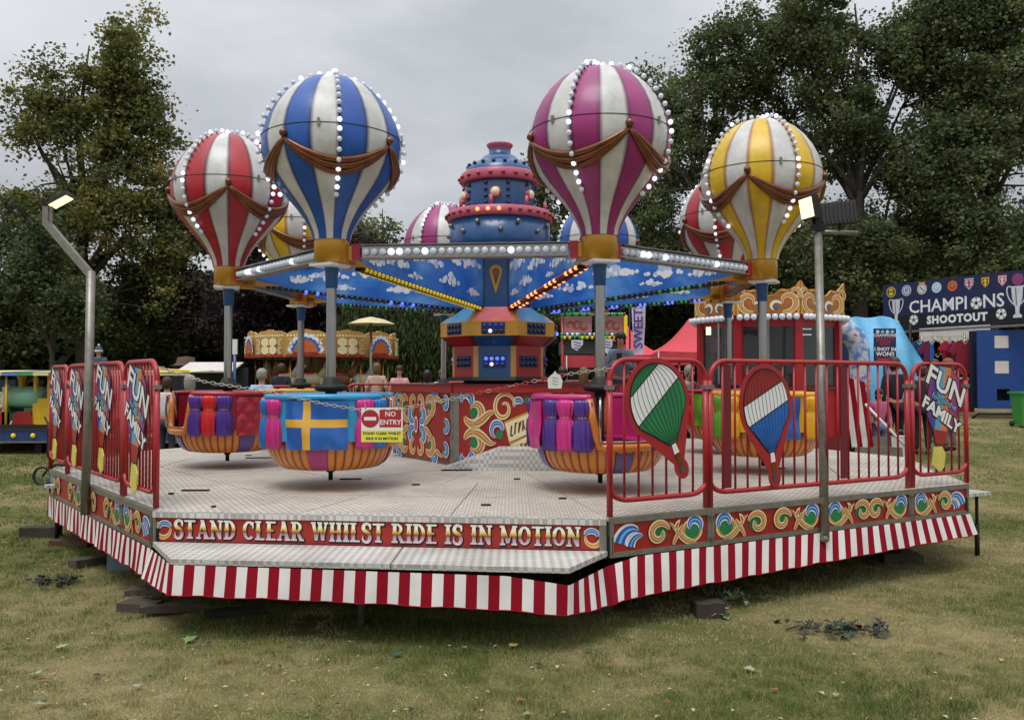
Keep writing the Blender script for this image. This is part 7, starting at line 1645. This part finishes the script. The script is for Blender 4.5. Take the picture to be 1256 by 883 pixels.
def foot(u, v, r):
    b.poly(fr, [(u + x, v + y) for x, y in circle(0, 0, r, 20)], .003, .003, PWHITE)
    b.poly(fr, [(u + r * .33 * math.cos(a + PI / 2), v + r * .33 * math.sin(a + PI / 2)) for a in [2 * PI * i / 5 for i in range(5)]], .004, .004, PBLACK)
    for i in range(5):
        a = PI / 2 + 2 * PI * i / 5; b.poly(fr, [(u + r * math.cos(a - .3) * .97, v + r * math.sin(a - .3) * .97), (u + r * math.cos(a + .3) * .97, v + r * math.sin(a + .3) * .97), (u + r * .68 * math.cos(a), v + r * .68 * math.sin(a))], .004, .004, PBLACK)
        b.ribbon(fr, [(u + r * .33 * math.cos(a), v + r * .33 * math.sin(a)), (u + r * .7 * math.cos(a), v + r * .7 * math.sin(a))], [.012, .012], .005, PBLACK, 0)
b.text(fr.sub((uu(1113) + uu(1191)) / 2, H * .45), 'CHAMPI', H * .37, PWHITE, off=.006, h=.003, space=1.0)
b.v = b.v; 
foot(uu(1198.5), H * .44, H * .12); b.text(fr.sub(uu(1219.5), H * .45), 'NS', H * .37, PWHITE, off=.006, h=.003, space=1.0)
b.text(fr.sub(uu(1173.5), H * .155), 'SHOOTOUT', H * .22, PWHITE, off=.014, h=.003, space=1.12)
foot(uu(1121.5), H * .19, H * .105); foot(uu(1229), H * .19, H * .105)
def cup(u, v, s_):
    T = lambda P: [(u + x * s_, v + y * s_) for x, y in P]
    b.poly(fr, T([(-.16, .42), (.16, .42), (.14, .1), (.06, -.15), (.05, -.3), (.12, -.36), (.12, -.42), (-.12, -.42), (-.12, -.36), (-.05, -.3), (-.06, -.15), (-.14, .1)]), .003, .003, FLW)
    for sg in (-1, 1): b.ribbon(fr, T([(sg * x, y) for x, y in bez((.15, .4), (.36, .55), (.30, .05), (.06, -.08), 12)]), [.035 * s_] * 13, .004, FLW, 0)
    b.ribbon(fr, T([(-.04, .38), (-.02, -.1)]), [.03 * s_] * 2, .005, GREYM, 0)
cup(uu(1100), H * .4, H * .62); cup(uu(1249), H * .4, H * .72)
SB = mat('crest_sky', '#8ab4d8', .5); CR2 = mat('crest_red', '#b02434', .5); CY = mat('crest_yellow', '#d8c232', .5); CM = mat('crest_maroon', '#6a1c3c', .5)
crests = [(1094, 'r', CY, PBLACK, 'BVB'), (1113, 'r', FLW, PBLUE, ''), (1132, 'c', FLW, GOLDP, ''), (1150, 'r', SB, PWHITE, ''), (1169.5, 'r', CR2, GOLDP, ''), (1190, 's', FLW, CR2, ''), (1210, 's', CM, CY, ''), (1231, 's', CR2, FLW, ''), (1250, 'r', CR2, PBLUE, '')]
for px_, sh, m1, m2, tx in crests:
    u, v, r = uu(px_), H * .83, H * .115; o_ = circle(0, 0, r, 20) if sh != 's' else [(-r * .8, r), (r * .8, r), (r * .8, -r * .1), (0, -r), (-r * .8, -r * .1)]
    b.poly(fr, [(u + x, v + y) for x, y in o_], .003, .003, m1)
    b.poly(fr, [(u + x * .84, v + y * .84) for x, y in o_], .004, .004, m2 if sh != 'r' or m1 is CY else m2)
    b.poly(fr, [(u + x * .66, v + y * .66) for x, y in (circle(0, 0, r, 20) if sh != 's' else o_)], .005, .005, m1)
    if tx: b.text(fr.sub(u, v), tx, r * .8, PBLACK, off=.003, h=.006)
    elif sh == 'c': b.poly(fr, [(u - r * .5, v + r * .9), (u + r * .5, v + r * .9), (u + r * .7, v + r * 1.35), (u, v + r * 1.2), (u - r * .7, v + r * 1.35)], .004, .004, GOLDP); b.ribbon(fr, [(u - r * .4, v + r * .4), (u + r * .4, v - r * .4)], [r * .2] * 2, .006, PBLUE, 0)
    elif sh == 's': b.ribbon(fr, [(u, v - r * .5), (u, v + r * .6)], [r * .35] * 2, .006, m2, 0); b.ribbon(fr, [(u - r * .4, v + r * .25), (u + r * .4, v + r * .25)], [r * .22] * 2, .007, m2, 0)
    else: b.ribbon(fr, spiral(u, v, r * .4, r * .1, 0, 7, 12), [r * .2] * 13, .006, m2)
b.build('banner_print', bb_)
for px_, Y in ((1085, 24.0), (1290, 20.4)):
    v = at(px_, 500, Y); b = MB(); b.tube([(v.x - L0.x, Y - L0.y + .15, 0), (v.x - L0.x, Y - L0.y + .15, zb_ + .1)], .04, GREYM, 8); b.build('post', st)
b = MB(); b.beam(Vector((0, .1, zb_ - .06)), Vector((0, .1, zb_ - .06)) + U * Lb, .08, .06, GREYM); b.build('beam', st)
# white slatted back wall
wb0, wb1 = at(1128, 440, 26.5), at(1215, 440, 25.5); Uw = Vector((wb1.x - wb0.x, wb1.y - wb0.y, 0)); Lw_ = Uw.length; Uw.normalize()
for i in range(14):
    b = MB(); z0_ = .35 + i * .17; b.poly(Fr((wb0.x - L0.x, wb0.y - L0.y, z0_), Uw, (0, 0, 1)), [(0, 0), (Lw_, 0), (Lw_, .163), (0, .163)], -.04, 0, WB_); b.build('back_wall_plank', st)
for px_ in (1131, 1147, 1183): v = at(px_, 440, 25); b = MB(); b.tube([(v.x - L0.x, v.y - L0.y, 0), (v.x - L0.x, v.y - L0.y, zb_)], .035, GREYM, 6); b.build('frame_post', st)
# jerseys
def jersey(px, py, Y, s_, m1, m2, label, extra=0):
    v = at(px, py, Y); t = thing('football_shirt', tuple(v), label, 'football shirt', 'football shirts hanging in the stall'); b = MB(); n = s_
    out = [(-.16, .30), (-.06, .34), (0, .30), (.06, .34), (.16, .30), (.30, .12), (.22, .05), (.17, .12), (.17, -.36), (-.17, -.36), (-.17, .12), (-.22, .05), (-.30, .12)]
    fr = Fr((0, 0, 0), (1, 0, 0), (0, 0, 1)); b.poly(fr, [(x * n, y * n) for x, y in out], -.05, 0, m1); o = b.build('shirt', t); b = MB()
    if m2: b.poly(fr, [(x * n, y * n) for x, y in ((-.04, -.35), (.04, -.35), (.04, .28), (-.04, .28))], .003, .003, m2)
    b.ribbon(fr, [(x * n, y * n) for x, y in ((-.06, .33), (0, .26), (.06, .33))], [.02] * 3, .004, PWHITE, 0); b.build('trim', o)
    b = MB(); b.tube([(-.12 * n, -.02, .31 * n), (0, -.02, .38 * n), (.12 * n, -.02, .31 * n)], .008, GREYM, 5); b.tube([(0, -.02, .38 * n), (0, -.02, .46 * n)], .006, GREYM, 5); b.build('hanger', t)
    if extra: b = MB(); b.poly(fr, [(-.15, -.9), (-.02, -.9), (0, -.6), (.02, -.9), (.15, -.9), (.14, -.42), (-.14, -.42)], -.04, 0, PWHITE); b.build('shorts', t)
for a in ((1119, 438, 23, 1.1, PBLACK, CR2, 'black striped football shirt, leftmost on the rail'), (1128, 436, 22.8, 1.1, BLUE, None, 'blue football shirt second from the left'), (1108, 437, 22.6, .9, LBLUE, None, 'pale blue football shirt behind the navy jacketed man'), (1143, 437, 22.5, 1.2, CM, PBLUE, 'maroon and blue football shirt on the rail'), (1155, 434, 22.5, 1.0, mat('lime_shirt', '#b8c47a', .7), None, 'pale lime football shirt on the rail'), (1165, 434, 22.4, 1.0, CR2, None, 'bright red football shirt in the middle of the rail'), (1174, 437, 22.3, 1.0, CM, None, 'dark maroon football shirt'), (1136, 446, 22.6, .8, NAVY, None, 'navy football shirt low on the rail'), (1150, 448, 22.5, .8, PBLACK, None, 'black football shirt low on the rail'), (1184, 439, 22.0, 1.35, mat('claret_shirt', '#8a1c30', .7), None, 'large claret football shirt with white shorts at the right of the rail', 1), (1185, 484, 21.8, 1.2, mat('claret_shirt', '#8a1c30', .7), None, 'claret football shirt hanging lowest, under the white shorts')):
    jersey(*a)
# blue target box
bx0 = at(1199, 450, 21.2); gB = ground(bx0.x, 21.2); t = thing('target_box', (bx0.x, 21.2, gB), 'tall blue wooden booth with white panels and a square hole under the football banner', 'booth'); zz = lambda y: at(0, y, 21.2).z - gB; WX = 66 * 21.2 / F; frB = Fr((0, 0, 0), (1, -.12, 0), (0, 0, 1)); PB_ = mat('booth_blue', '#123f86', .55, dirt=.2)
hx0, hx1, hz0, hz1 = 22 * .0197, 37 * .0197, zz(491), zz(477); zl, zh = zz(501) , zz(405)
for i, (a, c, e, f) in enumerate(((0, hx0, zl, zh), (hx1, WX, zl, zh), (hx0, hx1, zl, hz0), (hx0, hx1, hz1, zh))):
    b = MB(); b.poly(frB, [(a, e), (c, e), (c, f), (a, f)], -.05 - .0 * i, 0, PB_); b.build('front_panel', t)
b = MB(); b.poly(frB, [(0, zl), (WX, zl), (WX, zh), (0, zh)], -.5, -.3, mat('booth_inside', '#0a1430', .8)); b.build('booth_body', t)
for y0, y1 in ((412, 427), (443, 458)): b = MB(); b.poly(frB, [(20 * .0197, zz(y1)), (36 * .0197, zz(y1)), (36 * .0197, zz(y0)), (20 * .0197, zz(y0))], 0, .01, WB_); b.build('white_panel', t)
b = MB(); b.tube([(-.1, .1, 0), (.0, .0, .12), (WX, -.2, .12)], .03, DARK, 6); b.build('skid', t)
# small notice board
v = at(1085, 424, 20.0); gN = ground(v.x, 20); t = thing('price_sign', (v.x, 20, gN), 'navy shootout prize sign on a post between the tarpaulin and the shirts', 'sign'); k = 20 / F; fr = Fr((0, -.03, v.z - gN), (1, 0, 0), (0, 0, 1))
b = MB(); b.poly(fr, [(-13.5 * k, -22 * k), (13.5 * k, -22 * k), (13.5 * k, 21 * k), (-13.5 * k, 21 * k)], -.03, 0, NAVY); so_ = b.build('sign_board', t); b = MB()
for i, m_ in enumerate((FLW, LBLUE, FLW, SB)): b.poly(fr, [((-9 + i * 6) * k + x, 17 * k + y) for x, y in circle(0, 0, 2.2 * k, 10)], .002, .002, m_)
for txt, y_, sz, m_ in (('CHAMPIONS', 12.5, 5, FLW), ('SHOOT', 7.5, 6.5, CR2), ('OUT', 2.5, 6.5, CR2), ('I SHOT IN', -4.5, 6, PWHITE), ('WON!!', -10.5, 7, PWHITE), ('£5', -17, 6, CR2)):
    if txt == '£5': b.ribbon(fr, [(-10 * k, -17 * k), (10 * k, -17 * k)], [3.5 * k] * 2, .002, CR2, 0); continue
    b.text(fr.sub(0, y_ * k), txt, sz * k, m_, off=.003, h=.002)
b.build('lettering', so_); b = MB(); b.tube([(0, .02, 0), (0, .02, v.z - gN)], .03, DARK, 6); b.build('post', t)
# blue tarpaulin over a frame, and patterned inflatable
Yq = 22.5; TA = mat('blue_tarpaulin', '#5aa4cc', .5, var=.15, bump_s=.3, bscale=4); gq = ground(pp(1085, Yq), Yq); t = thing('tarpaulin_tent', (pp(1085, Yq), Yq, gq), 'light blue tarpaulin draped over a hump shaped frame behind the notice board', 'tarpaulin'); zq = lambda y: at(0, y, Yq).z - gq; b = MB(); vs = []; nn = 20
for i in range(nn + 1):
    px_ = 1030 + 102 * i / nn; top = 392 - 5 * math.sin(i / nn * PI) + (0 if i < 14 else (i - 14) ** 1.7 * 1.9) + 1.3 * math.sin(i * .9)
    for j in range(9): f = j / 8; vs.append((pp(px_, Yq) - pp(1085, Yq), -.5 + .08 * math.sin(i * 1.1 + f * 3) + .9 * (1 - f) ** 3, zq(top) * (1 - f) + .1 * f))
b.add(vs, [(i * 9 + j, i * 9 + 9 + j, i * 9 + 10 + j, i * 9 + 1 + j) for i in range(nn) for j in range(8)], TA, True); b.build('sheet', t); b = MB(); 
for u in (-1.0, .8): b.tube([(u, .3, 0), (u, .3, zq(397))], .04, DARK, 6)
b.build('frame', t)
m_, n_, l_, p_ = shader_mat('patterned_vinyl'); tc_ = n_.new('ShaderNodeTexCoord'); z1 = n_.new('ShaderNodeTexNoise'); z1.inputs['Scale'].default_value = 5; z1.inputs['Detail'].default_value = 3; l_.new(tc_.outputs['Object'], z1.inputs['Vector']); r_ = n_.new('ShaderNodeValToRGB'); l_.new(z1.outputs[0], r_.inputs[0]); e_ = r_.color_ramp.elements; e_[0].position = .4; e_[0].color = (.10, .2, .5, 1); e_[1].position = .66; e_[1].color = (.5, .08, .06, 1); k_ = e_.new(.5); k_.color = (.5, .55, .6, 1); k_ = e_.new(.6); k_.color = (.6, .55, .5, 1); l_.new(r_.outputs[0], p_.inputs['Base Color'])
Yi = 17.5; gi = ground(pp(1045, Yi), Yi); t = thing('inflatable_arch', (pp(1045, Yi), Yi, gi), 'pale blue and orange patterned inflatable tube right of the ticket kiosk', 'inflatable'); b = MB(); zi = lambda y: at(0, y, Yi).z - gi
P = [(pp(x, Yi) - pp(1045, Yi), 0, zi(y)) for x, y in ((1005, 402), (1022, 398), (1036, 404), (1048, 414), (1054, 430), (1055, 460), (1054, 500))]; P[-1] = (P[-1][0], 0, 0)
b.tube(P, [.16, .2, .22, .22, .2, .2, .2], m_, 14); b.build('tube', t)
t = thing('blue_panel', (pp(1038, 18.2), 18.2, gi), 'dark blue hanging sheet behind the inflatable tube', 'sheet'); b = MB(); b.add([(-.25 + .1 * i, .04 * math.sin(i * 2), z) for i in range(6) for z in (0, zi(405))], [(2 * i, 2 * i + 2, 2 * i + 3, 2 * i + 1) for i in range(5)], mat('blue_sheet', '#16284e', .7), True); b.build('sheet', t)
# green bin
v = at(1258, 500, 19.5); g_ = ground(v.x, 19.5); t = thing('wheelie_bin', (v.x, 19.5, g_), 'bright green bin cut by the right edge of the picture', 'bin'); b = MB(); b.lathe([(.24, .06), (.31, .72), (.33, .74)], 4, mat('bin_green', '#3f8f38', .5), a0=PI / 4, a1=PI / 4 + 2 * PI, sm=False); b.build('body', t); b = MB(); b.box((0, 0, .77), (.52, .52, .05), mat('bin_green', '#3f8f38', .5)); b.build('lid', t)
for s_ in (-1, 1): b = MB(); b.tube([(s_ * .18, .2, .07), (s_ * .22, .2, .07)], .07, BLACK, 10); b.build('wheel', t)
# coloured string of bulbs under the far canopy on the left of the tower
"""end"""
